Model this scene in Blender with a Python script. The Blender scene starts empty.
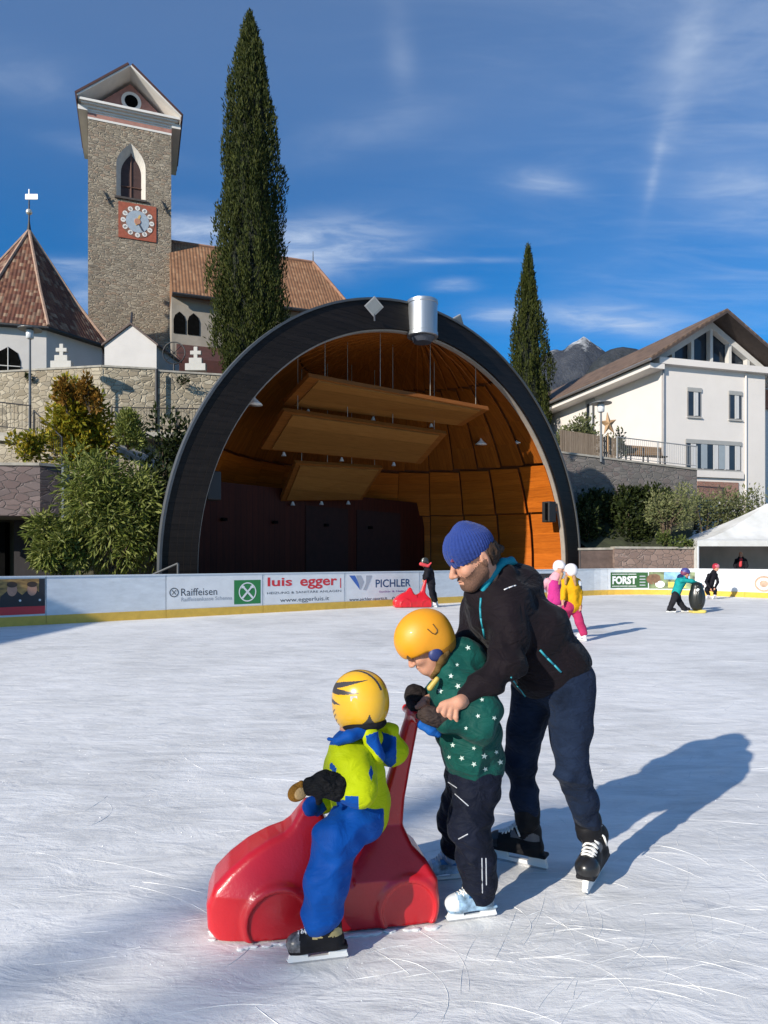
import bpy, math, random
import numpy as np
from math import sin, cos, pi, radians, sqrt, atan2
from mathutils import Vector, Matrix, Euler

# ------------------------------------------------------------------ camera, sky, sun, exposure
F = 680.0; HC = 1.4; HY = 560.0
scn = bpy.context.scene
cam_d = bpy.data.cameras.new('camera'); cam = bpy.data.objects.new('camera', cam_d)
scn.collection.objects.link(cam); scn.camera = cam
cam.location = (0, 0, HC); cam.rotation_euler = (radians(90), 0, 0)
cam_d.sensor_fit = 'HORIZONTAL'; cam_d.sensor_width = 36.0
cam_d.lens = 36.0 * F / 768.0
cam_d.shift_y = (HY - 512.0) / 768.0
cam_d.clip_start = 0.05; cam_d.clip_end = 30000

SUN_EL = 23.0; SUN_AZ = 223.0            # azimuth clockwise from +Y, pointing to the sun
sd = Vector((sin(radians(SUN_AZ)) * cos(radians(SUN_EL)), cos(radians(SUN_AZ)) * cos(radians(SUN_EL)), sin(radians(SUN_EL))))
sun_d = bpy.data.lights.new('sun', 'SUN'); sun_d.energy = 5.0; sun_d.angle = radians(0.6)
sun_d.color = (1.0, 0.92, 0.80)
sun = bpy.data.objects.new('sun', sun_d); scn.collection.objects.link(sun)
sun.rotation_euler = sd.to_track_quat('Z', 'Y').to_euler(); sun.location = (-20, -20, 30)

world = bpy.data.worlds.new('World'); scn.world = world; world.use_nodes = True
scn.view_settings.view_transform = 'Standard'; scn.view_settings.look = 'None'
scn.view_settings.gamma = 1.0; scn.view_settings.use_curve_mapping = False
scn.view_settings.exposure = 0.45

def make_world():
    nt = world.node_tree; N = nt.nodes; L = nt.links; N.clear()
    out = N.new('ShaderNodeOutputWorld'); bg = N.new('ShaderNodeBackground')
    sky = N.new('ShaderNodeTexSky'); sky.sky_type = 'NISHITA'; sky.sun_disc = False
    sky.sun_elevation = radians(SUN_EL); sky.sun_rotation = radians(SUN_AZ)
    sky.altitude = 600; sky.air_density = 1.0; sky.dust_density = 0.25; sky.ozone_density = 4.0
    tc = N.new('ShaderNodeTexCoord')
    def math_(op, a, b=None, c=None):
        m = N.new('ShaderNodeMath'); m.operation = op
        for i, v in enumerate((a, b, c)):
            if v is None: continue
            if isinstance(v, (int, float)): m.inputs[i].default_value = v
            else: L.new(v, m.inputs[i])
        return m.outputs[0]
    # a flat cloud deck: direction divided by its height, stretched along one wind direction
    sep = N.new('ShaderNodeSeparateXYZ'); L.new(tc.outputs['Generated'], sep.inputs[0])
    zz = math_('MAXIMUM', sep.outputs[2], 0.02)
    zp = math_('ADD', zz, 0.10)
    u = math_('DIVIDE', sep.outputs[0], zp); v = math_('DIVIDE', sep.outputs[1], zp)
    cmb = N.new('ShaderNodeCombineXYZ'); L.new(u, cmb.inputs[0]); L.new(v, cmb.inputs[1])
    def noise(scale, rot, sc, detail=6, rough=.55, dist=0.0):
        mp = N.new('ShaderNodeMapping'); mp.inputs['Rotation'].default_value = (0, 0, radians(rot))
        mp.inputs['Scale'].default_value = sc; L.new(cmb.outputs[0], mp.inputs[0])
        n = N.new('ShaderNodeTexNoise'); n.inputs['Scale'].default_value = scale
        n.inputs['Detail'].default_value = detail; n.inputs['Roughness'].default_value = rough
        n.inputs['Distortion'].default_value = dist
        L.new(mp.outputs[0], n.inputs[0]); return n.outputs[0]
    def ramp(x, a, b, lo=0., hi=1.):
        m = N.new('ShaderNodeMapRange'); m.interpolation_type = 'SMOOTHSTEP'
        m.inputs[1].default_value = a; m.inputs[2].default_value = b; m.inputs[3].default_value = lo; m.inputs[4].default_value = hi
        L.new(x, m.inputs[0]); return m.outputs[0]
    def blob(px, py, rx, ry, ang=0.0):
        # soft patch round the direction seen at a bearing, in (x/y, z/y) of the direction
        xo = math_('DIVIDE', sep.outputs[0], math_('MAXIMUM', sep.outputs[1], .05))
        zo = math_('DIVIDE', sep.outputs[2], math_('MAXIMUM', sep.outputs[1], .05))
        dx = math_('SUBTRACT', xo, (px - 384) / F); dz = math_('SUBTRACT', zo, (HY - py) / F)
        c, s = cos(ang), sin(ang)
        a = math_('MULTIPLY', math_('ADD', math_('MULTIPLY', dx, c), math_('MULTIPLY', dz, s)), F / rx)
        b = math_('MULTIPLY', math_('SUBTRACT', math_('MULTIPLY', dz, c), math_('MULTIPLY', dx, s)), F / ry)
        r = math_('ADD', math_('MULTIPLY', a, a), math_('MULTIPLY', b, b))
        return math_('POWER', 2.718, math_('MULTIPLY', r, -1.0))
    wisps = ramp(noise(1.1, 35, (1.0, 3.2, 1), 8, .62, .9), .45, .80)
    fine = ramp(noise(3.0, 62, (1.0, 4.5, 1), 8, .62, .6), .42, .82)
    veil = ramp(noise(.55, 20, (1, 1.7, 1), 4, .5, .4), .38, .72)
    right = ramp(math_('ADD', sep.outputs[0], math_('MULTIPLY', sep.outputs[2], .5)), .12, .80)
    base = math_('MULTIPLY', math_('ADD', math_('MULTIPLY', wisps, .20), math_('MULTIPLY', fine, .13)), math_('ADD', right, .05))
    base = math_('ADD', base, math_('MULTIPLY', math_('MULTIPLY', veil, right), .22))
    base = math_('ADD', base, math_('MULTIPLY', ramp(sep.outputs[2], .34, .62), .13))
    tex = ramp(noise(5.0, 25, (1., 2.4, 1), 6, .6, .5), .30, .72)
    texh = math_('ADD', math_('MULTIPLY', tex, .75), .30)
    patches = None
    for b_ in ((300, 250, 95, 26, .12), (190, 232, 60, 20, -.1), (85, 300, 45, 16, .2), (70, 268, 50, 10, 0),
               (541, 181, 34, 12, -.10), (616, 320, 62, 13, -.08), (500, 314, 30, 10, 0), (440, 260, 70, 3.0, 0),
               (450, 285, 22, 6, 0), (672, 120, 15, 78, -.32), (655, 170, 5, 36, -.22), (745, 195, 60, 34, -.3),
               (400, 50, 14, 50, .1), (20, 75, 70, 26, -.25), (690, 40, 20, 60, -.45), (110, 150, 60, 10, -.2), (370, 130, 90, 22, .3)):
        w_ = {0: 1.0}.get(0)
        p = blob(*b_)
        amp = {300: .85, 190: .75, 541: .55, 616: .75, 440: .35, 672: .20, 655: .26, 745: .30, 400: .14, 20: .18, 500: .6, 690: .22, 110: .15, 370: .12}.get(b_[0], .5)
        p = math_('MULTIPLY', p, amp)
        patches = p if patches is None else math_('ADD', patches, p)
    patches = math_('MULTIPLY', patches, texh)
    tot = math_('MINIMUM', math_('ADD', base, patches), .92)
    tot = math_('MULTIPLY', tot, ramp(sep.outputs[2], -.02, .04))
    mix = N.new('ShaderNodeMix'); mix.data_type = 'RGBA'; mix.blend_type = 'MIX'
    hsv = N.new('ShaderNodeHueSaturation'); hsv.inputs['Saturation'].default_value = 1.85; hsv.inputs['Value'].default_value = 1.20
    hsv.inputs['Hue'].default_value = .497
    L.new(sky.outputs[0], hsv.inputs['Color'])
    mu = N.new('ShaderNodeMix'); mu.data_type = 'RGBA'; mu.blend_type = 'MULTIPLY'; mu.inputs[0].default_value = 1; mu.inputs[7].default_value = (.72, 1.04, 1.16, 1); L.new(hsv.outputs[0], mu.inputs[6])
    L.new(tot, mix.inputs[0]); L.new(mu.outputs[2], mix.inputs[6]); mix.inputs[7].default_value = (6.2, 7.2, 8.8, 1)
    L.new(mix.outputs[2], bg.inputs[0]); bg.inputs[1].default_value = 0.076
    L.new(bg.outputs[0], out.inputs[0])
make_world()

# ------------------------------------------------------------------ helpers
COL = scn.collection
random.seed(7); RNG = np.random.default_rng(7)
def P(px, py, Y): return Vector(((px - 384) / F * Y, Y, HC + (HY - py) / F * Y))
def G(px, py):                                   # a ground point seen at a pixel
    Y = F * HC / (py - HY); return Vector(((px - 384) / F * Y, Y, 0))
def tag(o, label=None, cat=None, group=None, kind=None):
    if label: o['label'] = label
    if cat: o['category'] = cat
    if group: o['group'] = group
    if kind: o['kind'] = kind
    return o
def empty(name, loc, label, cat, group=None, rz=0):
    o = bpy.data.objects.new(name, None); COL.objects.link(o); o.location = loc; o.rotation_euler = (0, 0, rz)
    o.empty_display_size = .1
    return tag(o, label, cat, group)

# --- materials
MATS = {}
def nodes(name):
    m = bpy.data.materials.new(name); m.use_nodes = True
    nt = m.node_tree; b = nt.nodes['Principled BSDF']
    return m, nt, nt.nodes, nt.links, b
def c4(c): return (c[0], c[1], c[2], 1)
def texn(N, L, kind='Object', sc=(1, 1, 1), rot=(0, 0, 0)):
    tc = N.new('ShaderNodeTexCoord'); mp = N.new('ShaderNodeMapping')
    mp.inputs['Scale'].default_value = sc; mp.inputs['Rotation'].default_value = rot
    L.new(tc.outputs[kind], mp.inputs[0]); return mp.outputs[0]
def rampn(N, L, fac, stops, interp='LINEAR'):
    r = N.new('ShaderNodeValToRGB'); r.color_ramp.interpolation = interp
    e = r.color_ramp.elements
    e[0].position, e[0].color = stops[0][0], c4(stops[0][1]); e[1].position, e[1].color = stops[-1][0], c4(stops[-1][1])
    for p, c in stops[1:-1]:
        x = e.new(p); x.color = c4(c)
    L.new(fac, r.inputs[0]); return r.outputs[0]
def mixc(N, L, fac, a, b, mode='MIX'):
    m = N.new('ShaderNodeMix'); m.data_type = 'RGBA'; m.blend_type = mode
    for i, v in ((0, fac), (6, a), (7, b)):
        if isinstance(v, (int, float)): m.inputs[i].default_value = v
        elif isinstance(v, tuple): m.inputs[i].default_value = c4(v)
        else: L.new(v, m.inputs[i])
    return m.outputs[2]
def noisen(N, L, vec, scale, detail=4, rough=.55, dist=0):
    n = N.new('ShaderNodeTexNoise'); n.inputs['Scale'].default_value = scale; n.inputs['Detail'].default_value = detail
    n.inputs['Roughness'].default_value = rough; n.inputs['Distortion'].default_value = dist
    L.new(vec, n.inputs[0]); return n.outputs[0]
def bumpn(N, L, h, strength, dist, b, prev=None):
    bp = N.new('ShaderNodeBump'); bp.inputs['Strength'].default_value = strength; bp.inputs['Distance'].default_value = dist
    L.new(h, bp.inputs['Height'])
    if prev is not None: L.new(prev, bp.inputs['Normal'])
    L.new(bp.outputs[0], b.inputs['Normal']); return bp.outputs[0]
def M(name, col, rough=.6, var=.18, vs=4, bump=.0, bs=25, metal=0, sheen=0, coat=0, bd=.01, stretch=(1, 1, 1)):
    if name in MATS: return MATS[name]
    m, nt, N, L, b = nodes(name); v = texn(N, L, 'Object', stretch)
    n = noisen(N, L, v, vs, 5, .6)
    lo = tuple(max(0, x * (1 - var)) for x in col); hi = tuple(min(1, x * (1 + var)) for x in col)
    L.new(rampn(N, L, n, [(.3, lo), (.7, hi)]), b.inputs['Base Color'])
    b.inputs['Roughness'].default_value = rough; b.inputs['Metallic'].default_value = metal
    b.inputs['Sheen Weight'].default_value = sheen; b.inputs['Coat Weight'].default_value = coat
    if bump: bumpn(N, L, noisen(N, L, v, bs, 4, .6), bump, bd, b)
    MATS[name] = m; return m
def cloth(name, col, rough=.8, var=.12, fold=.5, fs=9, weave=.15, sheen=0, col2=None, spec=.10):
    if name in MATS: return MATS[name]
    m, nt, N, L, b = nodes(name); v = texn(N, L, 'Object')
    n = noisen(N, L, v, 6, 5, .6)
    lo = tuple(x * (1 - var) for x in col); hi = tuple(min(1, x * (1 + var)) for x in (col2 or col))
    L.new(rampn(N, L, n, [(.3, lo), (.7, hi)]), b.inputs['Base Color'])
    b.inputs['Roughness'].default_value = rough; b.inputs['Sheen Weight'].default_value = sheen * .3; b.inputs['Specular IOR Level'].default_value = spec
    v2 = texn(N, L, 'Object', (1, 1, 1.7), (.3, .2, .5))
    p = bumpn(N, L, noisen(N, L, v2, fs, 3, .5, 1.2), fold, .03, b)
    bumpn(N, L, noisen(N, L, v, 350, 2, .5), weave, .002, b, p)
    MATS[name] = m; return m
def stone(name, cols, mortar, scale=3.0, stretch=(1, 1.6, 1), mw=.06, rough=.9, bump=.7, warp=.12, dirt=.35, kind='UV'):
    if name in MATS: return MATS[name]
    m, nt, N, L, b = nodes(name); v = texn(N, L, kind, stretch)
    nz = N.new('ShaderNodeTexNoise'); nz.inputs['Scale'].default_value = 2.2; L.new(v, nz.inputs[0])
    sub = N.new('ShaderNodeVectorMath'); sub.operation = 'SUBTRACT'; L.new(nz.outputs[1], sub.inputs[0]); sub.inputs[1].default_value = (.5, .5, .5)
    scl = N.new('ShaderNodeVectorMath'); scl.operation = 'SCALE'; L.new(sub.outputs[0], scl.inputs[0]); scl.inputs['Scale'].default_value = warp * 2
    add = N.new('ShaderNodeVectorMath'); L.new(v, add.inputs[0]); L.new(scl.outputs[0], add.inputs[1])
    vo = N.new('ShaderNodeTexVoronoi'); vo.inputs['Scale'].default_value = scale; vo.inputs['Randomness'].default_value = .85; L.new(add.outputs[0], vo.inputs[0])
    ve = N.new('ShaderNodeTexVoronoi'); ve.feature = 'DISTANCE_TO_EDGE'; ve.inputs['Scale'].default_value = scale; ve.inputs['Randomness'].default_value = .85; L.new(add.outputs[0], ve.inputs[0])
    sp = N.new('ShaderNodeSeparateColor'); L.new(vo.outputs['Color'], sp.inputs[0])
    k = len(cols) - 1
    c = rampn(N, L, sp.outputs[0], [(i / k, cc) for i, cc in enumerate(cols)])
    big = noisen(N, L, v, .45, 5, .65)
    c = mixc(N, L, dirt, c, rampn(N, L, big, [(.3, tuple(x * .55 for x in mortar)), (.7, tuple(min(1, x * 1.35) for x in mortar))]))
    fine = noisen(N, L, v, 22, 4, .7)
    c = mixc(N, L, .5, c, rampn(N, L, fine, [(.25, (.5, .5, .5)), (.75, (1, 1, 1))]), 'MULTIPLY')
    mr = N.new('ShaderNodeMapRange'); mr.inputs[1].default_value = 0; mr.inputs[2].default_value = mw; L.new(ve.outputs['Distance'], mr.inputs[0])
    c = mixc(N, L, mr.outputs[0], mortar, c)
    L.new(c, b.inputs['Base Color']); b.inputs['Roughness'].default_value = rough
    p = bumpn(N, L, mr.outputs[0], bump, .04, b); bumpn(N, L, fine, .4, .02, b, p)
    MATS[name] = m; return m
def tiles(name, cols, w=.22, h=.3, bump=.45):
    if name in MATS: return MATS[name]
    m, nt, N, L, b = nodes(name); v = texn(N, L, 'UV')
    br = N.new('ShaderNodeTexBrick'); br.inputs['Scale'].default_value = 1.0
    br.inputs['Brick Width'].default_value = w; br.inputs['Row Height'].default_value = h; br.inputs['Mortar Size'].default_value = .02
    br.inputs['Color1'].default_value = (0, 0, 0, 1); br.inputs['Color2'].default_value = (1, 1, 1, 1); br.inputs['Mortar'].default_value = (.0, .0, .0, 1)
    br.inputs['Bias'].default_value = 0.0
    L.new(v, br.inputs[0])
    # random tone for every tile
    wn = N.new('ShaderNodeTexWhiteNoise'); wn.noise_dimensions = '2D'
    sn = N.new('ShaderNodeVectorMath'); sn.operation = 'SNAP'; L.new(v, sn.inputs[0]); sn.inputs[1].default_value = (w, h, 1)
    L.new(sn.outputs[0], wn.inputs['Vector'])
    k = len(cols) - 1
    c = rampn(N, L, wn.outputs['Value'], [(i / k, cc) for i, cc in enumerate(cols)])
    big = noisen(N, L, v, .5, 5, .6)
    c = mixc(N, L, .6, c, rampn(N, L, big, [(.3, (.55, .52, .5)), (.7, (1, 1, 1))]), 'MULTIPLY')
    wv = N.new('ShaderNodeTexWave'); wv.inputs['Scale'].default_value = 1 / w / 3.14159 * 1.57; wv.bands_direction = 'X'; L.new(v, wv.inputs[0])
    wv.inputs['Scale'].default_value = .314 / w
    wh = N.new('ShaderNodeTexWave'); wh.wave_profile = 'SAW'; wh.bands_direction = 'Y'; wh.inputs['Scale'].default_value = .314 / h / 2; L.new(v, wh.inputs[0])
    c = mixc(N, L, .28, c, rampn(N, L, wv.outputs['Fac'], [(.0, (.35, .33, .3)), (.5, (1, 1, 1))]), 'MULTIPLY')
    L.new(c, b.inputs['Base Color']); b.inputs['Roughness'].default_value = .85
    p = bumpn(N, L, wv.outputs['Fac'], bump, .06, b); bumpn(N, L, wh.outputs['Fac'], .5, .04, b, p)
    MATS[name] = m; return m
def wood(name, c1, c2, pw=.14, rough=.5, along='V', gap=.5, coat=0.0):
    if name in MATS: return MATS[name]
    m, nt, N, L, b = nodes(name)
    st = (1, 8, 1) if along == 'U' else (8, 1, 1)
    st = (st[1] / 8 * 1.0 * (1 if along == 'U' else 1), 1, 1)
    v = texn(N, L, 'UV'); vs = texn(N, L, 'UV', (1.2, 14, 1) if along == 'U' else (14, 1.2, 1))
    g = noisen(N, L, vs, 1.3, 6, .65, .6)
    sn = N.new('ShaderNodeVectorMath'); sn.operation = 'SNAP'; L.new(v, sn.inputs[0]); sn.inputs[1].default_value = (50, pw, 1) if along == 'U' else (pw, 50, 1)
    wn = N.new('ShaderNodeTexWhiteNoise'); wn.noise_dimensions = '2D'; L.new(sn.outputs[0], wn.inputs['Vector'])
    c = rampn(N, L, g, [(.25, c1), (.75, c2)])
    c = mixc(N, L, .6, c, rampn(N, L, wn.outputs['Value'], [(0, (.62, .6, .58)), (1, (1, 1, 1))]), 'MULTIPLY')
    wv = N.new('ShaderNodeTexWave'); wv.bands_direction = 'Y' if along == 'U' else 'X'; wv.inputs['Scale'].default_value = .314 / pw
    L.new(v, wv.inputs[0])
    gr = rampn(N, L, wv.outputs['Fac'], [(.0, (.15, .15, .15)), (.07, (1, 1, 1))])
    c = mixc(N, L, gap, c, gr, 'MULTIPLY')
    L.new(c, b.inputs['Base Color']); b.inputs['Roughness'].default_value = rough; b.inputs['Coat Weight'].default_value = coat
    bumpn(N, L, g, .25, .01, b); b.inputs['Specular IOR Level'].default_value = .18
    MATS[name] = m; return m
def leafm(name, cols, rough=.55, trans=.25):
    if name in MATS: return MATS[name]
    m, nt, N, L, b = nodes(name)
    ge = N.new('ShaderNodeNewGeometry'); v = texn(N, L, 'Object')
    k = len(cols) - 1
    c = rampn(N, L, ge.outputs['Random Per Island'], [(i / k, cc) for i, cc in enumerate(cols)])
    n = noisen(N, L, v, .9, 3, .6)
    c = mixc(N, L, .7, c, rampn(N, L, n, [(.3, (.62, .62, .58)), (.7, (1, 1, 1))]), 'MULTIPLY')
    L.new(c, b.inputs['Base Color']); b.inputs['Roughness'].default_value = rough; b.inputs['Specular IOR Level'].default_value = .12
    tr = N.new('ShaderNodeBsdfTranslucent'); L.new(c, tr.inputs[0])
    mx = N.new('ShaderNodeMixShader'); mx.inputs[0].default_value = trans
    L.new(b.outputs[0], mx.inputs[1]); L.new(tr.outputs[0], mx.inputs[2]); L.new(mx.outputs[0], N['Material Output'].inputs[0])
    MATS[name] = m; return m

# --- polygon mesh builder with automatic UVs in metres (u level, v up the slope)
class MB:
    def __init__(s): s.v = []; s.f = []; s.mi = []
    def face(s, pts, mi=0):
        i = len(s.v); s.v += [Vector(p) for p in pts]; s.f.append(tuple(range(i, i + len(pts)))); s.mi.append(mi); return s
    def hexa(s, b, t, mi=0, bottom=True, top=True):     # two quads, same winding (ccw from above)
        i = len(s.v); s.v += [Vector(p) for p in b] + [Vector(p) for p in t]; n = len(b)
        if bottom: s.f.append(tuple(i + k for k in reversed(range(n)))); s.mi.append(mi)
        if top: s.f.append(tuple(i + n + k for k in range(n))); s.mi.append(mi)
        for k in range(n):
            j = (k + 1) % n; s.f.append((i + k, i + j, i + n + j, i + n + k)); s.mi.append(mi)
        return s
    def box(s, c, d, rz=0, mi=0, rot=None):
        R = rot if rot is not None else Matrix.Rotation(rz, 3, 'Z')
        c = Vector(c); x, y, z = d[0] / 2, d[1] / 2, d[2] / 2
        q = lambda a, b_, e: c + R @ Vector((a, b_, e))
        return s.hexa([q(-x, -y, -z), q(x, -y, -z), q(x, y, -z), q(-x, y, -z)], [q(-x, -y, z), q(x, -y, z), q(x, y, z), q(-x, y, z)], mi)
    def prism(s, pts, off, mi=0):                       # polygon pts extruded by vector off
        off = Vector(off); return s.hexa(pts, [Vector(p) + off for p in pts], mi)
    def tube(s, a, b, r1, r2=None, n=10, mi=0, cap=True):
        r2 = r1 if r2 is None else r2; a = Vector(a); b = Vector(b); d = (b - a)
        if d.length < 1e-6: return s
        d.normalize(); up = Vector((0, 0, 1)) if abs(d.z) < .95 else Vector((1, 0, 0)); x = d.cross(up).normalized(); y = d.cross(x)
        r = lambda p, rr: [p + (x * cos(2 * pi * k / n) + y * sin(2 * pi * k / n)) * rr for k in range(n)]
        return s.hexa(r(a, r1), r(b, r2), mi, cap, cap)
    def path(s, pts, r, n=6, mi=0):
        for a, b in zip(pts[:-1], pts[1:]): s.tube(a, b, r, r, n, mi)
        return s
    def lathe(s, c, prof, n=20, mi=0, axis=None):       # prof: (radius, height)
        c = Vector(c); i = len(s.v)
        R = Matrix.Identity(3) if axis is None else Vector(axis).normalized().to_track_quat('Z', 'Y').to_matrix()
        for r, h in prof:
            for k in range(n): s.v.append(c + R @ Vector((r * cos(2 * pi * k / n), r * sin(2 * pi * k / n), h)))
        for a in range(len(prof) - 1):
            for k in range(n):
                j = (k + 1) % n; s.f.append((i + a * n + k, i + a * n + j, i + (a + 1) * n + j, i + (a + 1) * n + k)); s.mi.append(mi)
        s.f.append(tuple(i + k for k in reversed(range(n)))); s.mi.append(mi)
        s.f.append(tuple(i + (len(prof) - 1) * n + k for k in range(n))); s.mi.append(mi); return s
    def build(s, name, mats, parent=None, smooth=False, bevel=0, warp=None):
        if not isinstance(mats, (list, tuple)): mats = [mats]
        vs = s.v if warp is None else [warp(p) for p in s.v]
        off = ORIG(parent)
        me = bpy.data.meshes.new(name); me.from_pydata([tuple(p - off) for p in vs], [], s.f)
        for m in mats: me.materials.append(m)
        me.polygons.foreach_set('material_index', s.mi)
        if smooth: me.polygons.foreach_set('use_smooth', [True] * len(s.f))
        uv = me.uv_layers.new(name='UVMap'); k = 0; dat = np.zeros(len(me.loops) * 2, np.float32)
        for p, idx in zip(me.polygons, s.f):
            n = p.normal
            if abs(n.z) > .995: U = Vector((1, 0, 0)); V = Vector((0, 1, 0))
            else: U = Vector((-n.y, n.x, 0)).normalized(); V = n.cross(U)
            for vi in idx:
                q = vs[vi]; dat[k] = U.dot(q); dat[k + 1] = V.dot(q); k += 2
        uv.data.foreach_set('uv', dat)
        o = bpy.data.objects.new(name, me); COL.objects.link(o); o.parent = parent
        if bevel:
            bv = o.modifiers.new('bevel', 'BEVEL'); bv.width = bevel; bv.segments = 2; bv.limit_method = 'ANGLE'
        return o
def ORIG(parent):
    off = Vector((0, 0, 0)); p = parent
    while p is not None: off = off + Vector(p.location); p = p.parent
    return off
def rawmesh(name, V, Fc, mats, parent=None, mi=None, smooth=True):
    V = np.asarray(V, np.float32) - np.array(ORIG(parent), np.float32)
    Fc = np.asarray(Fc, np.int32)
    me = bpy.data.meshes.new(name); nf, k = Fc.shape
    me.vertices.add(len(V)); me.vertices.foreach_set('co', V.ravel())
    me.loops.add(nf * k); me.loops.foreach_set('vertex_index', Fc.ravel())
    me.polygons.add(nf); me.polygons.foreach_set('loop_start', np.arange(nf, dtype=np.int32) * k)
    if not isinstance(mats, (list, tuple)): mats = [mats]
    for m in mats: me.materials.append(m)
    if mi is not None: me.polygons.foreach_set('material_index', np.asarray(mi, np.int32))
    me.polygons.foreach_set('use_smooth', np.full(nf, smooth))
    me.update(calc_edges=True)
    o = bpy.data.objects.new(name, me); COL.objects.link(o); o.parent = parent; return o

# --- solid modelling with blended distance fields, turned into one continuous surface
def A3(v): return np.array((v[0], v[1], v[2]), np.float32)
def snoise(X, Y, Z, seed, scale, n=7):
    r = np.random.default_rng(seed); s = 0
    for i in range(n):
        d = r.normal(size=3); d /= np.linalg.norm(d); f = scale * (0.6 + 1.1 * r.random()); ph = r.random() * 6.28
        s = s + np.sin((X * d[0] + Y * d[1] + Z * d[2]) * f + ph + 0.8 * np.sin((X * d[1] - Z * d[0]) * f * .7 + ph * 2))
    return s / n ** .5
class SD:
    def __init__(s, h=.005): s.h = h; s.p = []
    def _a(s, fn, lo, hi, k, op=0): s.p.append((fn, A3(lo), A3(hi), k, op)); return s
    def cap(s, a, b, ra, rb=None, k=.03, op=0):
        rb = ra if rb is None else rb; a = A3(a); b = A3(b); R = max(ra, rb); ab = b - a; L2 = float(ab @ ab) + 1e-12
        def fn(X, Y, Z):
            x = X - a[0]; y = Y - a[1]; z = Z - a[2]
            t = np.clip((x * ab[0] + y * ab[1] + z * ab[2]) / L2, 0, 1)
            return np.sqrt((x - t * ab[0]) ** 2 + (y - t * ab[1]) ** 2 + (z - t * ab[2]) ** 2) - (ra + (rb - ra) * t)
        return s._a(fn, np.minimum(a, b) - R, np.maximum(a, b) + R, k, op)
    def chain(s, pts, rs, k=.03):
        for i in range(len(pts) - 1): s.cap(pts[i], pts[i + 1], rs[i], rs[i + 1], k)
        return s
    def ell(s, c, r, R=None, k=.03, op=0):
        c = A3(c); r = np.array(r, np.float32); R = np.eye(3, dtype=np.float32) if R is None else np.array(R, np.float32)   # columns: local axes
        def fn(X, Y, Z):
            x = X - c[0]; y = Y - c[1]; z = Z - c[2]
            l = [x * R[0, i] + y * R[1, i] + z * R[2, i] for i in range(3)]
            k0 = np.sqrt(sum((l[i] / r[i]) ** 2 for i in range(3))); k1 = np.sqrt(sum((l[i] / r[i] ** 2) ** 2 for i in range(3)))
            return k0 * (k0 - 1) / np.maximum(k1, 1e-6)
        m = float(r.max()); e = np.abs(R) @ r
        return s._a(fn, c - e, c + e, k, op)
    def box(s, c, hd, R=None, rd=.01, k=.02, op=0):
        c = A3(c); hd = np.array(hd, np.float32); R = np.eye(3, dtype=np.float32) if R is None else np.array(R, np.float32)
        def fn(X, Y, Z):
            x = X - c[0]; y = Y - c[1]; z = Z - c[2]
            q = [np.abs(x * R[0, i] + y * R[1, i] + z * R[2, i]) - (hd[i] - rd) for i in range(3)]
            return np.sqrt(sum(np.maximum(a, 0) ** 2 for a in q)) + np.minimum(np.maximum(np.maximum(q[0], q[1]), q[2]), 0) - rd
        e = np.abs(R) @ hd
        return s._a(fn, c - e, c + e, k, op)
    def poly(s, pts, c, R, hw, rd=.02, k=.02, hmax=.2, sc=1.0):
        # side profile pts (along axis 0, up axis 2), half width hw(s, z) along axis 1
        c = A3(c); R = np.array(R, np.float32); P2 = np.array(pts, np.float32) * sc
        def fn(X, Y, Z):
            X, Y, Z = np.broadcast_arrays(X - c[0], Y - c[1], Z - c[2])
            u = X * R[0, 0] + Y * R[1, 0] + Z * R[2, 0]; w = X * R[0, 1] + Y * R[1, 1] + Z * R[2, 1]; z = X * R[0, 2] + Y * R[1, 2] + Z * R[2, 2]
            dm = np.full(u.shape, 1e9, np.float32); sg = np.ones(u.shape, np.float32)
            for i in range(len(P2)):
                p, q = P2[i], P2[i - 1]; ex, ez = q[0] - p[0], q[1] - p[1]; wx, wz = u - p[0], z - p[1]
                t = np.clip((wx * ex + wz * ez) / (ex * ex + ez * ez), 0, 1); dm = np.minimum(dm, (wx - ex * t) ** 2 + (wz - ez * t) ** 2)
                c1, c2, c3 = z >= p[1], z < q[1], ex * wz > ez * wx
                sg = np.where((c1 & c2 & c3) | (~c1 & ~c2 & ~c3), -sg, sg)
            q0 = sg * np.sqrt(dm) + rd; q1 = (np.abs(w) - hw(u / sc, z / sc) * sc) * .8 + rd
            return np.sqrt(np.maximum(q0, 0) ** 2 + np.maximum(q1, 0) ** 2) + np.minimum(np.maximum(q0, q1), 0) - rd
        mn, mx = P2.min(0), P2.max(0); cs = np.array([c + R @ np.array((x, y, z), np.float32) for x in (mn[0], mx[0]) for y in (-hmax * sc, hmax * sc) for z in (mn[1], mx[1])])
        return s._a(fn, cs.min(0), cs.max(0), k)
    def cyl(s, c, ax, r, hh, rd=.01, k=.02, op=0):
        c = A3(c); ax = A3(Vector(ax).normalized())
        def fn(X, Y, Z):
            x = X - c[0]; y = Y - c[1]; z = Z - c[2]
            t = x * ax[0] + y * ax[1] + z * ax[2]
            q0 = np.sqrt(np.maximum(x * x + y * y + z * z - t * t, 0)) - (r - rd); q1 = np.abs(t) - (hh - rd)
            return np.sqrt(np.maximum(q0, 0) ** 2 + np.maximum(q1, 0) ** 2) + np.minimum(np.maximum(q0, q1), 0) - rd
        m = max(r, hh) * 1.2
        return s._a(fn, c - m, c + m, k, op)
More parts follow.
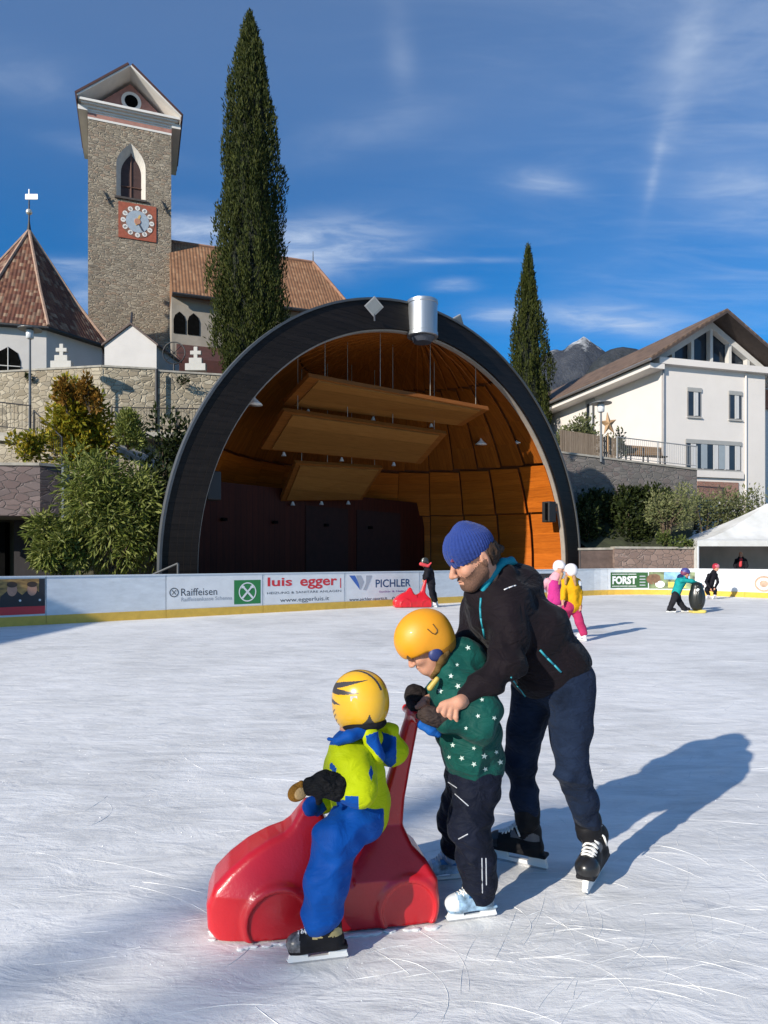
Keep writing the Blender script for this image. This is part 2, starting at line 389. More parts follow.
    def mesh(s, disp=None, smooth=1):
        h = s.h; pos = [p for p in s.p if p[4] == 0]
        lo = np.min([p[1] for p in pos], 0) - .03 - 3 * h; hi = np.max([p[2] for p in pos], 0) + .03 + 3 * h
        n = np.ceil((hi - lo) / h).astype(int) + 1
        D = np.full(n, 1.0, np.float32)
        ax = [(lo[i] + np.arange(n[i]) * h).astype(np.float32) for i in range(3)]
        for fn, l, u, k, op in s.p:
            pad = k + .012 + 3 * h
            a = np.clip(np.floor((l - pad - lo) / h).astype(int), 0, n); b = np.clip(np.ceil((u + pad - lo) / h).astype(int) + 1, 0, n)
            if (b <= a).any(): continue
            sl = tuple(slice(a[i], b[i]) for i in range(3))
            X = ax[0][sl[0]][:, None, None]; Y = ax[1][sl[1]][None, :, None]; Z = ax[2][sl[2]][None, None, :]
            d = fn(X, Y, Z).astype(np.float32); o = D[sl]
            if op == 0:
                q = np.maximum(k - np.abs(o - d), 0) / k; D[sl] = np.minimum(o, d) - q * q * k * .25
            else:
                d = -d; q = np.maximum(k - np.abs(o - d), 0) / k; D[sl] = np.maximum(o, d) + q * q * k * .25
        if disp is not None:
            near = np.abs(D) < .05; idx = np.nonzero(near)
            D[near] += disp(ax[0][idx[0]], ax[1][idx[1]], ax[2][idx[2]]).astype(np.float32)
        return nets(D, lo, h, smooth)
def nets(D, lo, h, smooth):
    I = D < 0
    c = I[:-1, :-1, :-1].astype(np.int8)
    cnt = np.zeros(c.shape, np.int8)
    for i in (0, 1):
        for j in (0, 1):
            for k in (0, 1): cnt += I[i:D.shape[0] - 1 + i, j:D.shape[1] - 1 + j, k:D.shape[2] - 1 + k]
    act = (cnt > 0) & (cnt < 8); ai = np.array(np.nonzero(act)).T
    idm = np.full(c.shape, -1, np.int32); idm[act] = np.arange(len(ai))
    S = np.zeros((len(ai), 3)); C = np.zeros(len(ai))
    cs = [(i, j, k) for i in (0, 1) for j in (0, 1) for k in (0, 1)]
    val = {q: D[ai[:, 0] + q[0], ai[:, 1] + q[1], ai[:, 2] + q[2]].astype(np.float64) for q in cs}
    for q in cs:
        for a in range(3):
            if q[a]: continue
            r = list(q); r[a] = 1; r = tuple(r); d0, d1 = val[q], val[r]; m = (d0 < 0) != (d1 < 0)
            t = d0 / np.where(m, d0 - d1, 1)
            p = np.zeros((len(ai), 3)) + q; p[:, a] = p[:, a] + t
            S[m] += p[m]; C[m] += 1
    V = lo + h * (ai + S / C[:, None])
    Fs = []
    for a in range(3):
        b_, c_ = (a + 1) % 3, (a + 2) % 3
        s0 = [slice(1, -1)] * 3; s1 = [slice(1, -1)] * 3; s0[a] = slice(0, -1); s1[a] = slice(1, None)
        A0 = I[tuple(s0)]; A1 = I[tuple(s1)]; e = np.array(np.nonzero(A0 != A1)).T
        flip = A0[tuple(e.T)]
        base = e.copy(); base[:, b_] += 1; base[:, c_] += 1
        def cell(db, dc):
            q = base.copy(); q[:, b_] -= db; q[:, c_] -= dc; return idm[q[:, 0], q[:, 1], q[:, 2]]
        quad = np.stack([cell(1, 1), cell(0, 1), cell(0, 0), cell(1, 0)], 1)
        quad[~flip] = quad[~flip][:, ::-1]; Fs.append(quad)
    Fc = np.concatenate(Fs); Fc = Fc[(Fc >= 0).all(1)]
    for _ in range(smooth):
        acc = np.zeros_like(V); n = np.zeros(len(V))
        for k in range(4):
            np.add.at(acc, Fc[:, k], V[Fc[:, (k + 1) % 4]] + V[Fc[:, (k + 3) % 4]]); np.add.at(n, Fc[:, k], 2)
        V = V * .5 + .5 * acc / np.maximum(n, 1)[:, None]
    return V, Fc
def frame(fwd, up=(0, 0, 1)):
    f = Vector(fwd).normalized(); l = Vector(up).cross(f).normalized(); u = f.cross(l); return f, l, u
def RM(f, l, u): return np.array([[f.x, l.x, u.x], [f.y, l.y, u.y], [f.z, l.z, u.z]])
def textmesh(txt, w, h, bold=0.0, shear=0, space=1.0):
    cu = bpy.data.curves.new('lettering', 'FONT'); cu.body = txt; cu.size = 1; cu.offset = bold; cu.shear = shear; cu.space_character = space; cu.resolution_u = 3
    o = bpy.data.objects.new('lettering', cu); COL.objects.link(o)
    dg = bpy.context.evaluated_depsgraph_get(); me = bpy.data.meshes.new_from_object(o.evaluated_get(dg))
    V = np.array([v.co[:] for v in me.vertices]); Fc = [tuple(p.vertices) for p in me.polygons]
    bpy.data.objects.remove(o); bpy.data.curves.remove(cu); bpy.data.meshes.remove(me)
    mn = V.min(0); mx = V.max(0); V = (V - mn); V[:, 0] *= w / (mx[0] - mn[0]); V[:, 1] *= h / (mx[1] - mn[1])
    return V, Fc

# ------------------------------------------------------------------ path of the rink boards
S0 = Vector((-8, 14.2, 0)); D0 = Vector((.7876, .6162, 0)); N0 = Vector((.6162, -.7876, 0)); LS = 20.5; RC = 3.5
E0 = S0 + D0 * LS; CC = E0 + N0 * RC
def BP(s):
    if s <= LS: return S0 + D0 * s, D0.copy(), N0.copy()
    a = (s - LS) / RC
    if a < pi / 2:
        n = (-N0 * cos(a) + D0 * sin(a)); return CC + n * RC, (D0 * cos(a) + N0 * sin(a)), -n
    q = CC + D0 * RC; e = s - LS - RC * pi / 2
    return q + N0 * e, N0.copy(), -D0
def BW(s, h, off=0.0):
    p, t, n = BP(s); q = p + n * off; q.z = h; return q
def s_px(px, lo=-6, hi=32):
    f = lambda s: 384 + F * BP(s)[0].x / BP(s)[0].y
    for _ in range(60):
        m = (lo + hi) / 2
        if f(m) < px: lo = m
        else: hi = m
    return lo

# ------------------------------------------------------------------ ground and ice
def ice_mat():
    m, nt, N, L, b = nodes('rink_ice_surface')
    v = texn(N, L, 'Object')
    big = noisen(N, L, v, .45, 7, .62, .6)
    c = rampn(N, L, big, [(.30, (.62, .615, .60)), (.50, (.76, .755, .735)), (.72, (.86, .85, .83))])
    st = None
    for rot, sc, amt, lo, hi in ((.42, (.9, 5.0, 1), .45, .50, .74), (-.5, (1.2, 7, 1), .38, .52, .75), (1.0, (1.6, 11, 1), .38, .54, .76), (.2, (3.2, 15, 1), .35, .52, .74), (-1.1, (4, 26, 1), .35, .56, .74)):
        vv = texn(N, L, 'Object', sc, (0, 0, rot)); n = noisen(N, L, vv, 1.0, 7, .68, 1.1)
        r = rampn(N, L, n, [(lo, (0, 0, 0)), (hi, (amt, amt, amt))])
        st = r if st is None else mixc(N, L, 1.0, st, r, 'ADD')
    c = mixc(N, L, st, c, (.86, .86, .855))
    dk = rampn(N, L, noisen(N, L, texn(N, L, 'Object', (.9, 2.6, 1), (0, 0, .5)), 1.5, 7, .7, 1.2), [(.30, (.77, .775, .78)), (.56, (1, 1, 1))])
    c = mixc(N, L, 1.0, c, dk, 'MULTIPLY')
    # long fine cuts: thin lines where warped stripes cross zero
    for rot, f_, wd in ((.35, 1.1, .012), (-.55, .9, .010), (1.15, 1.3, .012)):
        vv = texn(N, L, 'Object', (.35, 1, 1), (0, 0, rot)); wv = noisen(N, L, vv, f_, 2, .5, .4)
        m1 = N.new('ShaderNodeMath'); m1.operation = 'MULTIPLY'; L.new(wv, m1.inputs[0]); m1.inputs[1].default_value = 14
        m2 = N.new('ShaderNodeMath'); m2.operation = 'FRACT'; L.new(m1.outputs[0], m2.inputs[0])
        m3 = N.new('ShaderNodeMath'); m3.operation = 'COMPARE'; L.new(m2.outputs[0], m3.inputs[0]); m3.inputs[1].default_value = .5; m3.inputs[2].default_value = wd
        br = rampn(N, L, noisen(N, L, v, 1.7, 3, .6), [(.45, (0, 0, 0)), (.6, (.32, .32, .32))])
        ml = N.new('ShaderNodeMath'); ml.operation = 'MULTIPLY'; L.new(m3.outputs[0], ml.inputs[0]); L.new(br, ml.inputs[1])
        c = mixc(N, L, ml.outputs[0], c, (.40, .42, .46))
    fl = noisen(N, L, v, 42, 4, .75)
    c = mixc(N, L, rampn(N, L, fl, [(.60, (0, 0, 0)), (.70, (.5, .5, .5))]), c, (.90, .90, .89))
    L.new(c, b.inputs['Base Color'])
    L.new(rampn(N, L, noisen(N, L, texn(N, L, 'Object', (1, 3, 1), (0, 0, .3)), 2.0, 5, .6), [(.3, (.40,) * 3), (.7, (.8,) * 3)]), b.inputs['Roughness'])
    b.inputs['IOR'].default_value = 1.31
    b.inputs['Specular IOR Level'].default_value = .35
    med = noisen(N, L, v, 16, 6, .72, .6)
    p = bumpn(N, L, st, .25, .008, b); p = bumpn(N, L, fl, .15, .006, b, p); p = bumpn(N, L, med, .18, .014, b, p); bumpn(N, L, noisen(N, L, texn(N, L, 'Object', (1, 2.2, 1), (0, 0, .45)), 3.2, 6, .6, .8), .30, .045, b, p)
    return m
ICE = ice_mat()
M_soil = M('terrace_soil', (.07, .065, .04), .95, .4, .8, .6, 6)
M_pave = M('town_paving', (.22, .21, .2), .9, .2, 1.5, .2, 20)
g = MB(); g.face([(-4000, -4000, -.02), (4000, -4000, -.02), (4000, 9000, -.02), (-4000, 9000, -.02)])
tag(g.build('ground', M_pave), kind='structure')
pts = [BW(s, 0.0, 0.0) for s in np.linspace(-9.5, 42, 60)]
ib = MB(); ib.face([tuple(p) for p in reversed(pts)] + [(-19, 5, 0), (-22, -25, 0), (25, -25, 0)][:0] + [(-30, -25, 0), (30, -25, 0)])
# one triangulated fan sheet
ib = MB(); ce = Vector((0, 0, 0)); ring = [Vector(p) for p in pts] + [Vector((26, -20, 0)), Vector((-15.9, -20, 0))]
for a, b_ in zip(ring, ring[1:] + ring[:1]): ib.face([ce, b_, a])
tag(ib.build('ice', ICE), kind='structure')

# raised ridges of shaved snow left by blades: curved tracks, crumbs
def skate_marks():
    r = np.random.default_rng(11); V = []; Fc = []
    M_s = M('shaved_snow', (.78, .78, .77), .75, .05, 30, .3, 200)
    for i in range(170):
        near = i < 140
        if near: cx, cy = r.uniform(-1.9, 2.3), r.uniform(1.75, 3.9)
        else: cx, cy = r.uniform(-7, 6), r.uniform(3.5, 11)
        if near and r.random() < .55: cx, cy = r.normal(.5, .35), r.normal(2.3, .22)
        Ln = r.uniform(.1, .6) * (1 if near else 2.0); a = r.normal(.5, .55) if r.random() < .75 else r.uniform(0, 3.1)
        cur = r.normal(0, 2.2) if near else r.normal(0, .3); w = r.uniform(.0004, .0011) * (1 if near else 2.2); n = 16
        x, y = cx, cy; ph = r.uniform(0, 6)
        i0 = len(V)
        for k in range(n + 1):
            t = k / n; aa = a + cur * t * Ln; x += cos(aa) * Ln / n; y += sin(aa) * Ln / n
            ww = w * sin(pi * min(max(t, .02), .98)) ** .5 * (1 + .6 * r.normal()); ww = (abs(ww) + .0003) * min(1, max(.06, .35 + .9 * sin(t * (6 + 9 * abs(sin(ph))) + ph)))
            px_, py_ = -sin(aa), cos(aa); hh = min(ww * .7, .004)
            V += [(x - px_ * ww, y - py_ * ww, .0006), (x, y, .0012 + hh), (x + px_ * ww, y + py_ * ww, .0006)]
        for k in range(n):
            o = i0 + k * 3; Fc += [(o, o + 3, o + 4, o + 1), (o + 1, o + 4, o + 5, o + 2)]
    # crumbs of snow
    for i in range(750):
        if r.random() < .12: cx, cy = r.normal(-.62, .28), r.normal(2.42, .16)
        elif r.random() < .5: cx, cy = r.uniform(-1.6, 1.9), r.uniform(1.8, 3.2)
        else: cx, cy = r.uniform(-4, 4), r.uniform(3, 8)
        s = r.uniform(.0008, .0028) * (1 if cy < 3.3 else 1.8); i0 = len(V)
        V += [(cx - s, cy - s * .6, .0004), (cx + s, cy - s * .7, .0004), (cx + s * .2, cy + s, .0004), (cx, cy, s * .9)]
        Fc += [(i0, i0 + 1, i0 + 3, i0 + 3), (i0 + 1, i0 + 2, i0 + 3, i0 + 3), (i0 + 2, i0, i0 + 3, i0 + 3)]
    me = bpy.data.meshes.new('ice_shavings'); me.from_pydata(V, [], [f if f[2] != f[3] else f[:3] for f in Fc]); me.materials.append(M_s)
    o = bpy.data.objects.new('ice_shavings', me); COL.objects.link(o); tag(o, kind='stuff')
skate_marks()

# ------------------------------------------------------------------ boards round the rink
M_bw = M('board_white', (.62, .65, .68), .45, .10, 3, .08, 14, stretch=(1, 1, 3))
M_kick = M('kick_yellow', (.64, .40, .06), .45, .12, 5)
M_cap = M('board_cap', (.60, .64, .68), .4, .05)
M_red = M('print_red', (.60, .03, .04), .5, .04); M_grn = M('print_green', (.02, .19, .05), .5, .04)
M_dgrn = M('print_dark_green', (.03, .10, .03), .5, .04)
M_dk = M('print_charcoal', (.05, .055, .07), .5, .1); M_navy = M('print_navy', (.02, .06, .16), .5, .05)
M_pw = M('print_white', (.70, .71, .72), .5, .07, 3); M_gy = M('print_grey', (.38, .40, .44), .5, .04)
M_purp = M('print_purple', (.30, .12, .35), .5, .04)
BH = 1.06
def strip(s0, s1, h0, h1, o0, o1):
    mb = MB(); n = max(1, int(abs(s1 - s0) / .35)); ss = np.linspace(s0, s1, n + 1)
    for a, b_ in zip(ss[:-1], ss[1:]):
        mb.hexa([BW(a, h0, o0), BW(a, h0, o1), BW(b_, h0, o1), BW(b_, h0, o0)], [BW(a, h1, o0), BW(a, h1, o1), BW(b_, h1, o1), BW(b_, h1, o0)])
    return mb
def on_board(name, V, Fc, s0, h0, off, mat, parent):
    # print laid on the face of a board: V in metres (x along, y up)
    W = np.array([tuple(BW(s0 + v[0], h0 + v[1], off)) for v in V])
    o = ORIG(parent); me = bpy.data.meshes.new(name); me.from_pydata([tuple(np.array(w) - np.array(o)) for w in W], [], Fc)
    me.materials.append(mat); ob = bpy.data.objects.new(name, me); COL.objects.link(ob); ob.parent = parent; return ob
def hz(px, py):                          # height on the board of a pixel
    s = s_px(px); return s, HC + (HY - py) / F * BP(s)[0].y
def btext(txt, px0, px1, ytop, ybot, mat, parent, bold=0.0, off=.006, name='lettering', shear=0, xm=None):
    s0, ht = hz(px0, ytop); s1, _ = hz(px1, ytop); _, hb = hz(px0, ybot)
    V, Fc = textmesh(txt, s1 - s0, ht - hb, bold, shear); on_board(name, V, Fc, s0, hb, off, mat, parent)
def bpoly(name, pxpts, mat, parent, off=.004):
    W = [hz(*p) for p in pxpts]; s0 = W[0][0]
    return on_board(name, [(w[0] - s0, w[1]) for w in W], [tuple(range(len(W)))], s0, 0, off, mat, parent)
def brect(name, s0, s1, h0, h1, mat, parent, off=.004):
    n = max(1, int(abs(s1 - s0) / .3)); V = []; Fc = []
    for k in range(n + 1): x = (s1 - s0) * k / n; V += [(x, 0), (x, h1 - h0)]
    Fc = [(2 * k, 2 * k + 2, 2 * k + 3, 2 * k + 1) for k in range(n)]
    return on_board(name, V, Fc, s0, h0, off, mat, parent)
def bdisc(name, s, h, rx, ry, mat, parent, off, n=20, ri=0):
    if ri: 
        V = [(cos(2 * pi * k / n) * rx * q, sin(2 * pi * k / n) * ry * q) for k in range(n) for q in (1, ri)]
        Fc = [(2 * k, 2 * ((k + 1) % n), 2 * ((k + 1) % n) + 1, 2 * k + 1) for k in range(n)]
    else: V = [(cos(2 * pi * k / n) * rx, sin(2 * pi * k / n) * ry) for k in range(n)]; Fc = [tuple(range(n))]
    return on_board(name, V, Fc, s, h, off, mat, parent)
def board(s0, s1, label):
    c = BW((s0 + s1) / 2, 0, 0); t = empty('rink_board', c, label, 'rink board', 'boards round the ice rink')
    strip(s0 + .008, s1 - .008, .20, BH - .03, -.05, 0).build('panel', M_bw, t)
    strip(s0 + .004, s1 - .004, .0, .20, -.05, .012).build('kick_plate', M_kick, t)
    strip(s0 + .002, s1 - .002, BH - .03, BH, -.07, .015).build('top_rail', M_cap, t)
    return t
cuts = [(-7, 'plain rink board at the near left end, out past the banner of two chefs'),
        (s_px(-60), 'rink board with a photo banner of two men in black above a red band'),
        (s_px(46), 'plain pale grey rink board right of the photo banner, crossed by a slanting shadow'),
        (s_px(166), 'rink board with bank advert, small dark writing and a green square with white crossed emblem'),
        (s_px(263), 'rink board with bold red lettering luis egger'),
        (s_px(345), 'rink board with a blue and grey W mark and the word PICHLER'),
        (s_px(420), 'plain rink board behind the child with the small red push sled'),
        (s_px(500), 'rink board with a dark brown sign, behind the bending man and two girls'),
        (s_px(564), 'plain rink board just right of the two girls'),
        (s_px(608), 'rink board in the curved corner with the green FORST sign and a colourful photo advert'),
        (s_px(697), 'white rink board in front of the tent, behind the crouching child in black'),
        (s_px(745), 'white rink board at the right edge with a faint brown emblem')]
BD = []
for i, (s, lab) in enumerate(cuts):
    e = cuts[i + 1][0] if i + 1 < len(cuts) else s_px(767) + 1.2
    BD.append(board(s, e, lab))
e = s_px(767) + 1.2
# photo banner of two men
def photo_banner(b):
    s0, s1 = s_px(-58), s_px(45) ; h0, h1 = .24, 1.0
    a = brect('advert', s0, s1, h0, h1, M('banner_gold', (.30, .17, .05), .5, .6, 5, stretch=(1, 1, 4)), b, .004)
    brect('red_band', s0, s1, h0, h0 + .17, M_red, a, .007)
    sk = M('banner_skin', (.42, .22, .15), .5, .15, 9); bk = M('banner_black', (.012, .012, .018), .5, .2); hr = M('banner_hair', (.04, .02, .012), .5, .2)
    for px in (-34, 12, 32):
        s = s_px(px)
        V = [(-.24, 0), (.24, 0), (.22, .22), (.10, .33), (-.10, .33), (-.22, .22)]
        on_board('figure_print', V, [tuple(range(6))], s, h0 + .17, .009 + .001 * (px % 3), bk, a)
        bdisc('face_print', s, h0 + .53, .095, .135, sk, a, .013)
        bdisc('hair_print', s, h0 + .64, .10, .06, hr, a, .015)
        bdisc('badge_print', s + .15, h0 + .30, .025, .025, M_pw, a, .015, 8)
    brect('dark_print', s_px(39), s1, h0 + .17, h1, bk, a, .006)
photo_banner(BD[1])
def ad_white(b, p0, p1, yt0=577, yb0=614):
    s0, s1 = s_px(p0), s_px(p1); return brect('advert', s0, s1, .215, BH - .045, M_pw, b, .003)
a = ad_white(BD[3], 167, 262)
btext('Raiffeisen', 181, 217, 588.5, 596, M_dk, a, .0)
btext('Raiffeisenkasse Schenna', 181, 232, 597.5, 601.5, M_gy, a, .01)
def crossed(sc, hc, r, mat, p, off):
    for q in (1, -1):
        V = [(-.75 * q, -.62), (-.55 * q, -.75), (.55 * q, .45), (.80 * q, .42), (.62 * q, .80), (.30 * q, .62), (.38 * q, .58)]
        V = [(x * r, y * r) for x, y in V]
        on_board('emblem', V, [tuple(range(7))] if q == 1 else [tuple(reversed(range(7)))], sc, hc, off + .001 * q, mat, p)
s, h = hz(174, 592.5); crossed(s, h, .075, M_dk, a, .007); bdisc('emblem_ring', s, h, .115, .115, M_dk, a, .0065, 20, .82)
s0, s1 = s_px(234), s_px(260.5); sq = brect('green_square', s0, s1, .26, .88, M_grn, a, .006)
sm, hm = (s0 + s1) / 2, .57; bdisc('emblem_ring', sm, hm, .25, .25, M_pw, sq, .009, 28, .88); crossed(sm, hm, .23, M_pw, sq, .011)
a = ad_white(BD[4], 264.5, 344)
btext('luis', 267.5, 292, 577.5, 586.5, M_red, a, .022); btext('egger', 300, 337, 579, 589.3, M_red, a, .022)
brect('red_bar', s_px(340), s_px(341), .60, .88, M_red, a, .006)
btext('HEIZUNG & SANITÄRE ANLAGEN', 267, 341, 591.6, 594.4, M_dk, a, .0)
btext('www.eggerluis.it', 280, 329, 598, 603.5, M_dk, a, .0)
a = ad_white(BD[5], 346.5, 419)
bpoly('mark_blue', [(349, 575.5), (355, 575.5), (358.5, 583), (360, 590)], M('print_blue', (.05, .13, .42), .5, .04), a, .006)
bpoly('mark_grey', [(356, 575.5), (361, 575.5), (364, 582), (360.6, 590)], M_gy, a, .007)
bpoly('mark_grey', [(366, 575.5), (372, 575.5), (366, 590), (363, 590), (366, 583)], M_gy, a, .008)
btext('PICHLER', 375.5, 410.5, 579.5, 587.5, M_navy, a, .012)
btext('Sanitär & Heizung', 379, 409, 590.8, 593.2, M_purp, a, .01)
btext('www.pichler-sports.it', 349, 387, 598.2, 602, M_dk, a, .01)
btext('0000 555', 392, 414, 596.8, 600.5, M_dk, a, .01)
dsn = brect('advert', s_px(512), s_px(559), .42, .90, M('sign_brown', (.035, .022, .02), .5, .2), BD[7], .004)
btext('PANORAMA', 522, 556, 578, 583, M_gy, dsn, .03, .008)
fs = brect('advert', s_px(610.5), s_px(648), .27, .90, M_dgrn, BD[9], .004)
brect('border', s_px(612), s_px(636.5), .33, .355, M_pw, fs, .007); brect('border', s_px(612), s_px(636.5), .815, .84, M_pw, fs, .007)
V, Fc = textmesh('FORST', s_px(636.5) - s_px(612.2), .33, .05); on_board('lettering', V, Fc, s_px(612.2), .42, .009, M_pw, fs)
for k in range(4): brect('small_print', s_px(639.5), s_px(645.5), .36 + k * .12, .40 + k * .12, M_gy, fs, .007)
pa = brect('advert', s_px(648.8), s_px(695), .24, .92, M('advert_foliage', (.16, .20, .10), .5, .9, 3.5), BD[9], .004)
bdisc('picture_patch', s_px(654), .62, .30, .22, M('advert_brown', (.16, .09, .05), .5, .5, 6), pa, .007)
brect('picture_patch', s_px(664), s_px(690), .62, .90, M('advert_blue', (.20, .38, .60), .5, .4, 4), pa, .008)
brect('picture_patch', s_px(668), s_px(686), .30, .52, M('advert_yellow', (.62, .50, .10), .5, .5, 6), pa, .009)
bdisc('picture_patch', s_px(660), .42, .18, .14, M_pw, pa, .010)
eb = bdisc('emblem', s_px(764), .52, .34, .30, M('emblem_brown', (.42, .30, .22), .5, .3, 8), BD[11], .006)
bdisc('emblem_ring', s_px(764), .52, .26, .22, M_pw, eb, .009, 20, .6)

# ------------------------------------------------------------------ the concert shell
SC = Vector((1.15, 23.5, 0)); Z0 = 1.15; E1 = Vector((.79, .613, 0)).normalized(); NF = Vector((E1.y, -E1.x, 0)); BK = -NF
def SH(r, a, d=0.0):                     # ring point at angle a (0 right, 180 left), pushed forward by d
    return SC + E1 * (r * cos(a)) + NF * d + Vector((0, 0, Z0 + r * sin(a)))
M_wd = wood('shell_larch', (.22, .055, .006), (.40, .115, .014), .16, .5, 'V', .35)
M_wp = wood('shell_panel_larch', (.34, .078, .006), (.56, .15, .014), .30, .5, 'U', .2)
M_slate = wood('shell_fascia_slate', (.006, .0045, .004), (.020, .015, .012), .22, .55, 'U', .6)
M_zinc = M('zinc_sheet', (.09, .095, .10), .6, .12, 4, .05, 10, metal=.4)
M_dzinc = M('dark_roof_sheet', (.02, .02, .022), .5, .2, 2, .1, 8)
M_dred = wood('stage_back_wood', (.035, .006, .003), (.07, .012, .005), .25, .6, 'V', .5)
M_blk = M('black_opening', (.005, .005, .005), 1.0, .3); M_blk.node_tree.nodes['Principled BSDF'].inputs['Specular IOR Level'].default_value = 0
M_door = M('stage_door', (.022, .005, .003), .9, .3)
shell = empty('concert_shell', SC, 'large semicircular open-air concert shell with dark arch and glowing orange wood lining', 'bandstand')
def ringband(r0, r1, d0, d1, n=64, ext=True):
    mb = MB(); an = [pi * k / n for k in range(n + 1)]
    def sec(a): return [SH(r0, a, d0), SH(r1, a, d0), SH(r1, a, d1), SH(r0, a, d1)]
    for a, b_ in zip(an[:-1], an[1:]):
        A = sec(a); B = sec(b_)
        for i in range(4): j = (i + 1) % 4; mb.face([A[j], A[i], B[i], B[j]])
    for a in (0, pi):                    # straight feet down to the ground
        A = sec(a); Bm = [Vector((p.x, p.y, -.02)) for p in A]
        (mb.hexa(Bm, A) if a else mb.hexa(list(reversed(Bm)), list(reversed(A))))
    return mb
def fascia():
    mb = MB(); n = 72; an = [pi * k / n for k in range(n + 1)]
    for q in range(5):                   # overlapping boards following the arch, each a step
        ra, rb = 8.02 + q * .19, 8.02 + (q + 1) * .19; d0, d1 = .02 + .10 * 1, .10 + (4 - q) * .03
        for a, b_ in zip(an[:-1], an[1:]):
            A = [SH(ra, a, 0), SH(rb, a, 0), SH(rb, a, d1), SH(ra, a, d1 + .02)]; B = [SH(ra, b_, 0), SH(rb, b_, 0), SH(rb, b_, d1), SH(ra, b_, d1 + .02)]
            for i in (1, 2, 3): j = (i + 1) % 4; mb.face([A[j], A[i], B[i], B[j]])
        for a in (0, pi):
            A = [SH(ra, a, 0), SH(rb - .002, a, 0), SH(rb - .002, a, d1), SH(ra, a, d1 + .02)]; Bm = [Vector((p.x, p.y, -.02)) for p in A]
            (mb.hexa(Bm, A) if a else mb.hexa(list(reversed(Bm)), list(reversed(A))))
    return mb
fa = fascia().build('fascia', M_slate, shell)
ringband(8.97, 9.04, -.03, .15).build('rim', M_zinc, shell, False)
ringband(7.97, 8.015, -.05, .15).build('inner_trim', M('pale_trim', (.30, .26, .22), .5, .1), shell)
def DOME(r, psi, phi):                   # quarter sphere behind the opening; below the centre a straight wall
    c = cos(phi) if phi > 0 else 1; z = Z0 + r * sin(phi) if phi > 0 else Z0 + phi * r
    return SC + E1 * (r * c * cos(psi)) + BK * (r * c * sin(psi)) + Vector((0, 0, z))
def dome(r, name, mat, flip, par):
    mb = MB(); n = 36; m = 14
    ph = [-Z0 / r] + [pi / 2 * k / m for k in range(m + 1)]
    for i in range(n):
        a, b_ = pi * i / n, pi * (i + 1) / n
        for p, q in zip(ph[:-1], ph[1:]):
            fcs = [DOME(r, a, p), DOME(r, b_, p), DOME(r, b_, q), DOME(r, a, q)]
            if q > pi / 2 - 1e-4: fcs = fcs[:3]
            mb.face(fcs if not flip else fcs[::-1])
    return mb.build(name, mat, par)
dome(8.45, 'roof', M_dzinc, False, shell)
dome(8.33, 'lining', M('lining_brown', (.15, .04, .008), .6, .3, 3), True, shell)
# fan of staves below the top: 26 overlapping louvre boards in three tiers
def staves():
    tiers = [(-Z0 / 8, radians(16), 16, 8.18, 'lower_panel'), (radians(16.6), radians(31), 16, 8.02, 'middle_panel'), (radians(31.6), radians(60), 20, 8.14, 'upper_panel'), (radians(60.5), radians(86), 28, 8.2, 'fan_board')]
    for p0, p1, n, r, nm in tiers:
        for i in range(n):
            a0, a1 = pi * (i + .012) / n, pi * (i + .988) / n; m = 4
            ra, rb = (r - .10, r + .06) if nm != 'fan_board' else (r - .05, r + .04)
            mb = MB(); ps = [p0 + (p1 - p0) * k / m for k in range(m + 1)]
            for p, q in zip(ps[:-1], ps[1:]):
                inn = [DOME(ra, a0, p), DOME(rb, a1, p), DOME(rb, a1, q), DOME(ra, a0, q)]
                out = [DOME(ra + .05, a0, p), DOME(rb + .05, a1, p), DOME(rb + .05, a1, q), DOME(ra + .05, a0, q)]
                mb.face(inn[::-1]); mb.face([inn[0], inn[3], out[3], out[0]]); mb.face([inn[1], out[1], out[2], inn[2]])
            e0 = [DOME(ra, a0, p0), DOME(rb, a1, p0), DOME(rb + .05, a1, p0), DOME(ra + .05, a0, p0)]; e1 = [DOME(ra, a0, p1), DOME(rb, a1, p1), DOME(rb + .05, a1, p1), DOME(ra + .05, a0, p1)]
            mb.face(e0); mb.face(e1[::-1])
            mb.build(nm, M_wp if nm in ('lower_panel', 'middle_panel') else M_wd, shell)
staves()
# stage floor, back wall with dark doorways
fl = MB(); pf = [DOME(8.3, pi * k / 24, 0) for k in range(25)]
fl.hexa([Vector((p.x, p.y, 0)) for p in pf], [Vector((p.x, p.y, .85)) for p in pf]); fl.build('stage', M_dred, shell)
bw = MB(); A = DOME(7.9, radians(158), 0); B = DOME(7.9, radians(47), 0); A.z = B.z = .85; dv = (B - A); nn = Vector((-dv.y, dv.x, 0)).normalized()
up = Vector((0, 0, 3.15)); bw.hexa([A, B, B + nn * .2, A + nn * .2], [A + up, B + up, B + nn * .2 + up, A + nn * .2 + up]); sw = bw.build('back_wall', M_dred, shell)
u = dv.normalized()
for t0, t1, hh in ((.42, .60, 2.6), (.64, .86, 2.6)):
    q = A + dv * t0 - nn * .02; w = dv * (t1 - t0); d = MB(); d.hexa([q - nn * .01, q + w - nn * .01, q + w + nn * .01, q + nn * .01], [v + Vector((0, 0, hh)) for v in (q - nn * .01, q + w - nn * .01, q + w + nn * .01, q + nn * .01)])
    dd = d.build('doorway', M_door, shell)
for t in (.13, .30, .50, .70):
    q = A + dv * t - nn * .08 + Vector((0, 0, 1.9)); MB().box(q, (.18, .12, .10), atan2(dv.y, dv.x)).build('wall_fixture', M_blk, shell)
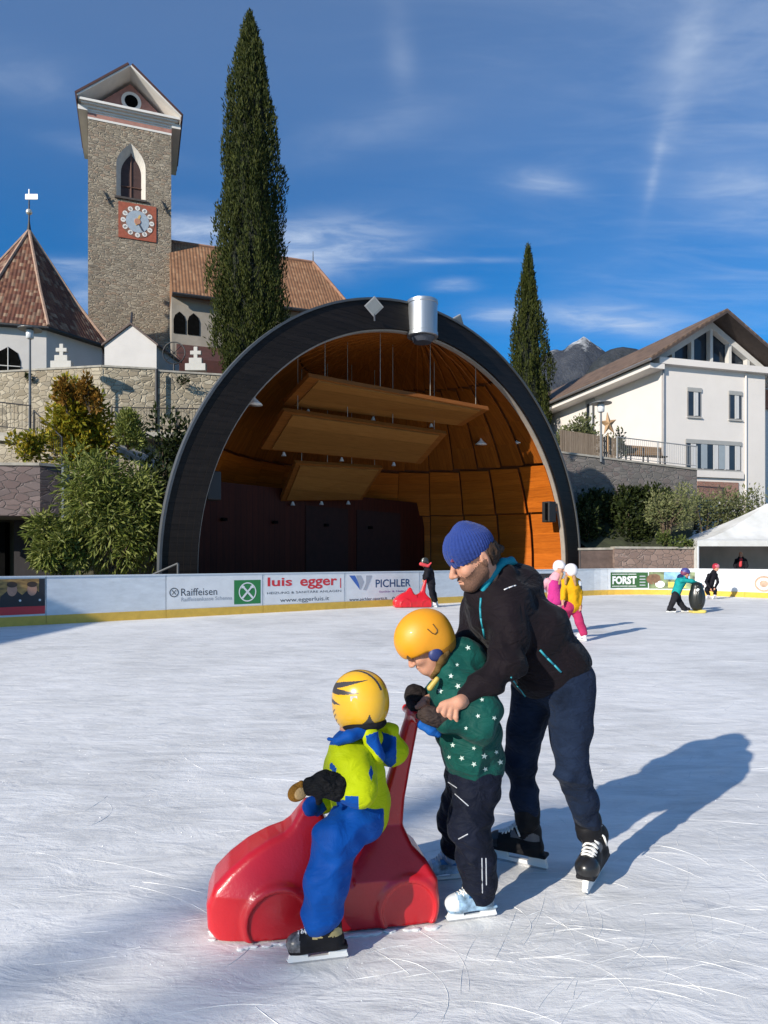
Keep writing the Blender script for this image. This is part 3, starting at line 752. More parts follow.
# drum on top, tilted a touch
dc = SC + NF * .35 + Vector((-.05, 0, 0))
dr = MB().lathe(dc + Vector((0, 0, 9.0)), [(.50, 0), (.53, .02), (.53, .14), (.51, .16), (.51, 1.10), (.53, 1.12), (.53, 1.22), (.46, 1.24)], 56).build('spotlight_housing', M('brushed_steel', (.36, .38, .40), .42, .08, 3, metal=.8, stretch=(1, 1, .2)), shell, False)
MB().lathe(dc + Vector((0, 0, 8.82)), [(.30, 0), (.42, .17)], 24).build('drum_lamp', M_dk, dr)
# inner ribs radiating from the drum
for k in range(20):
    a = pi * (k + .5) / 20; mb = MB(); pr = [DOME(8.02, a, radians(x)) for x in (88, 80, 70, 60)]
    mb.path(pr, .018, 5); mb.build('rib', M_wd, shell)
def orient(o, d): o.rotation_euler = Vector(d).to_track_quat('-Y', 'Z').to_euler()
for px, py, Y, tw, lab in ((374, 306.5, 21.7, .0, 'diamond-turned floodlight on top of the arch, left of the drum'), (457, 322.5, 25.2, .5, 'tilted floodlight on the arch right of the drum')):
    c = P(px, py, Y); t = empty('floodlight', c, lab, 'floodlight', 'floodlights on the arch')
    R = Matrix.Rotation(.15 + tw * .7, 3, 'Z') @ Matrix.Rotation(.4, 3, 'X') @ Matrix.Rotation(radians(45 + 20 * tw), 3, 'Y')
    MB().box(c, (.44, .10, .44), rot=R).build('housing', M('grey_cast', (.22, .23, .24), .5, .1), t, bevel=.01)
    MB().box(c + R @ Vector((0, -.052, 0)), (.36, .01, .36), rot=R).build('lens', M('lamp_glass', (.16, .18, .19), .12, .05), t)
    MB().tube(c, c + Vector((.02, .12, -.42)), .03).build('bracket', M_dk, t)

# three acoustic sails hung in the shell
def sail(pts, Ys, label, th=.16):
    q = [P(x, y, Y) for (x, y), Y in zip(pts, Ys)]
    c = sum(q, Vector()) / 4; t = empty('acoustic_sail', c, label, 'acoustic panel', 'acoustic sails under the shell')
    n = (q[1] - q[0]).cross(q[3] - q[0]).normalized()
    if n.z < 0: n = -n
    qi = [c + (p - c) * .90 - n * .004 for p in q]
    mb = MB(); b_ = q; tt = [p + n * th for p in q]
    # winding check
    if (b_[1] - b_[0]).cross(b_[2] - b_[0]).z < 0: b_, tt, qi = b_[::-1], tt[::-1], qi[::-1]
    mb.hexa(b_, tt); mb.build('frame', wood('sail_edge', (.19, .06, .012), (.32, .11, .022), .5, .45, 'U', .15), t)
    MB().hexa([p - n * .05 for p in qi], qi).build('panel', wood('sail_birch', (.25, .10, .022), (.37, .16, .040), .6, .45, 'U', .1), t)
    for k in range(4):
        p = tt[0].lerp(tt[1], .1 + .26 * k) if False else q[0].lerp(q[1], .08 + .28 * k) + n * th
        r2 = p - SC; r2.z = 0; top = p.copy(); top.z = Z0 + sqrt(max(8.1 ** 2 - r2.length_squared, 1))
        MB().tube(p, top, .012, n=5).build('hanger_wire', M('wire', (.25, .22, .18), .4, .05), t)
    for k in range(3):
        p = q[3].lerp(q[2], .12 + .34 * k) - n * .1
        MB().lathe(p - Vector((0, 0, .1)), [(.09, 0), (.03, .14)], 10).build('spot_lamp', M('lamp_grey', (.5, .48, .44), .4, .1), t)
sail([(309, 377), (489, 410), (462, 426), (283, 405)], [21.5, 25.6, 26.6, 22.6], 'topmost and longest of the three wooden acoustic sails')
sail([(284, 411), (447, 434), (421, 464), (261, 449)], [21.9, 25.8, 26.9, 23.0], 'middle wooden acoustic sail, below the longest one')
sail([(296, 463), (383, 468), (362, 500), (281, 501)], [23.6, 26.2, 27.2, 24.6], 'lowest and smallest wooden acoustic sail')
for px, py, Y, lab in ((519, 441, 28.3, 'white conical lamp hanging by the right edge of the shell'), (481, 442, 28.8, 'dim conical lamp hanging on the right wall of the shell'), (254, 401, 20.5, 'conical lamp hanging by the left edge of the shell')):
    c = P(px, py, Y); t = empty('pendant_lamp', c, lab, 'lamp', 'conical lamps in the shell')
    MB().lathe(c - Vector((0, 0, .12)), [(.26, 0), (.22, .05), (.05, .2), (.04, .3)], 16).build('lamp_shade', M('enamel_white', (.75, .72, .66), .35, .05), t, True)
    MB().tube(c + Vector((0, 0, .15)), c + Vector((.15, .1, 1.3)), .015, n=5).build('cord', M_dk, t)
c = P(549, 512, 28.0); t = empty('loudspeaker', c, 'black loudspeaker on the inner right edge of the shell', 'loudspeaker')
MB().box(c, (.42, .4, .85), .6).build('cabinet', M('speaker_black', (.012, .012, .013), .6, .1), t, bevel=.03)
MB().box(c + Vector((-.1, -.2, 0)), (.3, .04, .7), .6).build('grille', M_blk, t); MB().tube(c, c + Vector((.35, .1, 0)), .04).build('bracket', M_dk, t)
c = P(212, 486, 19.0); t = empty('loudspeaker', c, 'black loudspeaker on the shaded left wall of the shell', 'loudspeaker')
MB().box(c, (.4, .4, .8), .6).build('cabinet', MATS['speaker_black'], t, bevel=.03); MB().tube(c, c - E1 * .6, .03).build('bracket', M_dk, t)
# handrail by the shell's left foot
hr = MB(); pa_ = [P(152, 575, 17.6), P(178, 563.5, 17.4), P(178, 600, 17.4)]; hr.tube(pa_[0], pa_[1], .03).tube(pa_[1], pa_[2], .03)
tag(hr.build('handrail', M_zinc), 'slanting steel handrail at the left foot of the shell', 'handrail')

# ------------------------------------------------------------------ plants
def leaves(pos, dr, ln, wd, r):
    n = len(pos); dr = dr / np.maximum(np.linalg.norm(dr, axis=1, keepdims=True), 1e-6)
    q = r.normal(size=(n, 3)); s = np.cross(dr, q); s /= np.maximum(np.linalg.norm(s, axis=1, keepdims=True), 1e-6)
    nn = np.cross(dr, s)
    ln = np.broadcast_to(ln, (n,))[:, None]; wd = np.broadcast_to(wd, (n,))[:, None]
    a = pos; b_ = pos + dr * ln * .5 + s * wd; c = pos + dr * ln + nn * ln * .12; d = pos + dr * ln * .5 - s * wd
    V = np.stack([a, b_, c, d], 1).reshape(-1, 3); Fc = np.arange(4 * n).reshape(n, 4); return V, Fc
def cypress(base, H, R, label, seed, n=9000, group='cypress trees'):
    r = np.random.default_rng(seed); base = np.array(base)
    t = empty('cypress', base, label, 'tree', group)
    MB().tube(base - np.array((0, 0, .5)), base + np.array((0, 0, H * .8)), R * .14, .04, 8).build('trunk', M('bark', (.10, .07, .045), .9, .3, 6, .5, 20), t)
    def prof(h): return R * (np.interp(h, [0, .1, .27, .5, .76, .89, .97, 1], [.75, .95, 1, .90, .64, .42, .18, .03]) if R > 1.8 else np.interp(h, [0, .1, .45, .7, .88, 1], [.8, 1, 1, .64, .30, .03]))
    nc = max(60, n // 26); hc = (np.arange(nc) + r.random(nc)) / nc; hc = 1 - (1 - hc) ** .80; ac = (np.arange(nc) * 2.39996 + r.normal(size=nc) * .35)
    cr = prof(hc) * r.uniform(.62, 1.08, nc) * (1 + .16 * np.sin(ac * 3 + hc * 11 + seed) + .07 * np.sin(hc * 37 + ac)); k = r.integers(0, nc, n)
    u = r.random(n); rl = (.12 + .22 * R * .5) * (1 - .55 * hc[k])
    cx = cr[k] * np.cos(ac[k]); cy = cr[k] * np.sin(ac[k]); cz = .2 + hc[k] * H * .97
    sp = np.sin(u * pi) ** .7 * rl * .55; q = r.normal(size=(n, 2)) * .55
    pos = base + np.stack([cx * (1 - .10 * u) + q[:, 0] * sp, cy * (1 - .10 * u) + q[:, 1] * sp, cz + (u - .45) * (.5 + R * .55) * (1 - .3 * hc[k])], 1)
    dr = np.stack([np.cos(ac[k]) * .25, np.sin(ac[k]) * .25, np.full(n, 1.0)], 1) + r.normal(size=(n, 3)) * .28
    V, Fc = leaves(pos, dr, r.uniform(.12, .30, n), r.uniform(.02, .045, n), r)
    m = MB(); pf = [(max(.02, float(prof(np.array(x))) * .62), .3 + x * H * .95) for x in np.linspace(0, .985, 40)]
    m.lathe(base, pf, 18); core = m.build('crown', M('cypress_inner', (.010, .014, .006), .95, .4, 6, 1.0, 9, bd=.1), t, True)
    rawmesh('foliage', V, Fc, leafm('cypress_foliage', [(.020, .030, .006), (.038, .050, .010), (.075, .082, .016)], .6, .1), t, smooth=False)
    return t
def bush(base, size, mat, label, seed, n=2500, leaf=(.10, .2), wd=.25, droop=0., trunk=0, name='shrub', group=None, cat='shrub', clumps=14, up=.4, stems=True):
    r = np.random.default_rng(seed); base = np.array(base, float); sx, sy, sz = size
    t = empty(name, base, label, cat, group)
    cl = []
    for i in range(clumps):
        a, e = r.random() * 2 * pi, r.random(); q = sqrt(r.random()) * .68
        cl.append((np.array((cos(a) * q * sx, sin(a) * q * sy, trunk + sz * (.20 + .62 * e))), r.uniform(.24, .46)))
    st = MB()
    for i, (c, s) in enumerate(cl):
        mid = np.array((c[0] * .35, c[1] * .35, trunk * .8 + c[2] * .3)); w = .05 if trunk else .03
        st.tube(base + mid * .0, base + mid, w, w * .7, 6).tube(base + mid, base + c, w * .7, .012, 5)
    if trunk: st.tube(base, base + np.array((.03, 0, trunk)), .11, .08, 8)
    st.build('trunk' if trunk else 'stems', M('bark', (.10, .07, .045), .9, .3, 6, .5, 20), t)
    pp = []; dd = []
    for j in range(n):
        c, s = cl[r.integers(len(cl))]; v = r.normal(size=3); v /= np.linalg.norm(v); q = r.random() ** .45
        p = c + v * q * s * np.array((sx, sy, sz * .8)); p[2] = max(p[2], .05)
        pp.append(base + p); d = v * .7 + np.array((0, 0, up)) - np.array((0, 0, droop)) + r.normal(size=3) * .35; dd.append(d)
    L_ = r.uniform(leaf[0], leaf[1], n); V, Fc = leaves(np.array(pp), np.array(dd), L_, L_ * wd, r)
    rawmesh('crown', V, Fc, mat, t, smooth=False); return t

# ------------------------------------------------------------------ terraces, hill and mountains
M_hill = M('hill_grass', (.06, .075, .03), .95, .5, .4, .5, 4)
def mesa(name, poly, z0, z1, mat):
    # poly counter-clockwise
    tag(MB().hexa([Vector((x, y, z0)) for x, y in poly], [Vector((x, y, z1)) for x, y in poly]).build(name, mat), kind='structure')
mesa('lower_terrace', [(-60, 24.8), (-10.6, 24.8), (-9.5, 26.5), (-9.5, 33), (-60, 33)], -.1, 4.3, M_soil)
mesa('garage_deck', [(-60, 22.35), (-10.6, 22.35), (-10.6, 24.78), (-60, 24.78)], 2.84, 4.28, M_soil)
mesa('churchyard', [(-90, 34.9), (-4, 35.2), (4, 40), (4, 120), (-90, 120)], -.1, 10.7, M_hill)
mesa('upper_terrace', [(5, 36), (60, 36), (60, 34.2), (60, 120), (5, 120)][:0] or [(5.5, 33.2), (15.5, 34.4), (15.5, 90), (5.5, 90)], -.1, 5.75, M_pave)
mesa('house_terrace', [(15.6, 34.2), (70, 34.2), (70, 120), (15.6, 120)], -.1, 2.6, M_soil)
mesa('bank', [(9.6, 29.2), (13.0, 29.3), (13.0, 33), (15.5, 35.5), (9.6, 34)], -.1, 1.5, M_soil)
# slope of earth with ground cover under the retaining wall
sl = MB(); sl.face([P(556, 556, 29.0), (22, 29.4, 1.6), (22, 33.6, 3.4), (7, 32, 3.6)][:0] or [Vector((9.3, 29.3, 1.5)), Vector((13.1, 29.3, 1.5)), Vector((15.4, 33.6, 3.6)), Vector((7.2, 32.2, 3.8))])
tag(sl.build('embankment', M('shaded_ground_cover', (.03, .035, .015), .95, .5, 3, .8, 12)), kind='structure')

def mountains():
    r = np.random.default_rng(3); nx, ny = 230, 90
    xs = np.linspace(-3200, 4600, nx); ys = np.linspace(3000, 6400, ny)
    X, Y = np.meshgrid(xs, ys)
    bx = (X / Y)
    def rid(x, y, f, o):
        return 1 - np.abs(np.sin(x * f + 1.7 * np.sin(y * f * .8 + o)) * np.cos(y * f * 1.1 + 1.3 * np.sin(x * f * .7 + o * 2)))
    n = sum(rid(X, Y, .0011 * 2.1 ** k, k * 1.9) * .55 ** k for k in range(6)) / 2.1
    pxs = bx * F + 384
    tb = lambda xs, ys, Yr: HC + (HY - np.interp(pxs, xs, ys)) / F * Yr
    far = tb([-100, 300, 480, 530, 548, 556, 562, 570, 578, 584, 590, 600, 612, 640, 700, 900], [455, 440, 405, 362, 350, 347, 350, 343, 340, 336, 341, 347, 356, 372, 400, 440], 5000)
    near_ = tb([-100, 400, 560, 580, 592, 604, 612, 622, 636, 648, 700, 900], [470, 450, 415, 380, 359, 349, 345, 343, 345, 349, 375, 440], 3700)
    Z = far * np.exp(-((Y - 5000) / 900) ** 2) * (1 + .24 * (n - n.mean()) * np.clip(np.abs(Y - 5000) / 500, .10, 1.0))
    Z2 = near_ * np.exp(-((Y - 3700) / 420) ** 2) * (1 + .10 * (n - n.mean()) * np.clip(np.abs(Y - 3700) / 300, .1, 1))
    Z = np.maximum(Z, Z2) - 20
    V = np.stack([X.ravel(), Y.ravel(), Z.ravel()], 1); i = np.arange(nx * ny).reshape(ny, nx)
    Fc = np.stack([i[:-1, :-1].ravel(), i[:-1, 1:].ravel(), i[1:, 1:].ravel(), i[1:, :-1].ravel()], 1)
    m, nt, N, L, b = nodes('mountain_rock'); v = texn(N, L, 'Object', (.001,) * 3)
    forest = rampn(N, L, noisen(N, L, v, 14, 8, .7), [(.3, (.012, .020, .016)), (.7, (.045, .05, .035))])
    rock = rampn(N, L, noisen(N, L, v, 9, 8, .7), [(.3, (.03, .036, .05)), (.7, (.10, .105, .12))])  # rock tinted blue: distance haze put into its colour
    ge = N.new('ShaderNodeNewGeometry'); sp = N.new('ShaderNodeSeparateXYZ'); L.new(ge.outputs['Position'], sp.inputs[0])
    nz = noisen(N, L, v, 7, 7, .7)
    ma = N.new('ShaderNodeMath'); ma.operation = 'MULTIPLY_ADD'; L.new(nz, ma.inputs[0]); ma.inputs[1].default_value = 700; L.new(sp.outputs[2], ma.inputs[2])
    def mr(x, a, b_):
        q = N.new('ShaderNodeMapRange'); q.inputs[1].default_value = a; q.inputs[2].default_value = b_; L.new(x, q.inputs[0]); return q.outputs[0]
    c = mixc(N, L, mr(ma.outputs[0], 1180, 1500), forest, rock)
    sn = mr(ma.outputs[0], 1860, 1990)
    c = mixc(N, L, sn, c, (.75, .77, .8)); L.new(c, b.inputs['Base Color']); b.inputs['Roughness'].default_value = .95
    b.inputs['Specular IOR Level'].default_value = 0
    bumpn(N, L, noisen(N, L, v, 40, 8, .7), 1.0, 40, b)
    tag(rawmesh('mountains', V, Fc, m), kind='structure')
mountains()

# ------------------------------------------------------------------ churchyard side (left)
M_st = stone('pale_rubble_stone', [(.20, .165, .11), (.38, .33, .24), (.27, .22, .15), (.50, .44, .33), (.14, .12, .09)], (.36, .31, .23), 2.5, (1, 1.6, 1), .09, dirt=.22, bump=1.0)
M_pst = stone('pink_grey_stone', [(.13, .085, .08), (.20, .14, .13), (.11, .085, .085), (.24, .18, .17)], (.12, .10, .095), 2.2, (1, 2.2, 1))
M_tow = stone('tower_stone', [(.17, .135, .10), (.39, .325, .235), (.21, .17, .13), (.46, .39, .29), (.29, .235, .175), (.34, .23, .155), (.14, .115, .09)], (.29, .25, .19), 2.8, (1, 2.4, 1), .10, dirt=.28, bump=1.0)
M_cope = M('coping_stone', (.30, .28, .24), .9, .25, 3, .3, 20)
M_wht = M('lime_plaster', (.50, .48, .46), .85, .07, .8, .15, 30)
M_iron = M('dark_iron', (.02, .02, .022), .55, .2)
def wall(name, pts, zb, th, mat, label, cat='wall', cope=True, group=None):
    # pts: (x, y, ztop) from left to right, seen from the camera; thickness to the back
    t = empty(name, Vector((pts[0][0], pts[0][1], zb)), label, cat, group)
    mb = MB(); cb = MB()
    for a, b_ in zip(pts[:-1], pts[1:]):
        A, B = Vector(a), Vector(b_); d = (B - A); d.z = 0; n = Vector((-d.y, d.x, 0)).normalized() * th
        lo = lambda p: Vector((p.x, p.y, zb))
        mb.hexa([lo(A), lo(B), lo(B + n), lo(A + n)], [A, B, B + n, A + n])
        if cope:
            o = -n.normalized() * .05; up = Vector((0, 0, .09)); q = [A + o, B + o, B + n - o, A + n - o]; e_ = Vector((0, 0, .003)); q = [x + e_ for x in q]
            cb.hexa(q, [x + up for x in q])
    mb.build('masonry', mat, t)
    if cope: cb.build('coping', M_cope, t)
    return t
def XY(px, Y, z): return ((px - 384) / F * Y, Y, z)
wall('churchyard_wall', [XY(-140, 35.0, 10.85), XY(0, 34.3, 10.85), XY(102, 33.3, 10.85), XY(155.5, 33.8, 10.85)], 3.9, .6, M_st, 'long pale rubble wall below the white chapels, left of the dark joint')
wall('churchyard_wall', [XY(157.5, 33.95, 10.8), XY(232, 34.8, 10.8), XY(420, 38, 10.8)], 3.9, .6, M_st, 'pale rubble wall running behind the arch, right of the dark joint')
tag(MB().tube(P(156.5, 369, 33.6), P(156.5, 410, 33.6), .07).build('joint_shade_rod', M_iron), 'dark vertical pipe standing in for the shaded joint of the pale rubble wall', 'rod')  # dark tube drawn for the shade in the wall joint
def railing(name, pts, h, label, step=.14, group='terrace railings', posts=2.0, mat=None):
    t = empty(name, pts[0], label, 'railing', group); bar = MB(); ba = MB(); up = Vector((0, 0, h)); mat = mat or M_iron
    for a, b_ in zip(pts[:-1], pts[1:]):
        a, b_ = Vector(a), Vector(b_); bar.tube(a + up, b_ + up, .028, n=6).tube(a + up * .12, b_ + up * .12, .018, n=5)
        n = max(2, int((b_ - a).length / step))
        for k in range(n + 1):
            p = a.lerp(b_, k / n); ba.tube(p + up * .12, p + up, .009, n=4)
        n = max(1, int((b_ - a).length / posts))
        for k in range(n + 1): p = a.lerp(b_, k / n); MB().tube(p - up * .05, p + up * 1.03, .035, n=6).build('post', mat, t)
    bar.build('handrail', mat, t); ba.build('baluster_panel', mat, t); return t
def slab(name, a, b_, dep, th, mat, label=None, kind='structure', cat=None):
    a, b_ = Vector(a), Vector(b_); n = Vector((-(b_ - a).y, (b_ - a).x, 0)).normalized() * dep; d = Vector((0, 0, -th))
    o = MB().hexa([a + d, b_ + d, b_ + n + d, a + n + d], [a, b_, b_ + n, a + n]).build(name, mat); tag(o, label, cat, kind=kind)
slab('footpath', P(100, 431.5, 32.3), P(240, 433, 33.2), 1.2, .25, M_cope)
railing('railing', [P(112, 431.5, 32.35), P(240, 433, 33.25)], 1.15, 'level iron railing in front of the rubble wall, right of the yellow-green tree', .13)
railing('railing', [P(126, 446, 29.5), P(196, 484, 27.5)], 1.0, 'sloping iron stair railing between the bamboo bush and the arch', .16)
slab('stair_ramp', P(110, 443, 29.6), P(196, 487, 27.6), 1.4, .3, M_cope)
# left side paths
slab('ramp', P(-60, 425, 29.0), P(34, 436, 28.6), 1.6, .35, M_cope)
railing('railing', [P(-60, 423, 28.8), P(30, 433, 28.5)], 1.15, 'iron railing of the upper path at the left edge', .17)
railing('railing', [P(34, 438, 27.6), P(62, 466, 26.0)], 1.1, 'short stair railing descending left of the yellow-green tree', .2)
st = empty('stone_steps', P(32, 440, 28.4), 'pale stone steps left of the yellow-green tree', 'steps')
for k in range(7):
    MB().box(P(36 + k * 3.0, 436 + k * 3.6, 28.3 - k * .25), (1.3, .45, .16)).build('step', M_st, st)
wall('retaining_wall', [XY(-90, 21.6, 4.42), XY(40, 21.8, 4.42), XY(66, 22.3, 4.42)], 2.82, .5, M_pst, 'pinkish rubble wall above the dark garage opening')
wall('garage_pier', [XY(14, 24.3, 2.82), XY(60, 24.4, 2.82)], -.02, .3, M('render_overhang_shade', (.015, .013, .015), .9, .3, 2, .2), 'wall under the pinkish rubble wall, overhang shade put into its colour', cope=False)  # near-black colour carries the shade under the overhang
tag(MB().box((-21.6, 24.55, 1.38), (16, .3, 2.75)).build('garage_shade_panel', M_blk), 'black panel for the shade inside the garage opening at the left edge', 'garage')  # flat black box stands in for the unlit garage interior
tag(MB().tube(P(65.5, 464, 21.9), P(65.5, 524, 21.9), .13, n=4).build('steel_post', M('post_grey', (.12, .14, .15), .5, .2)), 'grey square steel post at the right end of the pinkish wall', 'post')
tag(MB().tube(P(102, 428, 28), P(102, 462, 28), .17, n=4).build('steel_post', MATS['post_grey']), 'grey post rising among the leaves of the yellow-green tree', 'post')
# street lamp
def lamp(px, yb, yt, Y, label, hat=True):
    b_ = P(px, yb, Y); tp = P(px, yt, Y); t = empty('street_lamp', b_, label, 'lamp post', 'slim lamp posts')
    MB().tube(b_, tp - Vector((0, 0, .35)), .065, .045, 8).build('pole', M('lamp_post_grey', (.10, .11, .12), .45, .1), t)
    MB().lathe(tp - Vector((0, 0, .5)), [(.09, 0), (.16, .04), (.17, .38), (.1, .42)], 14).build('lantern', M('lamp_glass_white', (.62, .64, .66), .25, .05), t, True)
    MB().lathe(tp - Vector((0, 0, .08)), [(.50, 0), (.50, .03), (.1, .09)], 20).build('lamp_shade', MATS['lamp_post_grey'], t)
    return t
lamp(30, 436, 328, 30.5, 'slim grey lamp post with disc top in front of the octagonal chapel')
lamp(601, 462, 402, 32.2, 'slim lamp post with disc top beside the wooden star')

# octagonal chapel
M_tile = tiles('rust_roof_tiles', [(.085, .028, .016), (.14, .048, .025), (.11, .036, .02), (.20, .085, .045), (.30, .20, .13), (.095, .032, .018)], .20, .30)
def octagon():
    c = Vector((-21.4, 41, 0)); R = 5.0; z0, z1 = 10.6, 14.1; a0 = radians(-52)
    t = empty('octagonal_chapel', c + Vector((0, 0, z0)), 'octagonal white chapel with a steep rust tiled pyramid roof and weathervane', 'chapel')
    ring = lambda r, z: [c + Vector((r * cos(a0 + k * pi / 4), r * sin(a0 + k * pi / 4), z)) for k in range(8)]
    MB().hexa(ring(R - .35, z0), ring(R - .35, z1 - .02)).build('wall', M_wht, t)
    rf = MB(); e = ring(R + .15, z1); ap = c + Vector((0, 0, 21.3)); m_ = ring(R * .62, z1 + 2.55)
    for k in range(8):
        j = (k + 1) % 8; rf.face([e[k], e[j], m_[j], m_[k]]); rf.face([m_[k], m_[j], ap])
    rf.face(list(reversed(ring(R + .15, z1 - .0))))
    ro = rf.build('roof', M_tile, t)
    for k in range(8): MB().path([e[k] + Vector((0, 0, .04)), m_[k] + Vector((0, 0, .06)), ap], .09, 6).build('hip_tile', M('hip_mortar', (.33, .22, .16), .85, .25, 6), ro)
    MB().hexa(ring(R + .17, z1 - .10), ring(R + .17, z1 - .012)).build('eaves', M_iron, t)
    vn = MB().lathe(ap - Vector((0, 0, .3)), [(.16, 0), (.05, .8), (.035, 2.1)], 10).build('weathervane', M_iron, t)
    MB().lathe(ap + Vector((0, 0, .9)), [(.02, 0), (.13, .05), (.19, .18), (.13, .31), (.02, .36)], 14).build('ball', M('gilt_pale', (.72, .66, .55), .25, .1, metal=.6), vn, True)
    MB().box(ap + Vector((.15, 0, 2.0)), (.75, .04, .32)).box(ap + Vector((.0, 0, 2.25)), (.05, .05, .4)).build('flag', M('vane_white', (.8, .79, .76), .35, .05), vn)
    n = Vector((cos(a0 - pi / 8), sin(a0 - pi / 8), 0)); tt = Vector((-n.y, n.x, 0)); q = c + n * ((R - .35) * cos(pi / 8)) - tt * .1
    pts = [q + tt * x + Vector((0, 0, z)) for x, z in [(-.6, 10.9), (.6, 10.9), (.6, 12.2), (.45, 12.65), (0, 12.95), (-.45, 12.65), (-.6, 12.2)]]
    w = MB().prism(pts, n * .03).build('window', M_blk, t)
    MB().tube(q + n * .05 + Vector((0, 0, 10.9)), q + n * .05 + Vector((0, 0, 12.9)), .03).tube(q + n * .05 - tt * .6 + Vector((0, 0, 11.9)), q + n * .05 + tt * .6 + Vector((0, 0, 11.9)), .03).build('tracery', M_wht, w)
octagon()
# small white gabled chapel
def gable_chapel():
    Y = 36.0; l, r_, ap = P(104.5, 345, Y), P(156.5, 345, Y), P(131, 325, Y); z0 = 10.6; dp = Vector((.3, 3, 0))
    t = empty('gabled_chapel', Vector((ap.x, Y, z0)), 'small plain white gabled chapel on the rubble wall', 'chapel')
    pts = [Vector((l.x, Y, z0)), Vector((r_.x, Y, z0)), r_, ap, l]
    MB().prism(pts, dp).build('wall', M_wht, t)
    mb = MB(); o = Vector((0, -.12, 0)); u = Vector((0, 0, .10))
    for a, b_ in ((l, ap), (ap, r_)):
        d = (b_ - a).normalized() * .15; A = a - (d if a is l else Vector()) + o + Vector((0, 0, .01)); B = b_ + (d if b_ is r_ else Vector()) + o + Vector((0, 0, .01))
        mb.hexa([A, B, B + dp - 2 * o, A + dp - 2 * o], [A + u, B + u, B + dp - 2 * o + u, A + dp - 2 * o + u])
    mb.build('roof', M('grey_brown_roof', (.10, .07, .06), .8, .2), t)
    MB().tube(ap, ap + Vector((-.25, .8, .95)), .07, .05, 5).build('finial', M_iron, t)
gable_chapel()
def gravecross(px, y, Y, label):
    c = P(px, y, Y); t = empty('stone_cross', c, label, 'gravestone', 'white stone crosses on the churchyard wall'); m = M('white_marble', (.40, .39, .36), .6, .06, 5)
    MB().box(c + Vector((0, 0, .18)), (1.05, .3, .36), rot=None).box(c + Vector((0, 0, .5)), (.66, .26, .30)).build('pedestal', m, t, bevel=.02)
    MB().box(c + Vector((0, 0, .93)), (.2, .18, .6)).box(c + Vector((0, -.003, .92)), (.56, .18, .2)).build('cross', m, t, bevel=.02)
gravecross(62, 368.5, 34.4, 'white stepped stone cross in front of the octagonal chapel')
gravecross(196, 371, 34.9, 'white stepped stone cross beside the large cypress')
ir = MB(); cc = P(174, 353, 35.6)
for k in range(24):
    a, b_ = 2 * pi * k / 24, 2 * pi * (k + 1) / 24
    ir.tube(cc + Vector((.58 * cos(a), 0, .58 * sin(a))), cc + Vector((.58 * cos(b_), 0, .58 * sin(b_))), .035, n=5)
for k in range(4): a = pi * k / 4; ir.tube(cc - Vector((.58 * cos(a), 0, .58 * sin(a))), cc + Vector((.58 * cos(a), 0, .58 * sin(a))), .018, n=4)
ir.tube(cc + Vector((0, 0, -.58)), cc + Vector((0, 0, -1.6)), .04)
tag(ir.build('iron_grave_cross', M_iron), 'round wrought iron grave ornament right of the white gabled chapel', 'grave ornament')

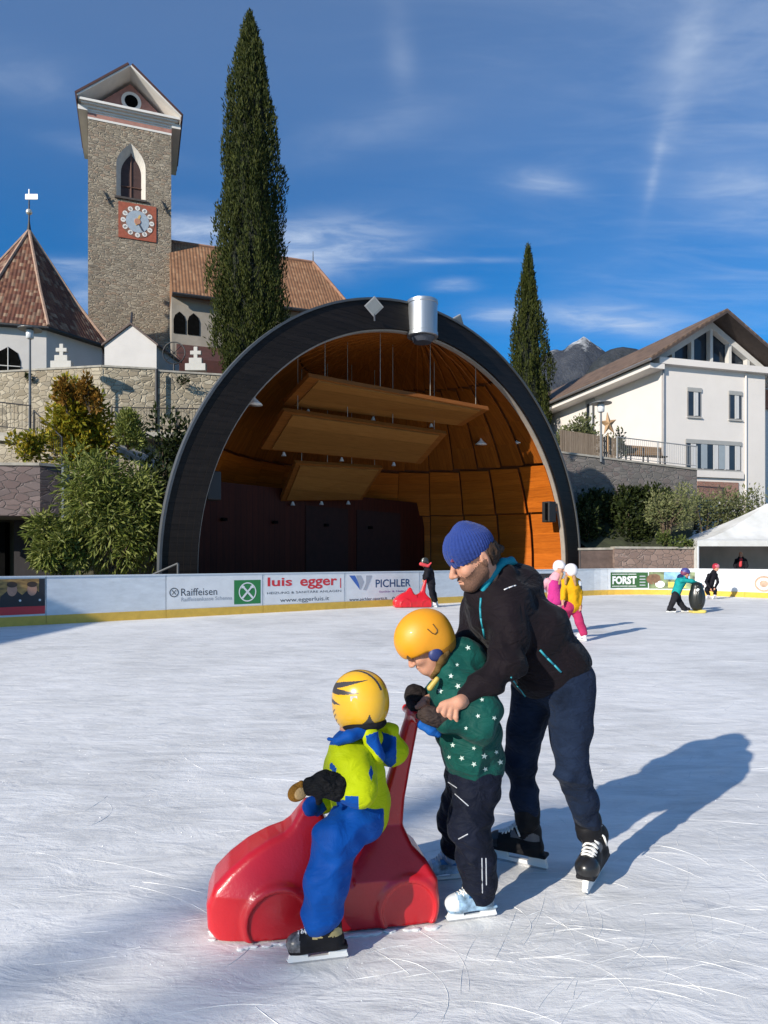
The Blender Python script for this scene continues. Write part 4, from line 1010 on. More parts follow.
# ------------------------------------------------------------------ the church tower
TE = Vector((.94, .34, 0)).normalized(); TN = Vector((.34, -.94, 0)).normalized(); TB = -TN
def tower():
    A = Vector(((88 - 384) / F * 46, 46, 0)); W = 5.38; z0 = 9.0; z1 = 31.25
    t = empty('church_tower', A + Vector((0, 0, z0)), 'tall square grey-brown stone bell tower with painted clock and gabled top', 'church tower')
    q = lambda u, d, z: A + TE * u + TB * d + Vector((0, 0, z))
    def bx(mb, u0, u1, d0, d1, a, b_, mi=0): return mb.hexa([q(u0, d0, a), q(u1, d0, a), q(u1, d1, a), q(u0, d1, a)], [q(u0, d0, b_), q(u1, d0, b_), q(u1, d1, b_), q(u0, d1, b_)], mi)
    # masonry with a real pointed opening: side piers, below, above
    wc = 2.73; hw = .95; zb_, zs, zt = 26.35, 28.55, 30.15
    mb = MB(); bx(mb, 0, W, 0, 5.4, z0, zb_); bx(mb, 0, wc - hw, 0, 5.4, zb_, z1); bx(mb, wc + hw, W, 0, 5.4, zb_, z1); bx(mb, wc - hw, wc + hw, .9, 5.4, zb_, z1)
    n = 7
    arc = []
    for s in (-1, 1):
        pts = [(wc + s * hw, zs)]
        for k in range(1, n + 1):
            f = k / n; pts.append((wc + s * hw * (1 - f ** 1.7), zs + (zt - zs) * (f ** .85)))
        arc.append(pts)
    for s, pts in zip((-1, 1), arc):
        for a, b_ in zip(pts[:-1], pts[1:]):
            u0, u1 = min(a[0], b_[0]), max(a[0], b_[0]); zl = a[1] if a[0] == u0 else b_[1]; zr = b_[1] if b_[0] == u1 else a[1]
            mb.hexa([q(u0, 0, zl), q(u1, 0, zr), q(u1, .9, zr), q(u0, .9, zl)], [q(u0, 0, z1), q(u1, 0, z1), q(u1, .9, z1), q(u0, .9, z1)])
    mb.build('masonry', M_tow, t)
    # window: cream reveal, dark shutters
    fr = MB(); outline = [(wc - hw, zb_)] + arc[0] + arc[1][::-1][1:] + [(wc + hw, zb_)]
    sc = lambda p, k: (wc + (p[0] - wc) * k, zb_ + (p[1] - zb_) * (k * .5 + .5 if k < 1 else 1))
    for a, b_ in zip(outline[:-1], outline[1:]):
        a2, b2 = sc(a, .70), sc(b_, .70)
        fr.face([q(b_[0], -.01, b_[1]), q(a[0], -.01, a[1]), q(a2[0], .40, a2[1]), q(b2[0], .40, b2[1])][::-1])
    wn = fr.build('belfry_window', M('pale_reveal', (.50, .47, .42), .85, .1, 4), t)
    ins = [sc(p, .70) for p in outline]
    MB().face([q(p[0], .405, p[1]) for p in ins]).build('shutter', M('maroon_shutter', (.05, .022, .018), .7, .3, 3), wn)
    MB().tube(q(wc, .38, zb_), q(wc, .38, zt - .3), .05).tube(q(wc - .65, .38, 27.3), q(wc + .65, .38, 27.3), .05).build('mullion', M('brown_mullion', (.10, .045, .03), .7, .1), wn)
    bx(MB(), wc - hw - .1, wc + hw + .1, -.12, .1, zb_ - .14, zb_ - .003).build('sill', M('dark_slate', (.06, .05, .045), .8, .2), wn)
    # pink and white painted bands, moulded cornice
    M_pk = M('faded_pink_plaster', (.34, .17, .14), .85, .15, 3); M_pw2 = M('tower_white', (.66, .64, .60), .8, .06, 2)
    b1 = MB(); bx(b1, -.02, W + .02, -.03, 5.4, z1 + .0, z1 + .14); b1.build('band', M_pw2, t)
    b1 = MB(); bx(b1, -.02, W + .02, -.028, 5.4, z1 + .142, z1 + .42); b1.build('band', M_pk, t)
    b1 = MB()
    for k, (o, h0, h1) in enumerate(((.04, .422, .52), (.10, .522, .66), (.24, .662, .80), (.42, .802, .90), (.55, .902, 1.06))):
        bx(b1, -o, W + o, -o, 5.4, z1 + h0, z1 + h1)
    b1.build('cornice', M_pw2, t)
    # gable: recessed pink wall with a white-ringed round opening, white rakes
    ze = z1 + 1.065; ap = ze + 2.75; o = .62; mid = W / 2
    MB().hexa([q(-.1, .75, ze), q(W + .1, .75, ze), q(W + .1, 5.2, ze), q(-.1, 5.2, ze)], [q(mid - .02, .75, ap - .35), q(mid + .02, .75, ap - .35), q(mid + .02, 5.2, ap - .35), q(mid - .02, 5.2, ap - .35)]).build('gable_wall', M_pk, t)
    oc = q(mid + .05, .74, ze + 1.15)
    oo = MB().lathe(oc, [(.42, 0), (.66, 0), (.66, .10), (.42, .10)], 28, axis=TN).build('oculus', M_pw2, t)
    MB().lathe(oc, [(.44, .0), (.44, .115)], 24, axis=TN).build('opening', M_blk, oo)
    # roof slabs overhanging forward and to the sides, white boarded beneath
    for s in (0, 1):
        e = -o if s == 0 else W + o; 
        lo_ = [q(e, -o, ze + .004), q(mid, -o, ap), q(mid, 5.9, ap), q(e, 5.9, ze + .004)]
        n_ = (lo_[1] - lo_[0]).cross(lo_[2] - lo_[0]).normalized(); n_ = n_ if n_.z > 0 else -n_
        if s: lo_ = lo_[::-1]
        lo_ = lo_[::-1] if (lo_[1] - lo_[0]).cross(lo_[2] - lo_[0]).z < 0 else lo_
        MB().hexa(lo_, [p + n_ * .10 for p in lo_]).build('soffit', M_pw2, t)
        lo2 = [p + n_ * .104 + TN * .05 * (1 if (p - q(0, 2, 0)).dot(TN) > 0 else -1) for p in lo_]
        MB().hexa(lo2, [p + n_ * .14 for p in lo2]).build('roof', M('roof_maroon', (.06, .025, .022), .75, .25, 3), t)
        # eaves fascia running back
        sgn = -1 if s == 0 else 1
        bx(MB(), min(e, e + sgn * .06), max(e, e + sgn * .06), -o, 5.9, ze - .28, ze + .10).build('eaves_board', M('roof_maroon', (.06, .025, .022)), t)
        bx(MB(), min(e - sgn * .6, e - sgn * .003), max(e - sgn * .6, e - sgn * .003), -.2, 5.9, ze - .62, ze - .30).build('eaves_moulding', M_pw2, t)
    # clock
    cx, cz = 3.15, 24.78; hw = 1.23
    cp = MB(); bx(cp, cx - hw, cx + hw, -.06, .02, cz - hw, cz + hw); ck = cp.build('clock', M('clock_red', (.30, .075, .04), .8, .2, 5), t)
    cc = q(cx, -.065, cz)
    MB().lathe(cc, [(1.10, 0), (1.10, .012)], 40, axis=TN).build('numeral_ring', M('clock_brown', (.20, .09, .06), .8, .15, 6), ck)
    MB().lathe(cc, [(.76, .0), (.76, .03)], 36, axis=TN).build('clock_face', M('clock_blue_grey', (.30, .36, .42), .7, .12, 5), ck)
    for k in range(12):
        a = 2 * pi * k / 12; p = cc + (TE * sin(a) + Vector((0, 0, cos(a)))) * .925 + TN * .013
        MB().lathe(p, [(.165, 0), (.165, .012)], 14, axis=TN).build('numeral', M_pw2, ck)
        d = (TE * sin(a) + Vector((0, 0, cos(a)))); sd_ = TE * cos(a) - Vector((0, 0, sin(a))); mk = MB()
        for x in ((-.045, 0, .045) if k % 3 else (-.03, .03)): mk.prism([p + TN * .013 + sd_ * (x - .011) - d * .09, p + TN * .013 + sd_ * (x + .011) - d * .09, p + TN * .013 + sd_ * (x + .011) + d * .09, p + TN * .013 + sd_ * (x - .011) + d * .09], TN * .004)
        mk.build('numeral_mark', M_dk, ck)
    for a, l, w, mt in ((radians(150), .80, .05, M_dk), (radians(20), .52, .07, M('clock_gold', (.55, .36, .12), .4, .1)), (radians(200), .3, .06, MATS['clock_gold'])):
        d = TE * sin(a) + Vector((0, 0, cos(a))); s_ = TE * cos(a) - Vector((0, 0, sin(a)))
        p = cc + TN * .04; MB().prism([p - s_ * w, p + s_ * w, p + d * l * .8 + s_ * w, p + d * l, p + d * l * .8 - s_ * w], TN * .015).build('clock_hand', mt, ck)
    MB().lathe(cc + TN * .05, [(.22, 0), (.20, .02)], 16, axis=TN).build('sun_boss', M('clock_orange', (.42, .20, .12), .6, .1), ck)
    for u in (1.2, 4.95):                # iron anchors
        p = q(u, -.1, 26.0); MB().tube(p + TE * -.22 + Vector((0, 0, .5)), p + TE * .18 + Vector((0, 0, -.35)), .045).tube(p + TE * .25 + Vector((0, 0, .1)), p + TE * -.1 + Vector((0, 0, -.1)), .04).build('wall_anchor', M_iron, t)
tower()

# nave behind
def nave():
    A = Vector((-15.25, 48.9, 0)) - TE * .2; z0 = 10; zr = 24.3; ze = 19.0; hw = 4.8; Ln = 10.6; hip = 2.2
    t = empty('church_nave', A + Vector((0, 0, z0)), 'grey church nave behind the cypress with a brown-red tiled roof', 'church')
    q = lambda u, d, z: A + TE * u + TN * d + Vector((0, 0, z))
    MB().hexa([q(0, hw - .6, z0), q(Ln + 1.6, hw - .6, z0), q(Ln + 1.6, -hw + .6, z0), q(0, -hw + .6, z0)], [q(0, hw - .6, ze), q(Ln + 1.6, hw - .6, ze), q(Ln + 1.6, -hw + .6, ze), q(0, -hw + .6, ze)]).build('wall', M('grey_render', (.27, .24, .20), .9, .2, .8, .3, 14), t)
    rf = MB(); r0, r1 = q(0, 0, zr), q(Ln, 0, zr); a, b_, c, d = q(0, hw, ze - .2), q(Ln + hip, hw, ze - .2), q(Ln + hip, -hw, ze - .2), q(0, -hw, ze - .2)
    rf.face([a, b_, r1, r0]); rf.face([b_, c, r1]); rf.face([c, d, r0, r1]); rf.face([a, r0, d]); rf.face([a, d, c, b_])
    ro = rf.build('roof', tiles('nave_roof_tiles', [(.20, .095, .045), (.29, .145, .07), (.24, .115, .055), (.34, .19, .10)], .22, .32), t)
    MB().path([r0, r1 + Vector((0, 0, .05)), b_], .12, 6).build('ridge_tile', M('ridge_clay', (.26, .14, .09), .85, .2), ro)
    MB().tube(r1, r1 + Vector((0, 0, .9)), .05, .02).build('finial', M_iron, ro)
    MB().tube(q(0, hw + .05, ze - .25), q(Ln + hip, hw + .05, ze - .25), .12, n=6).build('gutter', M_iron, t)
    for px in (179.5, 193.5):
        # find u so that the window stands at this bearing on the wall plane
        lo, hi = -5, 30
        for _ in range(40):
            m = (lo + hi) / 2; p = q(m, hw - .6, 19)
            if 384 + F * p.x / p.y < px: lo = m
            else: hi = m
        pts = [q(lo + x, hw - .58, z) for x, z in [(-.38, 16.4), (.38, 16.4), (.38, 17.3), (.28, 17.6), (0, 17.85), (-.28, 17.6), (-.38, 17.3)]]
        w = MB().prism(pts, TN * .03).build('window', M_blk, t)
    lt = MB(); e0, e1 = .3, 7
    lt.hexa([q(e0, hw + 2.6, 10), q(e1, hw + 2.6, 10), q(e1, hw - .59, 10), q(e0, hw - .59, 10)], [q(e0, hw + 2.6, 13.9), q(e1, hw + 2.6, 13.9), q(e1, hw - .59, 15.7), q(e0, hw - .59, 15.7)])
    lt.build('lean_to', M('dark_red_shed', (.06, .018, .014), .85, .3, 2), t)
nave()

# ------------------------------------------------------------------ trees and shrubs
cypress(P(250, 392, 36.0) * 1, 20.0, 1.84, 'tall dark slender cypress between the bell tower and the arch', 1, 60000)
cypress(Vector((P(528, 560, 46).x, 46, 4.5)), 18.1, 1.62, 'smaller cypress right of the arch', 2, 36000)
LF_y = leafm('yellowing_leaves', [(.18, .20, .018), (.32, .30, .03), (.44, .32, .03), (.13, .17, .018), (.40, .26, .02)], .5, .3)
LF_b = leafm('bamboo_leaves', [(.09, .12, .02), (.18, .21, .04), (.30, .32, .10), (.11, .15, .025)], .45, .25)
LF_o = leafm('olive_leaves', [(.08, .095, .04), (.14, .155, .07), (.20, .21, .10), (.10, .12, .05)], .5, .2)
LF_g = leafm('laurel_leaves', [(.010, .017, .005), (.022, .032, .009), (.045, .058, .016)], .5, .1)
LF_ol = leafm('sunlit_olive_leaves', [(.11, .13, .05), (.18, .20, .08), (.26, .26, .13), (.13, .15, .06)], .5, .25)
LF_rd = leafm('autumn_leaves', [(.22, .10, .015), (.30, .16, .03), (.14, .11, .02)], .5, .3)
bush(P(80, 470, 27.2), (1.5, 1.1, 3.7), LF_y, 'yellow-green small tree in front of the rubble wall', 21, 5200, (.14, .30), .26, .2, 0, 'small_tree', cat='tree', clumps=22)
bush(P(103, 420, 26.6) + Vector((0, 0, -5.5)), (.9, .8, .1), LF_y, 'x', 22, 10, (.1, .2), .3)  if False else None
bush(P(68, 416, 26.4), (.55, .4, 1.5), LF_rd, 'orange-tipped top shoots of the small tree, left one', 23, 800, (.10, .22), .3, 0, 0, 'shoots', clumps=6, cat='plant', group='orange shoots')
bush(P(90, 412, 26.4), (.5, .4, 1.5), LF_rd, 'orange-tipped top shoots of the small tree, right one', 24, 800, (.10, .22), .3, 0, 0, 'shoots', clumps=6, cat='plant', group='orange shoots')
bush(P(112, 572, 19.6), (1.55, 1.2, 3.5), LF_b, 'big light green bamboo bush with drooping leaves behind the boards', 25, 14000, (.12, .30), .13, .6, 0, 'bamboo_bush', clumps=46)
bush(P(60, 572, 19.2), (.95, .8, 1.55), LF_b, 'small lower bamboo bush in front of the dark garage wall', 26, 4200, (.12, .28), .13, .6, 0, 'bamboo_bush', clumps=14)
bush(P(128, 450, 26), (.9, .8, 1.5), LF_b, 'upright leafy bush by the stair railing', 27, 2400, (.12, .26), .14, -.1, 0, clumps=10)
bush(P(24, 462, 24.5), (.8, .6, 1.0), LF_y, 'low bush on top of the pinkish wall', 28, 900, (.1, .25), .25, 0, 0, clumps=8)
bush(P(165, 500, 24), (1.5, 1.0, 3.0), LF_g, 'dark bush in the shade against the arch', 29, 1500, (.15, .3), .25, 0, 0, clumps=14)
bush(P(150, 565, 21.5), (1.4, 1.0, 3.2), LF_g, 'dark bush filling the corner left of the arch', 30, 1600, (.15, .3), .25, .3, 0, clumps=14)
for i, (px, y, Y, lab) in enumerate(((30, 378, 33.9, 'tuft of weeds on the rubble wall near the lamp post'), (183, 381, 33.85, 'tuft of weeds on the rubble wall below the right stone cross'))):
    bush(P(px, y + 3, Y - .1), (.4, .15, .35), LF_g, lab, 40 + i, 130, (.08, .18), .25, .3, clumps=4, name='weeds', cat='plant', group='weeds on the wall')

# ------------------------------------------------------------------ right side: terrace, house, tent
wall('retaining_wall', [XY(545, 31.4, 6.42), XY(620, 32.6, 6.15), XY(697, 34.0, 5.88)], 2.9, .5, stone('grey_terrace_stone', [(.12, .11, .10), (.20, .18, .16), (.16, .12, .11), (.24, .21, .19)], (.15, .14, .13), 2.4, (1, 2.0, 1)), 'grey stone terrace wall under the wooden fence and bench')
wall('low_wall', [XY(556, 28.9, 1.80), XY(614, 28.9, 1.84)], -.02, .4, M('shaded_block', (.10, .07, .06), .9, .3, 3, .3), 'low wall left of the pinkish one, shade put into its dark colour', group='low walls')  # dark colour stands in for the shade on this stretch of wall
wall('low_wall', [XY(614.5, 28.7, 1.88), XY(700, 28.9, 1.86)], -.02, .4, stone('low_pink_stone', [(.22, .14, .11), (.32, .22, .18), (.18, .12, .10)], (.22, .17, .15), 3.2, (1, 1.5, 1)), 'low pinkish stone wall left of the white tent', group='low walls')
M_fw = wood('grey_fence_wood', (.16, .12, .09), (.30, .24, .18), .12, .8, 'V', .6)
ft = empty('wooden_fence', P(563, 458, 32.0), 'weathered upright-board fence on the terrace wall left of the star', 'fence')
a0, b0 = Vector(XY(560, 31.9, 6.5)), Vector(XY(616, 32.7, 6.25)); n = 26
pk = MB()
for k in range(n):
    p = a0.lerp(b0, (k + .5) / n); hgt = 1.02 if k < 16 else 1.0
    pk.box(p + Vector((0, 0, hgt / 2)), (.085 if k > 15 else .10, .03, hgt), atan2(b0.y - a0.y, b0.x - a0.x))
pk.build('picket_panel', M_fw, ft); MB().tube(a0 + Vector((0, .05, .25)), b0 + Vector((0, .05, .25)), .04).tube(a0 + Vector((0, .05, .8)), b0 + Vector((0, .05, .8)), .04).build('rail', M_fw, ft)
# wooden star
def star():
    c = P(608.5, 424, 32.3); t = []; R1, R2 = .56, .22
    for k in range(10):
        a = pi / 2 + .12 + k * pi / 5; r = R1 if k % 2 == 0 else R2; t.append(c + Vector((r * cos(a) * .82, .25 * r * cos(a), r * sin(a))))
    c2 = c + Vector((0, -.14, 0)); mb = MB()
    for k in range(10): j = (k + 1) % 10; mb.face([t[k], t[j], c2][::-1]); mb.face([t[k] + Vector((0, .06, 0)), t[j] + Vector((0, .06, 0)), c + Vector((0, .2, 0))]); mb.face([t[k], t[k] + Vector((0, .06, 0)), t[j] + Vector((0, .06, 0)), t[j]])
    mb.tube(c + Vector((0, .1, -.4)), c + Vector((0, .1, -1.3)), .03)
    tag(mb.build('wooden_star', M('pale_star_wood', (.36, .22, .11), .7, .2, 5)), 'pale wooden five-pointed star standing above the fence', 'star decoration')
star()
# mesh railing and bench
rt = railing('railing', [Vector(XY(617, 32.6, 6.2)), Vector(XY(697, 34.0, 5.97))], 1.1, 'thin grey mesh railing in front of the bench', .11, 'terrace railings', 1.7, M('galvanised', (.22, .23, .24), .5, .15))
def bench():
    a, b_ = P(629, 463, 33.6), P(668, 465.5, 34.3); d = (b_ - a); n = Vector((-d.y, d.x, 0)).normalized(); t = empty('park_bench', a, 'brown wooden bench on the terrace in front of the white house', 'bench'); u = Vector((0, 0, 1))
    m = wood('bench_wood', (.20, .12, .06), (.32, .20, .10), .12, .6, 'U', .6)
    z = lambda h: u * h
    MB().hexa([a + z(.42), b_ + z(.42), b_ + n * .4 + z(.42), a + n * .4 + z(.42)], [a + z(.47), b_ + z(.47), b_ + n * .4 + z(.47), a + n * .4 + z(.47)]).build('seat', m, t)
    MB().hexa([a + n * .4 + z(.52), b_ + n * .4 + z(.52), b_ + n * .45 + z(.52), a + n * .45 + z(.52)], [a + n * .48 + z(.98), b_ + n * .48 + z(.98), b_ + n * .53 + z(.98), a + n * .53 + z(.98)]).build('backrest', m, t)
    for f in (.06, .5, .94): p = a.lerp(b_, f); MB().tube(p + n * .05 - u * .05, p + n * .05 + z(.42), .04).tube(p + n * .4 - u * .05, p + n * .45 + z(.9), .04).build('leg', M_iron, t)
bench()
bush(Vector(XY(581, 33.2, 6.2)), (1.35, .8, 2.15), LF_o, 'rounded green shrub behind the wooden fence', 50, 2300, (.10, .22), .28, 0, 0, clumps=18)
bush(Vector(XY(618, 34.0, 6.2)), (.55, .5, 1.9), LF_o, 'narrow shrub between the star and the white house', 51, 700, (.10, .2), .28, 0, 0, clumps=8)
def house():
    A = Vector((14.68, 36, 0)); FE = Vector((.962, .274, 0)).normalized(); FN = Vector((.274, -.962, 0)).normalized(); IB = -FN
    z0, z1 = 2.5, 12.05; W = 6.8; Ln = 22
    t = empty('white_house', A + Vector((0, 0, z0)), 'large white house with a glazed timber gable and brown tiled roof', 'house')
    q = lambda u, d, z: A + FE * u + IB * d + Vector((0, 0, z))
    def bx(mb, u0, u1, d0, d1, a, b_): return mb.hexa([q(u0, d0, a), q(u1, d0, a), q(u1, d1, a), q(u0, d1, a)], [q(u0, d0, b_), q(u1, d0, b_), q(u1, d1, b_), q(u0, d1, b_)])
    bx(MB(), 0, W, 0, Ln, z0, z1).build('wall', M('white_render', (.64, .60, .56), .85, .04, .6, .1, 40), t)
    mid = 3.7; zr = 14.65; sl = (zr - 11.75) / (mid + 1.0)
    ztop = lambda u: zr - abs(u - mid) * sl
    # set-back gable wall, dark glass, pale posts
    g = MB(); g.hexa([q(.0, 1.2, z1), q(W, 1.2, z1), q(W, 1.5, z1), q(0, 1.5, z1)], [q(.01, 1.2, z1 + .02), q(W - .01, 1.2, z1 + .02), q(W - .01, 1.5, z1 + .02), q(.01, 1.5, z1 + .02)])
    MB().prism([q(.4, .9, z1 + .02), q(2 * mid - .4, .9, z1 + .02), q(mid, .9, ztop(mid) - .25)], IB * .3).build('gable_glazing', M('dark_glass', (.02, .028, .04), .08, .3, .5), t)
    for u in (1.2, 2.45, 3.7, 4.95, 6.2):
        bx(MB(), u - .09, u + .09, .55, .85, z1 + .03, ztop(u) - .15).build('gable_post', M('pale_timber', (.52, .51, .49), .7, .05), t)
    for s, (ua, ub) in enumerate(((-.2, mid), (mid, 2 * mid + .2))):
        pts = [q(ua, .5, ztop(ua) - .12), q(ub, .5, ztop(ub) - .12), q(ub, .5, ztop(ub) - .48), q(ua, .5, ztop(ua) - .48)]
        MB().prism(pts[::-1], IB * .35).build('gable_beam', MATS['pale_timber'], t)
    # belt under the gable
    bx(MB(), -.35, W + .35, -.32, .3, z1 - .34, z1 - .003).build('cornice', MATS['white_render'], t)
    bx(MB(), -.1, W + .1, -.12, 1.3, z1 - .002, z1 + .05).build('balcony_floor', MATS['pale_timber'], t)
    # roof
    Mr = tiles('brown_roof_tiles', [(.10, .065, .045), (.15, .095, .065), (.19, .125, .085), (.12, .075, .05)], .3, .35)
    Mf = M('dark_eaves', (.055, .04, .035), .8, .2)
    for s in (-1, 1):
        ue = mid + s * (mid + 1.05); f0 = -.60
        lo_ = [q(ue, f0, ztop(ue)), q(mid, f0, zr), q(mid, Ln + 1, zr), q(ue, Ln + 1, ztop(ue))]
        if (lo_[1] - lo_[0]).cross(lo_[2] - lo_[0]).z < 0: lo_ = lo_[::-1]
        up = Vector((0, 0, 1))
        MB().hexa(lo_, [p + up * .14 for p in lo_]).build('rafters', Mf, t)
        lo2 = [p + up * .143 for p in lo_]; ro = MB().hexa(lo2, [p + up * .10 for p in lo2]).build('roof', Mr, t)
        gq = q(ue + s * .08, f0, ztop(ue) + .06); MB().tube(gq, q(ue + s * .08, Ln + 1, ztop(ue) + .06), .09, n=8).build('gutter', M('zinc_gutter', (.25, .24, .24), .4, .1, metal=.5), t)
        # white boarded eaves box
        uu = sorted((ue - s * .12, mid + s * (mid + .02)))
        bx(MB(), uu[0], uu[1], -.3 if s < 0 else 0, Ln + .8, z1 - .62, ztop(ue) - .02).build('eaves_box', MATS['white_render'], t)
    def win(u, z, w, h, d=0.0, n=1, name='window', side=False):
        if side: Q = lambda a, dd, zz: A + IB * (u + a) + FE * dd + Vector((0, 0, zz))
        else: Q = lambda a, dd, zz: q(u + a, dd, zz)
        def b2(a0, a1, d0, d1, c0, c1):
            if side: a0, a1 = -a1, -a0
            P_ = [Q(a0, d0, c0), Q(a1, d0, c0), Q(a1, d1, c0), Q(a0, d1, c0)]; 
            if (P_[1] - P_[0]).cross(P_[2] - P_[0]).z < 0: P_ = P_[::-1]
            return MB().hexa(P_, [p + Vector((0, 0, c1 - c0)) for p in P_])
        o = b2(-w / 2, w / 2, -.03, .01, z - h / 2, z + h / 2).build(name, M('window_frame_grey', (.20, .19, .18), .6, .1), t)
        b2(-w / 2 + .07, w / 2 - .07, -.036, -.031, z - h / 2 + .07, z + h / 2 - .2).build('pane', MATS['dark_glass'], o)
        b2(-w / 2 - .02, w / 2 + .02, -.07, -.037, z + h / 2 - .2, z + h / 2 + .02).build('blind_box', M('blind_grey', (.30, .30, .29), .6, .05), o)
        b2(-w / 2 - .05, w / 2 + .05, -.10, .01, z - h / 2 - .06, z - h / 2 - .003).build('sill', M('sill_stone', (.40, .39, .37), .7, .05), o)
        for k in range(n):
            a = -w / 2 + w * (k + .5) / n
            b2(a - .05, a + .05, -.05, -.037, z - h / 2 + .04, z + h / 2 - .2).build('mullion', MATS['pale_timber'], o)
            b2(a + .06, a + .06 + min(.22, w * .2), -.045, -.0375, z - h / 2 + .08, z + h / 2 - .21).build('curtain', M('curtain_white', (.5, .5, .5), .9, .1, stretch=(6, 6, .3)), o)
        return o
    Z = lambda y, Y: HC + (HY - y) / F * Y
    def u_at(px):
        lo, hi = -1, 12
        for _ in range(40):
            m = (lo + hi) / 2; p = q(m, 0, 0)
            if 384 + F * p.x / p.y < px: lo = m
            else: hi = m
        return lo
    u1, u2 = u_at(694), u_at(735); win(u1, Z(402.5, 36.5), .88, 1.55); win(u2, Z(406.3, 37.4), .85, 1.55)
    ua, ub = u_at(685.5), u_at(740.6); o = win((ua + ub) / 2, Z(456.0, 37.0), ub - ua, 1.6, n=5, name='window_band')
    for f in (.32, .64):
        p = ua + (ub - ua) * f; bx(MB(), p - .2, p + .2, -.06, -.052, Z(456, 37) - .72, Z(456, 37) + .58).build('shutter_panel', M('shutter_blue_grey', (.26, .30, .33), .6, .05), o)
    bx(MB(), u_at(697), u_at(738), -.05, .01, Z(500, 37), Z(482, 37)).build('brick_panel', stone('brick_red', [(.32, .12, .08), (.40, .18, .13), (.28, .11, .08)], (.30, .22, .18), 5, (1, 2, 1), kind='UV'), t)
    bx(MB(), ua - .3, ub + .1, -.14, .01, Z(478, 37), Z(471.8, 37)).build('ledge', MATS['white_render'], t)
    # side window on the long wall
    win(6.6, Z(418, 42), .9, 2.4, side=True)
    for u, d in ((.10, -.06), (u_at(745), -.06)):
        MB().tube(q(u, d, z0), q(u, d, z1 - .4), .05, n=8).build('downpipe', MATS['zinc_gutter'] if u < 1 else MATS['white_render'], t)
    bx(MB(), W - .02, W + 3, 1.5, 9, z0, 12).build('annex', MATS['white_render'], t)
    bx(MB(), W + .9, W + 2.6, 1.3, 1.495, 10.2, 11.3).build('annex_blind', M('terracotta', (.30, .12, .07), .8, .2), t)
house()
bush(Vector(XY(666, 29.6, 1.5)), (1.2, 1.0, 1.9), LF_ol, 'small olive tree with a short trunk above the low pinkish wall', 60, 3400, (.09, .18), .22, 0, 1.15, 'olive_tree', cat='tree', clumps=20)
bush(P(706, 545, 33.0), (1.5, 1.0, 2.6), LF_o, 'grey-green shrub behind the tent corner, left of the brick wall', 61, 2600, (.10, .2), .22, 0, 0, clumps=16, group='grey-green shrubs')
bush(P(729, 545, 33.4), (1.5, 1.0, 2.5), LF_o, 'grey-green shrub below the brick panel of the house', 62, 2400, (.10, .2), .22, 0, 0, clumps=16, group='grey-green shrubs')
bush(P(759, 545, 33.2), (1.5, 1.0, 2.7), LF_o, 'grey-green shrub behind the tent at the right edge', 63, 2400, (.10, .2), .22, 0, 0, clumps=16, group='grey-green shrubs')
bush(P(677, 551, 29.3), (1.0, .6, .85), leafm('low_green', [(.05, .075, .02), (.09, .12, .03), (.12, .15, .05)], .5, .2), 'low green mound of plants under the olive tree', 64, 900, (.08, .16), .3, 0, 0, clumps=9)
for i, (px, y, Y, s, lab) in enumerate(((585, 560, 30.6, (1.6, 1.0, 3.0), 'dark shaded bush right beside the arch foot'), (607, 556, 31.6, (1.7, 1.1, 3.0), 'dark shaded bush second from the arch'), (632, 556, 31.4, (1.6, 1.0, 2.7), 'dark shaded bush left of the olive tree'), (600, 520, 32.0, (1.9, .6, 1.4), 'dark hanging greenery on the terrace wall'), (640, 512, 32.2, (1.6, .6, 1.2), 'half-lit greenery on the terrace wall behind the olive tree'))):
    bush(P(px, y, Y), s, LF_g, lab, 70 + i, 2000, (.12, .26), .28, .1, 0, clumps=16, group='dark bushes below the terrace wall')

